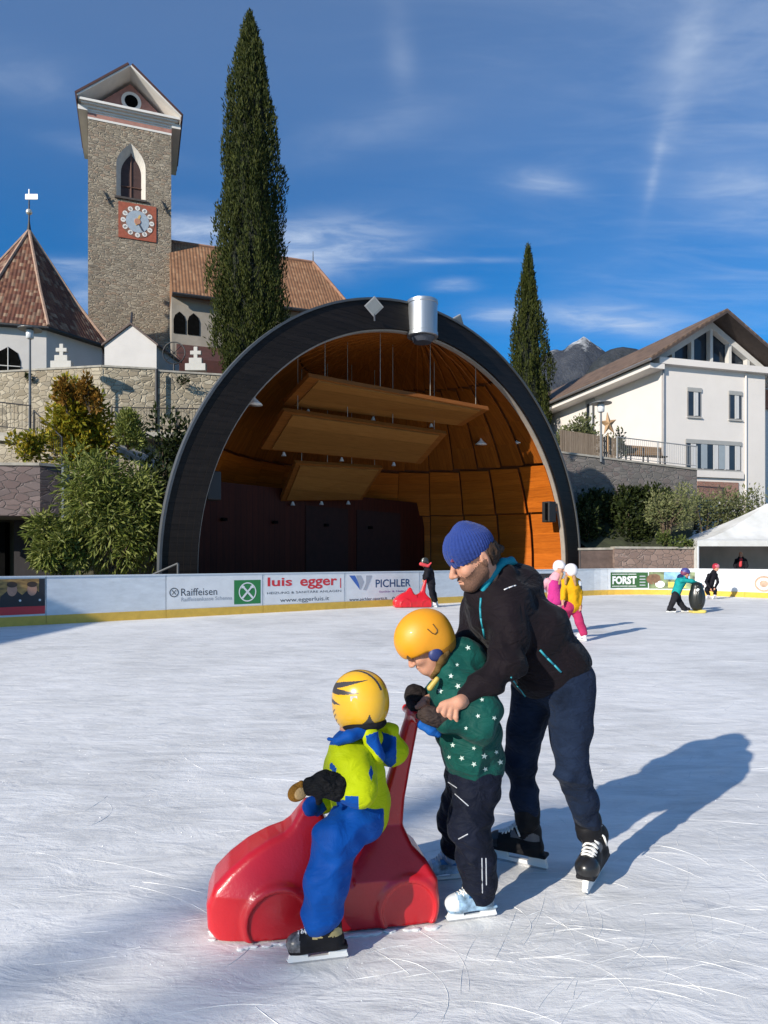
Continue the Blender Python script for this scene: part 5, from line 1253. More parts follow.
def tent():
    x0, y0 = (697.5 - 384) / F * 28.6, 28.6; W = 8.4; D = 3.6; e = 2.22; h = 3.95
    E_ = Vector((.995, .06, 0)).normalized(); B_ = Vector((-.06, .995, 0)).normalized(); A = Vector((x0, y0, 0))
    t = empty('white_tent', A, 'white pointed canopy tent standing behind the boards on the right', 'tent')
    q = lambda u, d, z: A + E_ * u + B_ * d + Vector((0, 0, z)); mt = leafm('tent_fabric', [(.76, .76, .75), (.78, .78, .77)], .7, .12)
    rf = MB(); n = 8
    def rp(s, k):                       # ring point k of 4 corners at inset s, concave sweep
        c = [(0, 0), (W, 0), (W, D), (0, D)][k]; m = (W / 2, D / 2); z = e + (h - e) * (s ** 1.45)
        return q(c[0] + (m[0] - c[0]) * s, c[1] + (m[1] - c[1]) * s, z)
    for i in range(n):
        s0_, s1_ = i / n, (i + 1) / n
        for k in range(4):
            j = (k + 1) % 4; f = [rp(s0_, k), rp(s0_, j), rp(s1_, j), rp(s1_, k)]; rf.face(f if i < n - 1 else f[:3])
    rf.build('canopy', mt, t, True)
    va = MB()
    for k in range(4):
        j = (k + 1) % 4; a, b_ = rp(0, k), rp(0, j); d = Vector((0, 0, -.24)); va.hexa([a + d, b_ + d, b_ + d + (B_ * .01), a + d + B_ * .01], [a, b_, b_ + B_ * .01, a + B_ * .01])
    va.build('valance', mt, t)
    for u in (0.04, W - .04):
        for d in (.04, D - .04): MB().tube(q(u, d, 0), q(u, d, e), .045, n=8).build('leg', M('tent_pole', (.6, .61, .62), .4, .05, metal=.3), t)
    tw = leafm('tent_wall_grey', [(.50, .46, .44), (.52, .48, .46)], .8, .35)
    MB().hexa([q(.06, D - .06, 0), q(W, D - .06, 0), q(W, D - .04, 0), q(.06, D - .04, 0)], [q(.06, D - .06, e), q(W, D - .06, e), q(W, D - .04, e), q(.06, D - .04, e)]).build('back_wall', tw, t)
    MB().hexa([q(.0, .1, 0), q(.02, .1, 0), q(.02, D - .08, 0), q(.0, D - .08, 0)], [q(.0, .1, e), q(.02, .1, e), q(.02, D - .08, e), q(.0, D - .08, e)]).build('side_wall', mt, t)
tent()
# out of the frame on the left: what shades the near ice and the left boards
M_bld = M('rink_house_render', (.35, .30, .25), .9, .1, 1)
t = empty('rink_building', (-19, 2, 0), 'flat-roofed building beside the rink, left of the picture', 'building')
MB().box((-19.2, 1.5, 2.9), (6, 14, 5.8)).build('wall', M_bld, t); MB().box((-19.1, 1.5, 5.9), (6.2, 14.4, .2)).build('roof', M_dk, t)
for y in (-3, 1.5, 6): MB().box((-16.18, y, 3.6), (.06, 1.4, 1.6)).build('window', M('dark_glass', (.02, .028, .04)), t)
MB().box((-16.17, 3.7, 1.05), (.08, 1.1, 2.1)).build('door', M_fw, t)
for (tx, ty), H, lab in (((.05, 3.65), 14.6, 'unseen mast added for its shadow on the ice, the nearer one'), ((.35, 3.15), 14.2, 'unseen mast added for its shadow on the ice, the farther one')):
    dd = H / math.tan(radians(SUN_EL)); bx_ = Vector((tx - .682 * dd, ty - .731 * dd, 0)); t = empty('shadow_mast', bx_, lab, 'mast', 'added shadow masts')  # masts added out of view only for their shadow bands
    MB().tube(bx_, bx_ + Vector((0, 0, H)), .12, .08, 12).build('pole', M('lamp_post_grey', (.10, .11, .12)), t)
    MB().box(bx_ + Vector((0, 0, H)), (.9, .3, .5), .8).build('mast_head', M_dk, t)

# ------------------------------------------------------------------ people
SKIN = cloth('skin', (.47, .24, .16), .5, .08, .0, 9, .1, 0)
def skin_tune():
    b = SKIN.node_tree.nodes['Principled BSDF']; b.inputs['Subsurface Weight'].default_value = .12; b.inputs['Subsurface Radius'].default_value = (.02, .008, .004); b.inputs['Subsurface Scale'].default_value = .5
skin_tune()
M_hair = M('brown_hair', (.035, .017, .008), 1.0, .5, 60, .8, 120, stretch=(1, 1, .3))
M_beard = M('beard_brown', (.10, .055, .03), .8, .5, 90, .8, 160)
M_eye = M('eye_dark', (.012, .009, .007), .15, .1)
M_white_pl = M('white_plastic', (.74, .74, .72), .4, .05, 10)
M_steel = M('blade_steel', (.62, .63, .65), .22, .05, 5, metal=1)
M_lace = M('lace_white', (.72, .71, .68), .8, .08, 30)
def fit(name, s, mats, parent, disp=None, pred=None, smooth=1):
    V, Fc = s.mesh(disp, smooth)
    mi = None
    if pred is not None: mi = pred(V[Fc].mean(1))
    return rawmesh(name, V, Fc, mats, parent, mi)
def head(s, c, f, up, k=1.0, jaw=1.0, ears=True, nose=1.0):
    f, l, u = frame(f, up); R = RM(f, l, u); q = lambda a, b_, e: Vector(c) + (f * a + l * b_ + u * e) * k
    s.ell(q(-.012, 0, .030), (.098 * k, .076 * k, .090 * k), R, .02)
    s.ell(q(.030, 0, -.045), (.062 * k, .056 * k * jaw, .074 * k), R, .03)
    s.cap(q(.066, -.012, -.100), q(.066, .012, -.100), .021 * k * jaw, k=.03)
    for y in (-1, 1):
        s.cap(q(.0, .052 * y, -.055), q(.058, .022 * y, -.098), .022 * k, .020 * k, .03)
        s.ell(q(.066, .040 * y, -.030), (.020 * k, .020 * k, .018 * k), R, .025)
    s.ell(q(.080, 0, .022), (.022 * k, .050 * k, .013 * k), R, .02)
    for y in (-1, 1): s.ell(q(.101, .031 * y, -.002), (.016 * k, .019 * k, .011 * k), R, .010, 1)
    for y in (-1, 1): s.ell(q(.078, .031 * y, -.003), (.014 * k, .014 * k, .012 * k), R, .004)
    s.cap(q(.090, 0, .008), q(.118 * nose, 0, -.034), .0085 * k, .0125 * k, .012)
    for y in (-1, 1): s.ell(q(.106, .012 * y, -.039), (.010 * k, .009 * k, .008 * k), R, .008)
    s.ell(q(.088, 0, -.064), (.014 * k, .024 * k, .007 * k), R, .008); s.ell(q(.086, 0, -.076), (.013 * k, .020 * k, .007 * k), R, .008)
    s.ell(q(.100, 0, -.070), (.012 * k, .022 * k, .0022 * k), R, .004, 1)
    if ears:
        for y in (-1, 1):
            s.ell(q(-.008, .079 * y, -.012), (.019 * k, .009 * k, .031 * k), R, .010); s.ell(q(-.004, .090 * y, -.010), (.010 * k, .006 * k, .018 * k), R, .006, 1)
    return q, R, (f, l, u)
def face_bits(q, R, fr, parent, k=1.0, brow=True):
    s = SD(.0028)
    for y in (-1, 1): s.ell(q(.0885, .031 * y, -.004), (.0055 * k, .012 * k, .0045 * k), R, .003)
    fit('eyes', s, M_eye, parent)
    if brow:
        s = SD(.003)
        for y in (-1, 1): s.cap(q(.098, .016 * y, .018), q(.088, .046 * y, .020), .0045 * k, .003 * k, .004)
        fit('eyebrows', s, M_beard, parent)

def skate(toe, heel, ankle, parent, sz=.3, colors=None, lace=True, boot_h=None, name='skate', holder=None, lean=(0, 0, 0)):
    # toe/heel: ends of the blade on the ice; ankle: where the shaft meets the leg
    toe, heel, ankle = Vector(toe), Vector(heel), Vector(ankle); f = (toe - heel).normalized(); L_ = (toe - heel).length; k = L_ / .27
    mid = (toe + heel) / 2; u0 = Vector((0, 0, 1)); up = (u0 + Vector(lean)).normalized(); l = up.cross(f).normalized(); up = f.cross(l).normalized(); R = RM(f, l, up)
    q = lambda a, b_, e: mid + (f * a + l * b_ + up * e) * k
    cb, ct, ca = colors
    s = SD(.0045 if k > .6 else .004)
    s.ell(q(.095, 0, .098), (.050 * k, .043 * k, .036 * k), R, .02); s.cap(q(.09, 0, .09), q(-.075, 0, .092), .038 * k, .036 * k, .03)
    s.cap(q(-.07, 0, .10), q(-.065, 0, .16), .040 * k, .037 * k, .03); s.cap(q(.05, 0, .11), q(-.035, 0, .18), .034 * k, .036 * k, .03)
    a0 = q(-.048, 0, .17); s.cap(a0, ankle, .046 * k, .050 * k, .03)
    s.box(q(0.0, 0, .066), (.135 * k, .036 * k, .008 * k), R, .006, .01)
    A = np.array(mid); ff, uu, ll = np.array(f), np.array(up), np.array(l)
    def pred(c):
        x = (c - A) @ ff / k; z = (c - A) @ uu / k; y = (c - A) @ ll / k
        m = np.zeros(len(c), int); m[(x > .088)] = 1; m[(z > .13) & (x < .03) & (np.abs(y) > .02) & (z < .15 + .02 * np.sin(x * 60))] = 2; m[(z < .075)] = 0
        return m
    sk = fit(name, s, [cb, ct, ca], parent, None, pred)
    hp = MB(); prof = [(-.132, .060), (-.128, .034), (-.135, .016), (.128, .016), (.142, .030), (.120, .060), (.055, .060), (.040, .036), (-.035, .036), (-.050, .060)]
    # holder as two towers and a rail
    for xs in (((-.128, .062), (-.132, .030), (-.045, .030), (-.055, .062)), ((.052, .062), (.045, .030), (.138, .030), (.120, .062)), ((-.134, .031), (-.138, .014), (.136, .014), (.146, .031))):
        P_ = [q(x, -.011, z) for x, z in xs]; hp.prism(P_, l * .022 * k)
    h = hp.build('blade_holder', holder or M_white_pl, sk, bevel=.0015)
    xs = [(-.134, .016), (-.130, .003), (-.10, .0), (.10, .0), (.134, .006), (.146, .018)]
    MB().prism([q(x, -.0018, z) for x, z in xs], l * .0036 * k).build('blade', M_steel, sk)
    if lace:
        lb = MB()
        lr = .0042 * k + .0003
        for i in range(8):
            t = i / 7; c = q(.084 - .105 * t, 0, .138 + .030 * t + .062 * t * t); w = (.027 + .005 * t) * k; fw = f * .012 * k
            c = c + up * .003 * k
            lb.path([c - l * w - up * .016 * k, c - l * w * .5 + fw * .5, c + l * w * .5 - fw * .3, c + l * w - up * .016 * k], lr, 5)
            lb.path([c + l * w - up * .016 * k, c + l * w * .4 + fw * .6, c - l * w * .5, c - l * w - up * .016 * k], lr, 5)
        c = q(-.02, 0, .205); lb.path([c, c + l * .045 * k - up * .02 * k + f * .02 * k, c + l * .05 * k - up * .06 * k], lr, 5)
        lb.path([c, c - l * .045 * k - up * .015 * k + f * .02 * k, c - l * .052 * k - up * .05 * k], lr, 5)
        lb.build('laces', M_lace, sk, True)
    return sk
def folds(seed, sc, amp, amp2=None, st=(1, 1, 1)):
    def d(X, Y, Z):
        n = snoise(X * st[0], Y * st[1], Z * st[2], seed, sc); m = snoise(X, Y, Z, seed + 9, sc * 2.3)
        return -amp * (1 - np.abs(np.clip(n, -1.5, 1.5))) + (amp2 or amp * .4) * m + amp * .4
    return d

# ---------------- the man
def man():
    root = P(560, 876, 2.98); root.z = 0
    t = empty('person', root, 'man in dark jacket, blue jeans and ribbed blue beanie bending over the child in green', 'person')
    hc = P(472.5, 557, 2.80); f = Vector((-.86, -.32, -.42)); K = 1.01
    sh1, el1, wr1 = P(513, 614, 2.80), P(507, 662, 2.66), P(465, 700, 2.615)
    sh2, el2, wr2 = P(484, 612, 3.06), P(464, 655, 3.0), P(438, 697, 2.83)
    pel = P(556, 672, 2.95); ch = P(503, 612, 2.93); nk = P(492, 590, 2.90)
    hp1, kn1, an1 = P(571, 694, 2.88), P(572, 768, 2.86), P(588, 824, 2.97)
    hp2, kn2, an2 = P(536, 690, 3.03), P(521, 765, 3.06), P(527, 815, 3.08)
    # body: one continuous surface
    s = SD(.004)
    q, R, fr = head(s, hc, f, (-.0, 0, 1), K)
    s.cap(q(-.02, 0, -.05), nk, .058, .066, .03)
    s.chain([nk, ch, pel], [.07, .13, .13], .05)
    for a, b_, c in ((sh1, el1, wr1), (sh2, el2, wr2)): s.cap(ch, a, .09, .06, .04); s.chain([a, b_, c], [.05, .04, .026], .03)
    for a, b_, c in ((hp1, kn1, an1), (hp2, kn2, an2)): s.cap(pel, a, .09, .07, .05); s.chain([a, b_, c], [.065, .038, .032], .03)
    # near hand on the child's sleeve: back of the hand to the camera, fingers curled down
    Yh = 2.575
    pd = lambda x, y, d=0: P(x, y, Yh + d)
    s.cap(wr1, pd(459, 702.5), .027, .026, .02)
    for (x, y) in ((442.5, 705), (447, 703.8), (452, 703.8), (456.5, 705.5)): s.cap(pd(461, 702, .01), pd(x, y), .020, .0135, .012)
    for pts, r0 in ((((442.5, 705), (437.5, 711), (437.2, 718.5)), .0098), (((447, 703.8), (443.8, 713), (445.2, 722.8)), .0102), (((452, 703.8), (450, 715), (451, 726.2)), .0100), (((456.5, 705.5), (456.0, 717), (457, 727.5)), .0092)):
        a, b_, c = pts; s.chain([pd(*a), pd(b_[0], b_[1], -.016), pd(c[0], c[1], -.004)], [r0 * 1.18, r0 * 1.02, r0 * .82], .005)
    s.chain([pd(459, 702, .035), pd(451, 705, .05), pd(445, 710, .055)], [.015, .012, .010], .010)
    # far hand, round the far side of the child
    s.cap(wr2, wr2 + Vector((-.05, -.03, -.02)), .026, .032, .02)
    for i in range(4): a = wr2 + Vector((-.06, -.03 - .018 * i, -.01)); s.chain([a, a + Vector((-.035, -.012, -.015)), a + Vector((-.05, -.02, -.045))], [.010, .0095, .008], .006)
    s.chain([wr2 + Vector((-.02, -.05, .0)), wr2 + Vector((-.05, -.075, .01))], [.013, .010], .008)
    C0 = np.array(q(0, 0, 0)); FF = [np.array(x) for x in fr]
    def bp(cc):
        a, b_, e = [(cc - C0) @ x / K for x in FF]; w = np.abs(b_)
        j = .004 * np.sin(a * 900) * np.sin(e * 700 + b_ * 500)
        m = (e > -.15) & (e < -.012 - .52 * np.clip(a, 0, 1) + j) & (a > -.012) & (w < .09)
        m |= (a > .080) & (w < .030) & (e < -.048 + j) & (e > -.064)
        m &= ~((a > .084) & (w < .021) & (e < -.062) & (e > -.083))
        return m.astype(int)
    fit('body', s, [SKIN, M('stubble', (.12, .058, .035), .75, .45, 220, .5, 300)], t, None, bp)
    face_bits(q, R, fr, t, K, False)
    s = SD(.004)                                   # hair below the hat and a loose bun behind
    s.ell(q(-.030, 0, -.002), (.088 * K, .0815 * K, .078 * K), R, .02); s.box(q(.122, 0, 0), (.12, .2, .2), R, .004, .008, 1); s.box(q(-.01, .08, -.022), (.028, .03, .045), R, .01, .006, 1)
    s.cap(q(-.085, 0, -.01), P(499, 549, 2.88), .030, .020, .03)
    fit('hair', s, M_hair, t, folds(6, 130, .004))
    # beanie
    s = SD(.0033)
    tf, tl, tu = fr; tilt = lambda a, b_, e: q(a, b_, e)
    s.ell(q(-.004, 0, .044), (.106 * K, .086 * K, .094 * K), R, .02); s.cap(q(.0, 0, .10), q(-.005, 0, .118), .052, .028, .05)
    s.cap(q(.030, 0, .02), q(.034, 0, .04), .068, k=.03)
    s.box(q(.0, 0, -.099), (.25, .2, .105), RM(*frame(fr[0] + fr[2] * -.20, fr[2])), .003, .006, 1)
    ax = np.array(fr[2]); c0 = np.array(q(-.01, 0, .05)); F1 = np.array(fr[0]); L1 = np.array(fr[1])
    def rib(X, Y, Z):
        d = np.stack([X - c0[0], Y - c0[1], Z - c0[2]], -1); a = np.arctan2(d @ L1, d @ F1); return .0020 * np.cos(a * 42) + .002 * snoise(X, Y, Z, 4, 40)
    bn = fit('beanie', s, cloth('beanie_blue', (.022, .045, .19), .9, .15, .3, 30, .5, .4), t, rib)
    MB().box(q(.101, .030, .030), (.012, .014, .012), .4).build('beanie_badge', M('badge_maroon', (.14, .03, .06), .6, .2), bn)
    # jacket
    s = SD(.0045)
    c1, c2 = P(502, 614, 2.86), P(496, 612, 3.02); e1, e2 = P(553, 664, 2.88), P(550, 664, 3.02)
    s.cap(c1, e1, .140, .122, .08); s.cap(c2, e2, .145, .122, .08)
    s.ell(P(541, 629, 2.94), (.12, .17, .115), None, .08); s.ell(P(538, 676, 2.95), (.115, .175, .095), None, .06); s.ell(P(562, 656, 2.94), (.115, .17, .10), None, .05)
    s.cap(P(500, 598, 2.88), P(520, 588, 2.95), .105, .10, .06)
    s.chain([P(512, 612, 2.79), P(509, 640, 2.72), el1, P(486, 682, 2.635), P(467, 697, 2.618)], [.088, .072, .063, .051, .043], .035)
    s.chain([P(484, 612, 3.05), el2, P(444, 690, 2.86)], [.092, .072, .048], .04)
    # collar
    s.cap(P(480, 596, 2.84), P(497, 588, 2.98), .062, .062, .03); s.cap(P(506, 578, 2.86), P(512, 572, 2.98), .042, .045, .03)
    s.cap(P(493, 586, 2.80), P(508, 572, 2.84), .026, .028, .02)
    s.ell(q(-.005, 0, -.03), (.085, .080, .12), R, .012, 1)
    mj = cloth('softshell_black', (.0075, .005, .007), .75, .3, .8, 8, .2, .12)
    fj = folds(12, 15, .013, .004, (1, 1, 1.3))
    fj2 = folds(15, 34, .006, .002, (1.6, 1, .7))
    def dj(X, Y, Z):
        w = np.clip(1 - np.sqrt((X - el1.x) ** 2 + (Y - el1.y) ** 2 + (Z - el1.z) ** 2) / .22, 0, 1)
        return fj(X, Y, Z) + w * fj2(X, Y, Z) * 1.4
    jk = fit('jacket', s, mj, t, dj)
    # teal lining seen in the open collar
    s = SD(.004)
    s.chain([P(483, 590, 2.785), P(492, 574, 2.80), P(503, 562.5, 2.84), P(511, 561, 2.90), P(515, 564, 2.96)], [.014, .018, .018, .017, .013], .012)
    s.chain([P(486, 584, 2.80), P(497, 570, 2.84), P(506, 566, 2.92)], [.014, .020, .018], .012)
    fit('collar_lining', s, cloth('lining_teal', (.012, .20, .27), .7, .15, .4), jk)
    teal = M('zip_teal', (.02, .26, .32), .5, .1)
    def onsurf(pxs, r, m, name, Y0=2.75, par=None):
        # follow the jacket surface: march each pixel's line to the fitted mesh
        bv = SURF['jacket']; pts = []
        for x, y in pxs:
            o = Vector((0, 0, HC)); d = (P(x, y, 1.0) - o).normalized(); h = bv.ray_cast(o - ORIG(jk.parent), d, 6)
            if h[0] is not None: pts.append(h[0] + ORIG(jk.parent) + h[1] * r * .4)
        if len(pts) > 1: MB().path(pts, r, 6).build(name, m, par or jk, True)
    from mathutils.bvhtree import BVHTree
    me = jk.data; SURF = {'jacket': BVHTree.FromPolygons([v.co[:] for v in me.vertices], [tuple(p.vertices) for p in me.polygons])}
    onsurf([(481, 598), (480.3, 608), (481, 618), (483, 628), (485, 638)], .0045, teal, 'zip')
    onsurf([(540, 650), (547, 658), (554, 665), (561, 672)], .0045, teal, 'pocket_zip')
    onsurf([(511, 677), (517, 685), (522, 691), (525.5, 696)], .0035, teal, 'hem_zip')
    onsurf([(504, 590), (508.5, 588), (514, 586), (516, 585.6)], .0028, M('reflective_white', (.6, .6, .62), .3, .05), 'reflector_piping')
    # jeans
    s = SD(.0045)
    s.cap(P(550, 680, 2.98), P(563, 680, 2.90), .122, .128, .06)
    s.chain([P(570, 690, 2.885), P(571, 730, 2.87), P(570.5, 768, 2.862), P(582, 800, 2.93), P(588, 817, 2.972)], [.108, .085, .065, .061, .056], .03)
    s.chain([P(534, 690, 3.035), P(526, 730, 3.05), P(520, 765, 3.06), P(525, 795, 3.07), P(527, 806, 3.08)], [.104, .080, .063, .058, .055], .03)
    ff = folds(22, 24, .009, .0035, (.7, .7, 1.7))
    def dl(X, Y, Z):
        w = .5 + 1.0 * np.exp(-((Z - .50) / .07) ** 2) + 1.3 * np.exp(-((Z - .28) / .06) ** 2); return ff(X, Y, Z) * w
    mjn = cloth('denim_dark', (.005, .010, .024), .85, .35, .5, 14, .4, .1, (.010, .018, .040))
    jn = fit('jeans', s, mjn, t, dl)
    blk = cloth('boot_black', (.012, .012, .014), .55, .2, .2); 
    skate((.838, 2.83, 0), (.990, 3.085, 0), an1 + Vector((0, 0, -.02)), t, .3, (blk, M('toe_cap', (.014, .014, .015), .3, .1), M('ankle_grey', (.10, .10, .11), .5, .1)), lean=(.02, .1, 0))
    skate((.50, 3.19, 0), (.735, 3.06, 0), an2 + Vector((0, 0, -.02)), t, .3, (blk, M('toe_cap', (.014, .014, .015)), M('ankle_grey', (.10, .10, .11))), lean=(.12, 0, 0))
    for a_, b_ in ((P(588, 820, 2.972), P(589, 833, 2.985)), (P(527.5, 811, 3.08), P(527.5, 820, 3.08))):
        s = SD(.004); s.cap(a_, b_, .057, .055, .01); fit('sock', s, blk, t, folds(3, 60, .003))
man()

# ---------------- helmets
def helmet(parent, c, f, up, k, mats, pred, name='helmet', brim=True, cut=-.02, h=.0035, rear=.045, full=False):
    f, l, u = frame(f, up); R = RM(f, l, u); q = lambda a, b_, e: Vector(c) + (f * a + l * b_ + u * e) * k
    s = SD(h)
    s.ell(q(-.012, 0, .035), (.128 * k, .104 * k, .112 * k), R, .02)
    s.ell(q(-.045, 0, -.02), (.085 * k, .092 * k, .085 * k), R, .03)
    if full: s.ell(q(.020, 0, -.030), (.098 * k, .088 * k, .090 * k), R, .03)
    s.box(q(.10, 0, cut - .10), (.085 * k, .2 * k, .10 * k), R, .01, .012, 1)
    s.box(q(0, 0, -rear - .14), (.3 * k, .3 * k, .10 * k), R, .005, .01, 1)
    s.ell(q(-.005, 0, .0), (.092 * k, .080 * k, .098 * k), R, .004, 1) if False else None
    C = np.array(q(0, 0, 0)); Fv, Lv, Uv = np.array(f), np.array(l), np.array(u)
    def pr(cc):
        d = cc - C; return pred(d @ Fv / k, d @ Lv / k, d @ Uv / k)
    o = fit(name, s, mats, parent, None, pr)
    return o, q, R, (f, l, u)

# ---------------- child in green with the orange helmet
def green_child():
    root = P(470, 900, 2.78); root.z = 0
    t = empty('person', root, 'child in a green star-patterned jacket and plain orange-yellow helmet holding the red sled handle', 'person')
    hc = P(424, 646, 2.75); f = Vector((-.80, -.20, -.64)); K = .80
    q_neck = P(446, 676, 2.76)
    sh1, el1, wr1 = P(470, 688, 2.67), P(484, 722, 2.63), P(446, 722, 2.60)
    sh2, el2, wr2 = P(446, 684, 2.87), P(430, 706, 2.90), P(420, 699, 2.84)
    pel = P(474, 765, 2.76); ch = P(459, 694, 2.77)
    hp1, kn1, an1 = P(478, 780, 2.71), P(470, 826, 2.665), P(480, 886, 2.66)
    hp2, kn2, an2 = P(466, 782, 2.85), P(454, 820, 2.87), P(456, 858, 2.95)
    s = SD(.004)
    q, R, fr = head(s, hc, f, (0, 0, 1), K, 1.1, False, .96)
    s.cap(q(-.02, 0, -.06), q_neck, .045, .05, .03); s.chain([q_neck, ch, pel], [.05, .085, .09], .04)
    for a, b_, c in ((sh1, el1, wr1), (sh2, el2, wr2)): s.cap(ch, a, .05, .04, .03); s.chain([a, b_, c], [.035, .03, .02], .02)
    for a, b_, c in ((hp1, kn1, an1), (hp2, kn2, an2)): s.cap(pel, a, .06, .05, .03); s.chain([a, b_, c], [.05, .036, .028], .02)
    fit('body', s, SKIN, t); face_bits(q, R, fr, t, K, False)
    org = M('helmet_orange', (.66, .27, .006), .5, .08, 3, .05, 60, coat=.08)
    hel, qh, Rh, fh = helmet(t, P(424.5, 644.5, 2.75), f + Vector((0, 0, .16)), (0, 0, 1), .96, [org, M('helmet_shade', (.35, .14, .01), .5, .1)], lambda a, b_, e: ((e < -.035) & (a < .02)).astype(int), cut=-.012, rear=.035)
    # ear pad, u-shaped vent, buckle straps
    s = SD(.003); s.ell(qh(-.002, .088, -.036), (.030, .016, .028), Rh, .006); fit('ear_pad', s, M('pad_navy', (.02, .03, .12), .5, .15), hel)
    s = SD(.003); s.chain([qh(-.012, .092, -.060), qh(.02, .075, -.10), qh(.045, .035, -.125)], [.012, .012, .010], .006); s.cap(qh(-.05, .075, -.06), qh(-.02, .085, -.075), .014, .012); fit('chin_strap', s, cloth('strap_dark_gold', (.10, .06, .02), .7, .4), hel)
    s = SD(.003); s.cap(P(430, 688, 2.655), P(437, 679, 2.66), .012, .010, .004); fit('buckle', s, M('buckle_gold', (.45, .34, .07), .45, .2), hel)
    tb = MB(); u_pts = [qh(-.005 + dx, .107 - dz * .0, .045 + dz) for dx, dz in ((.018, .030), (.016, .005), (.008, -.006), (-.004, -.006), (-.010, .006), (-.010, .032))]
    c_ = Vector(qh(-.012, 0, .035))
    def hs(a, e):                        # point on the helmet's side surface
        x, z = (a + .012) / .128, (e - .035) / .112; y = .104 * sqrt(max(0, 1 - x * x - z * z)) + .001; return qh(a, y, e)
    tb.path([hs(-.022, .075), hs(-.030, .050), hs(-.038, .040), hs(-.050, .042), hs(-.056, .052), hs(-.054, .078)][::1], .0022, 6).build('vent_rim', M('vent_dark', (.10, .05, .01), .6, .1), hel)
    MB().lathe(hs(.095, .005), [(.009, 0), (.009, .003)], 10, axis=fh[1]).build('rivet', M('vent_dark', (.10, .05, .01)), hel)
    # jacket: quilted green with white stars
    s = SD(.0042)
    s.chain([P(455, 668, 2.77), P(461, 695, 2.76), P(469, 735, 2.755), P(475, 762, 2.76)], [.074, .112, .122, .118], .05)
    s.cap(P(470, 700, 2.69), P(474, 755, 2.70), .080, .085, .05)
    s.chain([P(466, 686, 2.69), P(482, 712, 2.64), P(478, 727, 2.61), P(449, 722, 2.60)], [.070, .068, .064, .046], .03)
    s.chain([sh2, el2, P(424, 702, 2.86)], [.066, .054, .042], .03)
    s.ell(P(469, 660, 2.80), (.075, .10, .070), None, .04); s.cap(P(452, 668, 2.72), P(462, 650, 2.76), .040, .045, .03)
    s.cap(P(447, 674, 2.70), P(440, 684, 2.72), .034, .03, .02)
    fg = folds(31, 22, .010, .004)
    def quilt(X, Y, Z): return fg(X, Y, Z) - .005 * np.abs(np.sin((Z + .25 * X) * 36)) 
    g1 = cloth('quilted_green', (.003, .042, .034), .6, .2, .5, 12, .1, .15, (.005, .062, .050))
    jk = fit('jacket', s, g1, t, quilt)
    from mathutils.bvhtree import BVHTree
    me = jk.data; bv = BVHTree.FromPolygons([v.co[:] for v in me.vertices], [tuple(p.vertices) for p in me.polygons]); off = ORIG(t)
    sb = MB(); rr = random.Random(5)
    pts = [(449, 640), (468, 648), (442, 662), (457, 665), (440.5, 691), (458, 686), (451, 676), (432, 700), (473, 682), (482, 700), (492, 736), (474, 764), (485, 769), (466, 728), (474, 748), (484, 756), (496, 752), (453, 745), (449.5, 757), (462, 758), (500, 762), (452, 712), (466, 741), (494, 718), (445, 733), (478, 716), (489, 742)]
    M_star = M('star_print', (.45, .55, .50), .6, .1)
    for i, (x, y) in enumerate(pts):
        rad = rr.uniform(.008, .0125); a0 = rr.random() * 6; o = Vector((0, 0, HC)); c = P(x, y, 2.6); V_ = []
        for k in range(10):
            a = a0 + k * pi / 5; r_ = rad if k % 2 == 0 else rad * .42
            tgt = c + Vector((cos(a) * r_, 0, sin(a) * r_)); d = (tgt - o).normalized(); h = bv.ray_cast(o - off, d, 5)
            if h[0] is None: V_ = None; break
            V_.append(h[0] + off + h[1] * .0022)
        if V_ and max((p - V_[0]).length for p in V_) < rad * 4:
            cen = sum(V_, Vector()) / 10; 
            for k in range(10): sb.face([V_[k], V_[(k + 1) % 10], cen][::-1])
    sb.build('star_pattern', M_star, jk)
    # collar
    s = SD(.004); s.cap(P(447, 668, 2.745), P(456, 655, 2.78), .042, .042, .02); s.ell(q(0, 0, -.02), (.08, .07, .09), R, .01, 1); fit('neck_warmer', s, cloth('fleece_black', (.008, .009, .012), .9, .2), t)
    # mittens
    mk = cloth('mitten_dark', (.020, .016, .016), .8, .25, .6, 20)
    s = SD(.004); s.ell(P(414.5, 696, 2.83), (.045, .042, .050), None, .02); s.cap(P(412, 704, 2.80), P(415, 710, 2.74), .024, .020, .015); s.cap(P(420, 699, 2.85), wr2, .034, .036); fit('mitten', s, mk, t, folds(8, 60, .003))
    s = SD(.004); s.ell(P(431, 715.5, 2.575), (.042, .036, .034), None, .02); s.cap(P(431, 716, 2.575), P(446, 721, 2.59), .032, .036, .02); s.cap(P(425, 712, 2.56), P(419, 716, 2.60), .018, .015, .015)
    fit('mitten', s, cloth('mitten_brown', (.045, .032, .028), .8, .25, .6, 20), t, folds(9, 60, .003))
    s = SD(.004); s.chain([P(421, 724, 2.60), P(431, 730, 2.59), P(438, 734, 2.595)], [.018, .018, .014], .01); fit('cuff', s, cloth('cuff_blue', (.01, .09, .34), .6, .15), t, folds(9, 60, .002))
    # trousers
    s = SD(.0045)
    s.cap(P(471, 772, 2.77), P(476, 772, 2.75), .108, .11, .04)
    s.chain([P(477, 785, 2.715), P(469, 826, 2.67), P(477, 860, 2.66), P(480, 886, 2.66)], [.092, .078, .070, .068], .03)
    s.chain([P(466, 785, 2.83), P(455, 818, 2.86), P(456, 846, 2.93)], [.088, .068, .060], .03)
    mt = cloth('snow_trousers_navy', (.005, .007, .016), .7, .3, .7, 12, .2, .1)
    tr = fit('trousers', s, mt, t, folds(41, 30, .008, .003, (.7, .7, 1.6)))
    me = tr.data; bv2 = BVHTree.FromPolygons([v.co[:] for v in me.vertices], [tuple(p.vertices) for p in me.polygons]); rf = M('reflective_grey', (.42, .44, .48), .4, .05)
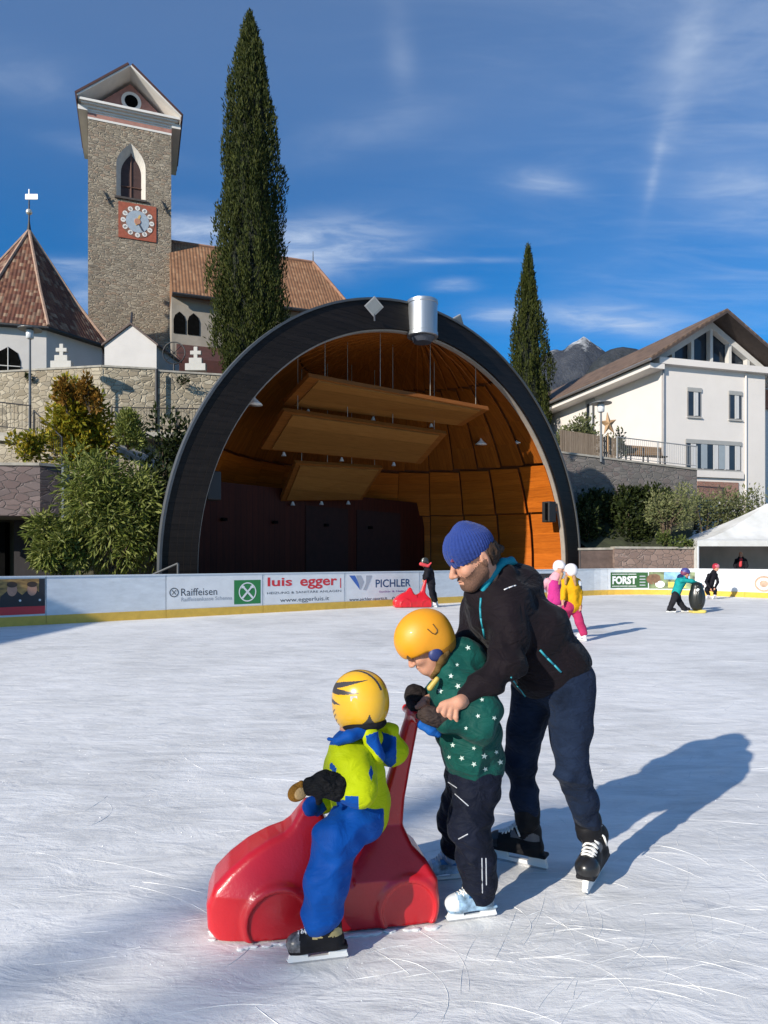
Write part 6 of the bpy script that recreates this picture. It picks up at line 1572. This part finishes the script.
    for seg in (((448, 782), (457, 788)), ((455, 794), (468.5, 806)), ((458.5, 839), (468, 834)), ((482, 858), (482.5, 893)), ((486, 858), (486.5, 885))):
        pp = []
        for k in range(6):
            x, y = seg[0][0] + (seg[1][0] - seg[0][0]) * k / 5, seg[0][1] + (seg[1][1] - seg[0][1]) * k / 5; o = Vector((0, 0, HC)); h = bv2.ray_cast(o - off, (P(x, y, 1) - o).normalized(), 6)
            if h[0] is not None: pp.append(h[0] + off)
        if len(pp) > 1: MB().path(pp, .0022, 5).build('reflective_strip', rf, tr)
    bl = M('boot_blue', (.02, .16, .42), .4, .5, 30); wh = M('boot_white', (.62, .66, .68), .4, .12, 20)
    skate((.245, 2.625, 0), (.440, 2.672, 0), an1 + Vector((0, 0, .0)), t, .2, (M('boot_blue_white', (.28, .42, .55), .4, .7, 22), wh, bl), lean=(-.05, 0, 0))
    skate((.175, 2.95, 0), (.345, 2.985, 0), an2 + Vector((0, 0, .0)), t, .2, (MATS['boot_blue_white'], wh, bl), lean=(.0, 0, 0))
green_child()

# ---------------- child riding the sled
def rider():
    root = P(320, 960, 2.45); root.z = 0
    t = empty('person', root, 'child in lime and blue snowsuit with tiger-striped yellow helmet sitting on the red sled', 'person')
    hc = P(358, 707, 2.52); f = Vector((-.84, .50, -.12)); K = .80
    ch, pel = P(355, 765, 2.52), P(362, 812, 2.56)
    sh1, el1, wr1 = P(355, 762, 2.475), P(362, 789, 2.385), P(334, 787, 2.35)
    sh2, el2, wr2 = P(345, 758, 2.62), P(335, 790, 2.66), P(318, 806, 2.60)
    hp1, kn1, an1 = P(362, 815, 2.47), P(332, 845, 2.40), P(322, 925, 2.375)
    hp2, kn2, an2 = P(360, 815, 2.66), P(330, 850, 2.80), P(328, 905, 2.86)
    s = SD(.0042)
    q, R, fr = head(s, hc, f, (0, 0, 1), K, 1.1, False, .95)
    s.cap(q(-.02, 0, -.06), P(357, 742, 2.53), .045, .05, .03); s.chain([P(357, 742, 2.53), ch, pel], [.05, .08, .08], .04)
    for a, b_, c in ((sh1, el1, wr1), (sh2, el2, wr2)): s.cap(ch, a, .04, .028, .02); s.chain([a, b_, c], [.026, .024, .02], .02)
    for a, b_, c in ((hp1, kn1, an1), (hp2, kn2, an2)): s.cap(pel, a, .06, .05, .03); s.chain([a, b_, c], [.05, .04, .028], .02)
    fit('body', s, SKIN, t); face_bits(q, R, fr, t, K, False)
    yl = M('helmet_yellow', (.68, .37, .012), .25, .06, 3, coat=.5); st = M('helmet_stripe', (.045, .04, .04), .35, .2)
    def pr(a, b_, e):
        m = np.zeros(len(a), int)
        th = np.arctan2(e - .03, a + .012); w = np.abs(b_)
        # flame stripes sweeping back from the front over the crown
        z = e - .035 + .25 * (a + .02)
        s1 = (np.abs(z - .035 - .35 * a) < .011 * np.clip((a + .07) * 12, 0, 1)) & (a > -.07)
        s2 = (np.abs(z - .068 - .15 * a) < .011 * np.clip((a + .10) * 9, 0, 1)) & (a > -.09)
        s3 = (np.abs(z - .002 - .5 * (a - .05)) < .009 * np.clip((a - .02) * 20, 0, 1)) & (a > .02)
        s4 = (np.abs(w - .020) < .006) & (e > .06)
        s5 = (a > .065) & (a < .100) & (e < -.005) & (np.abs(np.mod(e * 1.0 + a * .6, .022) - .011) < .0035) 
        s6 = (a < -.060) & (a > -.100) & (e < .04) & (w > .03) & (w < .075)
        m[(s1 | s2 | s3 | s4 | s5) & (w > .008)] = 1; m[s6] = 1
        return m
    hel, qh, Rh, fh = helmet(t, P(358.5, 704, 2.52), f, (0, 0, 1), .86, [yl, st], pr, cut=-.30, rear=.082, h=.0028, full=True)
    s = SD(.0035); s.ell(qh(-.02, 0, -.085), (.085, .078, .030), Rh, .01); fit('padding', s, cloth('pad_black', (.012, .012, .014), .8, .2), hel)
    def hs(a, e):
        x, z = (a + .012) / .128, (e - .035) / .112; y = .104 * sqrt(max(0, 1 - x * x - z * z)) + .0015; return qh(a, y, e)
    MB().face([hs(-.04, -.045), hs(.02, -.045), hs(.02, -.028), hs(-.04, -.028)]).build('sticker', M_white_pl, hel)
    MB().face([hs(-.062, .030), hs(-.032, .030), hs(-.032, .050), hs(-.062, .050)]).build('sticker', M('sticker_grey', (.45, .45, .42), .5, .3, 60), hel)
    tm = MB()
    for k in range(5): a = -.030 + k * .009; tm.face([hs(a, -.040) + fh[1] * .001, hs(a + .005, -.040) + fh[1] * .001, hs(a + .005, -.033) + fh[1] * .001, hs(a, -.033) + fh[1] * .001])
    # jacket
    s = SD(.0042)
    s.chain([P(354, 748, 2.53), P(354, 770, 2.52), P(360, 800, 2.55), P(363, 815, 2.57)], [.075, .104, .100, .092], .04)
    s.cap(P(352, 765, 2.47), P(361, 806, 2.52), .075, .078, .04)
    s.chain([P(350, 758, 2.45), P(357, 776, 2.40), P(359, 789, 2.37), P(341, 787, 2.355)], [.066, .062, .058, .046], .03)
    s.chain([sh2, el2, P(324, 802, 2.62)], [.06, .05, .04], .03)
    s.cap(P(342, 745, 2.50), P(372, 738, 2.54), .036, .040, .03)
    A = [P(330, 803, 2.45), P(345, 788, 2.4)]
    def pred(c):
        X = 384 + F * c[:, 0] / c[:, 1]; Yp = HY - F * (c[:, 2] - HC) / c[:, 1]; m = np.zeros(len(c), int)
        m[(Yp > 800) & (X > 336 + (Yp - 800) * .15) & (X < 357 - (Yp - 800) * .35)] = 1
        m[(Yp > 796) & (X > 345) & (X < 359)] = 1
        m[(np.abs(X - 333 - (Yp - 768) * .4) < 3.5 - np.abs(Yp - 768) * .5) & (np.abs(Yp - 768) < 5)] = 1; m[(np.abs(X - 371) < 2.4 - np.abs(Yp - 773) * .3)] = 1
        m[(Yp < 745) & (X < 345)] = 1
        return m
    lime = cloth('snowsuit_lime', (.43, .50, .004), .6, .08, .3, 11, .1, .05); blu = cloth('snowsuit_blue', (.003, .065, .30), .6, .12, .35, 10, .15, .1)
    fj = folds(51, 20, .009, .0012, (1, 1, .7)); fj3 = folds(53, 36, .006, .001, (.6, 1, 1.4))
    def dj(X, Y, Z):
        w = np.clip(1 - np.sqrt((X - el1.x) ** 2 + (Y - el1.y) ** 2 + (Z - el1.z) ** 2) / .12, 0, 1); return fj(X, Y, Z) + w * fj3(X, Y, Z)
    jk = fit('jacket', s, [lime, blu], t, dj, pred)
    # hood hanging behind: lime shell, blue inside
    s = SD(.004)
    s.ell(P(388, 748, 2.58), (.062, .070, .082), RM(*frame((.5, 0, .85), (0, 0, 1))), .03); s.cap(P(362, 728, 2.50), P(392, 730, 2.56), .022, .026, .03)
    s.cap(P(377, 757, 2.46), P(370, 735, 2.45), .028, .03, .03)
    s.ell(P(380, 740, 2.505), (.048, .050, .050), None, .012, 1)
    def ph(c):
        X = 384 + F * c[:, 0] / c[:, 1]; Yp = HY - F * (c[:, 2] - HC) / c[:, 1]
        a = (Yp > 731 + np.abs(X - 379) * .35) & (Yp < 769 - np.abs(X - 390) * 1.1) & (X > 366) & (X < 396.5) & (c[:, 1] < 2.60)
        return a.astype(int)
    hd = fit('hood', s, [lime, blu], jk, folds(57, 40, .004), ph)
    s = SD(.004); s.chain([P(338, 741, 2.42), P(350, 736, 2.42), P(364, 731, 2.45), P(374, 736, 2.45)], [.016, .020, .020, .016], .012); s.cap(P(329, 739, 2.44), P(340, 741, 2.42), .006, .010, .01)
    fit('collar', s, blu, jk, folds(58, 50, .003))
    # near glove, with the golden mitten end
    gb = cloth('glove_black', (.010, .010, .011), .75, .25, .8, 26)
    s = SD(.0038); s.cap(P(338, 787, 2.35), P(326, 784, 2.345), .047, .044, .02); s.cap(P(326, 784, 2.345), P(312, 786, 2.34), .040, .034, .02); s.cap(P(318, 792, 2.335), P(320, 801, 2.335), .016, .014, .012)
    s.cap(P(316, 781, 2.33), P(309, 781, 2.32), .016, .014, .01)
    gl = fit('glove', s, gb, t, folds(61, 60, .004))
    c = P(298, 792, 2.335)
    fr2 = frame(P(290, 796, 2.30) - P(306, 788, 2.34), (0, 0, 1)); R2 = RM(*fr2)
    s = SD(.003); s.ell(c, (.040, .022, .032), R2, .01); s.ell(c + Vector((.012, 0, .028)), (.010, .010, .012), None, .01); tip = fit('glove_tip', s, cloth('plush_gold', (.30, .13, .02), .8, .4, .4, 60), gl)
    n_ = -Vector(fr2[1]) if fr2[1].y > 0 else Vector(fr2[1])
    s = SD(.003); s.ell(c + n_ * .013, (.027, .012, .022), R2, .005); fc = fit('pale_patch', s, cloth('plush_cream', (.62, .38, .16), .8, .2, .3, 60), tip)
    s = SD(.004); s.cap(P(318, 806, 2.60), P(311, 806, 2.58), .035, .032, .02); s.cap(P(309, 812, 2.56), P(315, 800, 2.56), .02, .02, .02); fit('glove', s, blu, t, folds(62, 60, .004))
    # trousers
    s = SD(.0045)
    s.cap(P(362, 818, 2.60), P(360, 818, 2.50), .088, .090, .04)
    s.chain([P(356, 822, 2.46), P(336, 840, 2.41), P(327, 880, 2.38), P(321.5, 915, 2.375)], [.078, .076, .070, .070], .04)
    s.chain([P(356, 820, 2.68), P(332, 850, 2.80), P(328, 892, 2.86)], [.08, .075, .068], .04)
    fit('trousers', s, blu, t, folds(71, 26, .008, .003, (.8, .8, 1.5)))
    bk = cloth('boot_black', (.012, .012, .014), .55, .2, .2)
    skate((-.330, 2.350, 0), (-.128, 2.392, 0), P(322, 930, 2.375), t, .2, (bk, M('toe_silver', (.10, .10, .105), .35, .8, 60), M('boot_gold', (.35, .28, .12), .4, .2)), lean=(-.05, 0, 0))
    skate((-.36, 2.85, 0), (-.165, 2.90, 0), P(328, 902, 2.86), t, .2, (bk, MATS['toe_silver'], MATS['boot_gold']))
rider()

# ------------------------------------------------------------------ moulded red push sled, also used small in the distance
RED = M('sled_red_plastic', (.52, .009, .016), .30, .14, 2.5, .12, 90, coat=.3)
def sled(org, a, v, k, name_label, h=.005, group=None, hole=True):
    a = Vector(a).normalized(); v = Vector(v).normalized(); org = Vector(org)
    q = lambda s_, w, z: org + a * s_ * k + v * w * k + Vector((0, 0, z * k)); R = RM(a, v, Vector((0, 0, 1)))
    t = empty('push_sled', org, name_label, 'push sled', group)
    s = SD(h)
    prof = [(-.035, -.02), (-.045, .10), (-.04, .17), (.0, .235), (.045, .28), (.072, .345), (.064, .45), (.044, .56), (.016, .70), (.000, .78), (.010, .815), (.045, .815), (.072, .74), (.112, .61), (.150, .49), (.175, .41), (.22, .34), (.30, .30), (.37, .31), (.405, .43), (.43, .475), (.475, .472), (.530, .392), (.56, .368), (.62, .347), (.70, .305), (.77, .253), (.828, .195), (.855, .13), (.85, .04), (.80, -.02)]
    def hw(u, z):
        rear = np.maximum(.165 - .80 * np.maximum(z - .19, 0), .036); fr_ = .165 - .42 * np.maximum(z - .17, 0)
        w = np.where(u < .30, rear, fr_); return w - .055 * np.clip((u - .62) / .24, 0, 1) ** 2
    s.poly(prof, q(0, .17, 0), R, hw, .022 * k, .03 * k, .2, k)
    s.cap(q(.028, .06, .795), q(.028, .28, .795), .019 * k, k=.02 * k)
    s.ell(q(.12, .17, .10), (.13 * k, .170 * k, .15 * k), R, .05 * k); s.ell(q(.60, .17, .10), (.19 * k, .168 * k, .16 * k), R, .05 * k)
    s.cap(q(.40, .17, .14), q(.452, .17, .395), .172 * k, .056 * k, .012 * k)
    for w, sg in ((.030, -1), (.310, 1)):
        for sx, r in ((.085, .125), (.585, .135)):
            s.cyl(q(sx, w, .075), v, r * k, .036 * k, .016 * k, .018 * k)
            s.cyl(q(sx, w + sg * .040, .07), v, (r - .020) * k, .014 * k, .006 * k, .005 * k, 1)
            s.ell(q(sx, w + sg * .004, .05), ((r - .03) * k, .028 * k, (r - .03) * k), R, .01 * k)
    s.box(q(.35, .17, -.10), (.7 * k, .4 * k, .106 * k), R, .002, .004, 1)
    b = fit('body', s, RED, t, None)
    s2 = SD(max(h * .8, .004)); r = random.Random(3)
    for i in range(90 if h < .01 else 0):
        sx = r.random(); side = r.random() < .8
        p = q(-.03 + .76 * sx, -.012 if side else .35, .003) if r.random() < .85 else q(.83, r.uniform(.06, .28), .003)
        s2.ell(p + Vector((r.uniform(-.006, .006), r.uniform(-.012, .004), 0)), (r.uniform(.010, .024), r.uniform(.006, .014), r.uniform(.002, .0045)), None, .004)
    if h < .01: fit('snow_rim', s2, M('shaved_snow', (.76, .77, .78)), t)
    return t
sled((.175, 2.605, 0), (-.98, -.2, 0), (-.2, .98, 0), .975, 'large red moulded plastic push sled shaped like a car carrying the lime-suited child')
sled((1.36, 20.0, 0), (-.97, -.2, 0), (-.2, .97, 0), 1.25, 'small distant red push sled before the far boards', .02)

# ------------------------------------------------------------------ skaters in the distance
def far_person(label, J, W, col, h=.014, helm=None, extra=None, skates=True, K=.95, face=(-1, 0, -.2), long_hair=None):
    # J: joints in world coordinates; W: (torso, arm, leg) widths; col: jacket, trousers
    root = (J['an1'] + J['an2']) / 2; root = Vector((root.x, root.y, 0)); t = empty('person', root, label, 'person', 'skaters in the distance')
    s = SD(h * .8); q, R, fr = head(s, J['head'], face, (0, 0, 1), K, 1.05, False)
    s.cap(q(-.01, 0, -.05), J['neck'], .05, .06, .03); s.chain([J['neck'], J['chest'], J['pel']], [.06, W[0] * .8, W[0] * .8], .04)
    for n in '12':
        s.cap(J['chest'], J['sh' + n], .06, W[1] * .7, .03); s.chain([J['sh' + n], J['el' + n], J['wr' + n]], [W[1] * .7, W[1] * .65, W[1] * .5], .02)
        d = (J['wr' + n] - J['el' + n]).normalized(); s.ell(J['wr' + n] + d * .05, (.03, .03, .035), None, .02)
        for i in range(4): p = J['wr' + n] + d * .06 + Vector((.012 * (i - 1.5), 0, .010 * (i - 1.5))); s.cap(p, p + d * .05 - Vector((0, 0, .01)), .009, .007, .004)
        s.cap(J['pel'], J['hp' + n], W[2], W[2] * .8, .04); s.chain([J['hp' + n], J['kn' + n], J['an' + n]], [W[2] * .8, W[2] * .6, W[2] * .45], .03)
    fit('body', s, SKIN, t)
    s = SD(h); s.chain([J['neck'], J['chest'], J['pel']], [W[0] * .72, W[0], W[0] * .95], .06)
    for n in '12': s.cap(J['chest'], J['sh' + n], W[0] * .6, W[1] * 1.1, .04); s.chain([J['sh' + n], J['el' + n], J['wr' + n]], [W[1] * 1.1, W[1], W[1] * .8], .03)
    jk = fit('jacket', s, col[0], t, folds(3, 22, .008))
    s = SD(h); s.cap(J['hp1'], J['hp2'], W[2] * 1.05, k=.05)
    for n in '12': s.cap(J['pel'], J['hp' + n], W[2] * 1.05, W[2], .04); s.chain([J['hp' + n], J['kn' + n], J['an' + n] + Vector((0, 0, .02))], [W[2], W[2] * .82, W[2] * .78], .03)
    fit('trousers', s, col[1], t, folds(4, 22, .008))
    if helm is not None:
        ho, qh, Rh, fh = helmet(t, J['head'] + Vector((0, 0, .01)), face, (0, 0, 1), .95, [helm[0], helm[1]], helm[2], h=.010, cut=-.01, rear=.06)
    if skates:
        for n in '12':
            fd = J.get('foot' + n, Vector((-1, -.1, 0))).normalized(); m = Vector((J['an' + n].x, J['an' + n].y, 0)) + fd * .04
            skate(m + fd * .12, m - fd * .12, J['an' + n], t, .24, (col[2], col[2], col[2]), lace=False)
    return t, q
plain = lambda a, b_, e: np.zeros(len(a), int)
wh_h = M('helmet_white', (.66, .62, .62), .4, .06, 6); wh_p = M('helmet_pinkish', (.66, .58, .60), .4, .1, 8)
def gen(base, facing, H, lean=0.0, stride=.12, arms=((.12, -.35), (.12, -.35)), bend=0.0):
    # joints of a standing/skating child; facing unit vector, lean forward (radians)
    f = Vector(facing).normalized(); l = Vector((0, 0, 1)).cross(f).normalized(); b = Vector(base); k = H / 1.3
    hipz = .66 * k; J = {}
    pel = b + Vector((0, 0, hipz + .04)) - f * .12 * bend; J['pel'] = pel
    u = (Vector((0, 0, 1)) * cos(lean) + f * sin(lean))
    J['chest'] = pel + u * .30 * k; J['neck'] = pel + u * .42 * k; J['head'] = pel + u * .55 * k + f * .03
    for n, s in (('1', 1), ('2', -1)):
        J['sh' + n] = pel + u * .36 * k + l * s * .13 * k
        J['hp' + n] = pel + l * s * .08 * k - Vector((0, 0, .05)); J['an' + n] = b + l * s * .09 * k + f * stride * s + Vector((0, 0, .16))
        J['kn' + n] = (J['hp' + n] + J['an' + n]) / 2 + f * (.03 + .08 * bend)
        fw, dn = arms[0 if s == 1 else 1]
        J['wr' + n] = J['sh' + n] + f * fw + Vector((0, 0, dn)) + l * s * .04
        J['el' + n] = (J['sh' + n] + J['wr' + n]) / 2 + l * s * .04 - Vector((0, 0, .04)); J['foot' + n] = f
    return J
# two girls
pk = cloth('pink_light', (.62, .30, .34), .8, .1, .4, 12); pm = cloth('trousers_raspberry', (.38, .028, .10), .8, .1, .4, 12); pf = cloth('pink_bright', (.46, .035, .20), .8, .1, .4, 12)
yj = cloth('jacket_yellow', (.58, .30, .008), .8, .08, .4, 12)
b1 = G(579, 641); J = gen(b1, (-.35, .93, 0), 1.30, .05, .0, ((.05, -.40), (.02, -.42)))
Yg = b1.y
J.update(pel=P(573, 606, Yg), chest=P(571, 588, Yg), neck=P(571, 579, Yg), head=P(570.5, 572, Yg), sh1=P(565, 582, Yg - .02), el1=P(563.5, 592, Yg - .1), wr1=P(563, 599, Yg - .15),
         sh2=P(577.5, 582, Yg + .03), el2=P(579.5, 592, Yg), wr2=P(580, 604, Yg - .05), hp1=P(568, 607, Yg - .05), hp2=P(575.5, 607, Yg + .03), kn1=P(565.5, 617, Yg + .15), kn2=P(579, 621, Yg), an1=P(562, 630, Yg + .25), an2=P(583.5, 634, Yg))
t, q = far_person('girl in yellow jacket and raspberry trousers with a white helmet, seen from behind', J, (.135, .052, .092), (yj, pm, wh_h), .014, (wh_h, wh_p, plain), face=(-.5, .8, -.1))
s = SD(.012); s.chain([P(566, 577, Yg - .12), P(565.5, 584, Yg - .13)], [.03, .02], .02); s.chain([P(574, 577, Yg - .12), P(575.5, 585, Yg - .13)], [.035, .02], .02); fit('hair', s, M('hair_blonde', (.32, .18, .08), .8, .3, 20), t)
s = SD(.012); s.cap(P(578.2, 586.5, Yg), P(578.5, 588, Yg), .062, k=.01); fit('armband', s, M_dk, t)
s = SD(.012); s.cap(P(577.8, 583, Yg), P(578.2, 585, Yg), .061, k=.01); fit('armband', s, M_white_pl, t)
Yp = 12.9; b2 = Vector((P(556, 560, Yp).x, Yp, 0)); J = gen(b2, (-.6, .75, 0), 1.42, .10, .08)
J.update(pel=P(556, 605, Yp), chest=P(552, 586, Yp), neck=P(556, 576, Yp), head=P(559.5, 568, Yp), sh1=P(548, 581, Yp - .05), el1=P(542, 588, Yp - .1), wr1=P(537, 584, Yp - .2), sh2=P(560, 580, Yp + .05), el2=P(562, 588, Yp), wr2=P(562, 594, Yp - .1))
t, q = far_person('girl in light pink jacket with white helmet, half hidden behind the man', J, (.125, .05, .09), (pk, pf, wh_h), .014, (wh_h, wh_p, plain), face=(.6, -.6, -.2))
s = SD(.014); s.chain([P(553.5, 586, Yp - .05), P(556, 600, Yp - .04)], [.128, .125], .03); fit('bib', s, pf, t)
s = SD(.012); s.chain([P(562, 574, Yp - .10), P(559, 584, Yp - .16)], [.03, .02], .02); fit('hair', s, MATS['hair_blonde'], t)
# child in turquoise pushing a penguin
Yc = 18.2; tq = cloth('jacket_turquoise', (.012, .26, .25), .7, .15, .4, 12); nv = cloth('jacket_navy', (.012, .025, .09), .7, .15); dkp = cloth('trousers_charcoal', (.018, .018, .022), .8, .3)
b3 = Vector((P(677, 560, Yc).x, Yc, 0)); J = gen(b3, (1, -.1, 0), 1.2)
J.update(pel=P(676, 593, Yc), chest=P(680.5, 582, Yc), neck=P(683, 577, Yc), head=P(685.5, 573.5, Yc - .03), sh1=P(681.5, 579.5, Yc + .12), el1=P(692, 582, Yc + .1), wr1=P(700, 585.5, Yc), sh2=P(681.5, 580.5, Yc - .14), el2=P(691.5, 581, Yc - .16), wr2=P(700.5, 584.5, Yc - .08),
         hp1=P(676.5, 596, Yc + .08), hp2=P(675, 596, Yc - .08), kn1=P(680, 603, Yc + .08), kn2=P(672, 603, Yc - .1), an1=P(684, 609, Yc + .05), an2=P(669.5, 609.5, Yc - .1), foot1=Vector((1, 0, 0)), foot2=Vector((1, -.1, 0)))
t, q = far_person('child in turquoise jacket and purple-blue helmet leaning on a black penguin skating aid', J, (.125, .052, .088), (tq, dkp, dkp), .016, (M('helmet_violet', (.05, .05, .20), .5, .5, 25), M('helmet_plum', (.20, .04, .10), .5, .3), lambda a, b_, e: (e < .02).astype(int)), face=(.95, -.2, -.3))
s = SD(.012); s.cap(P(681, 577.5, Yc), P(685, 579.5, Yc), .10, .09, .03); fit('hood', s, nv, t)
def penguin():
    b = Vector((P(697, 560, 18.0).x, 18.0, 0)); t = empty('penguin_skating_aid', b, 'black and white penguin-shaped skating aid held by the child in turquoise', 'skating aid')
    s = SD(.014); s.ell(b + Vector((0, 0, .40)), (.21, .17, .37), None, .05); s.ell(b + Vector((.0, 0, .70)), (.14, .13, .12), None, .06); s.cap(b + Vector((-.03, -.12, .72)), b + Vector((-.03, .12, .72)), .03); s.ell(b + Vector((.13, 0, .70)), (.07, .025, .02), None, .02)
    for y in (-.17, .17): s.ell(b + Vector((0, y, .42)), (.08, .03, .2), None, .03)
    fit('body', s, M('penguin_black', (.012, .014, .012), .3, .1), t)
    s = SD(.012); s.ell(b + Vector((.075, 0, .38)), (.145, .125, .27), None, .02); fit('belly', s, M_white_pl, t)
    s = SD(.010); s.ell(b + Vector((-.03, -.125, .60)), (.05, .03, .06), None, .02); fit('face_patch', s, M_white_pl, t)
    s = SD(.012); s.box(b + Vector((0, 0, .03)), (.17, .14, .03), None, .02); [s.ell(b + Vector((.1, y, .05)), (.12, .06, .04), None, .03) for y in (-.08, .08)]; fit('feet', s, M('penguin_yellow', (.62, .50, .12), .45, .1), t)
penguin()
# crouching child in black with a red helmet, by the far boards
Yk = 24.3; bl = cloth('jacket_black', (.010, .010, .014), .75, .25); b4 = Vector((P(712, 560, Yk).x, Yk, 0)); J = gen(b4, (-.8, -.5, 0), 1.15)
J.update(pel=P(709.5, 587, Yk + .05), chest=P(712, 577, Yk), neck=P(714, 572, Yk), head=P(716, 567.5, Yk - .03), sh1=P(709, 575, Yk - .12), el1=P(706, 582, Yk - .2), wr1=P(710, 588, Yk - .3), sh2=P(716, 574.5, Yk + .1), el2=P(718, 582, Yk - .05), wr2=P(715, 588, Yk - .25),
         hp1=P(707.5, 589, Yk), hp2=P(713, 589, Yk), kn1=P(706.5, 590, Yk - .3), kn2=P(715, 590, Yk - .25), an1=P(708.5, 594.5, Yk - .1), an2=P(715, 594.5, Yk - .1))
far_person('small child in black with a red helmet crouching against the white boards', J, (.125, .05, .08), (bl, bl, wh_h), .016, (M('helmet_red', (.36, .02, .04), .4, .3, 20), M('helmet_pink', (.5, .15, .2), .4, .3), lambda a, b_, e: (a > .05).astype(int)), face=(.6, -.7, -.2))
# child behind the small red sled
Yr = 20.2; b5 = Vector((P(432, 560, Yr).x, Yr, 0)); J = gen(b5, (-1, -.1, 0), 1.3)
J.update(pel=P(431.5, 584, Yr), chest=P(429, 573, Yr), neck=P(427.5, 567, Yr), head=P(424.5, 562.5, Yr), sh1=P(428, 570, Yr - .15), el1=P(427, 576, Yr - .22), wr1=P(424.5, 579, Yr - .2), sh2=P(427, 570, Yr + .15), el2=P(424.5, 576, Yr + .2), wr2=P(424, 579, Yr + .1),
         hp1=P(431, 586, Yr - .08), hp2=P(432, 586, Yr + .08), kn1=P(431.5, 594, Yr - .1), kn2=P(434, 594, Yr + .1), an1=P(434.5, 602, Yr - .1), an2=P(436, 601, Yr + .15))
t, q = far_person('child in black with a dark helmet and red scarf pushing the small distant red sled', J, (.135, .055, .085), (bl, bl, wh_h), .016, (M('helmet_dark_grey', (.035, .04, .035), .3, .5, 12), M('helmet_grey', (.4, .4, .38), .3, .1), lambda a, b_, e: ((np.abs(b_ - .04) < .012) & (a > .02)).astype(int)), face=(-.8, -.5, -.3))
s = SD(.012); s.cap(P(421, 564, Yr - .12), P(428, 566, Yr - .12), .055, .05, .03); s.cap(P(428, 566, Yr - .14), P(431, 563, Yr - .15), .03, .025, .02); fit('scarf', s, M('scarf_red', (.5, .04, .05), .8, .2), t)
# man in the tent
Yt = 30.0; b6 = Vector((P(741, 560, Yt).x, Yt, 0)); J = gen(b6, (-.5, -.8, 0), 1.72, .12)
TM, _ = far_person('person in a dark coat with a red collar standing inside the white tent', J, (.18, .065, .10), (bl, bl, bl), .02, None, face=(-.4, -.9, -.1), skates=False, K=1.0)
s = SD(.014); s.cap(J['neck'] + Vector((-.05, -.1, -.05)), J['neck'] + Vector((-.08, -.12, -.32)), .07, .06, .03); fit('scarf', s, MATS['scarf_red'], TM)

# ------------------------------------------------------------------ the air towards the mountains
def haze():
    m = bpy.data.materials.new('haze_air'); m.use_nodes = True; N = m.node_tree.nodes; N.clear()
    o = N.new('ShaderNodeOutputMaterial'); v = N.new('ShaderNodeVolumePrincipled'); v.inputs['Color'].default_value = (.72, .82, 1, 1); v.inputs['Density'].default_value = 1.1e-5; v.inputs['Anisotropy'].default_value = .2
    m.node_tree.links.new(v.outputs[0], o.inputs['Volume'])
    tag(MB().box((0, 2500, 1098), (12000, 13500, 2204)).build('haze', m), kind='stuff')
haze()
bpy.context.view_layer.update()
print('objects', len(bpy.data.objects), 'polys', sum(len(o.data.polygons) for o in bpy.data.objects if o.type == 'MESH'))
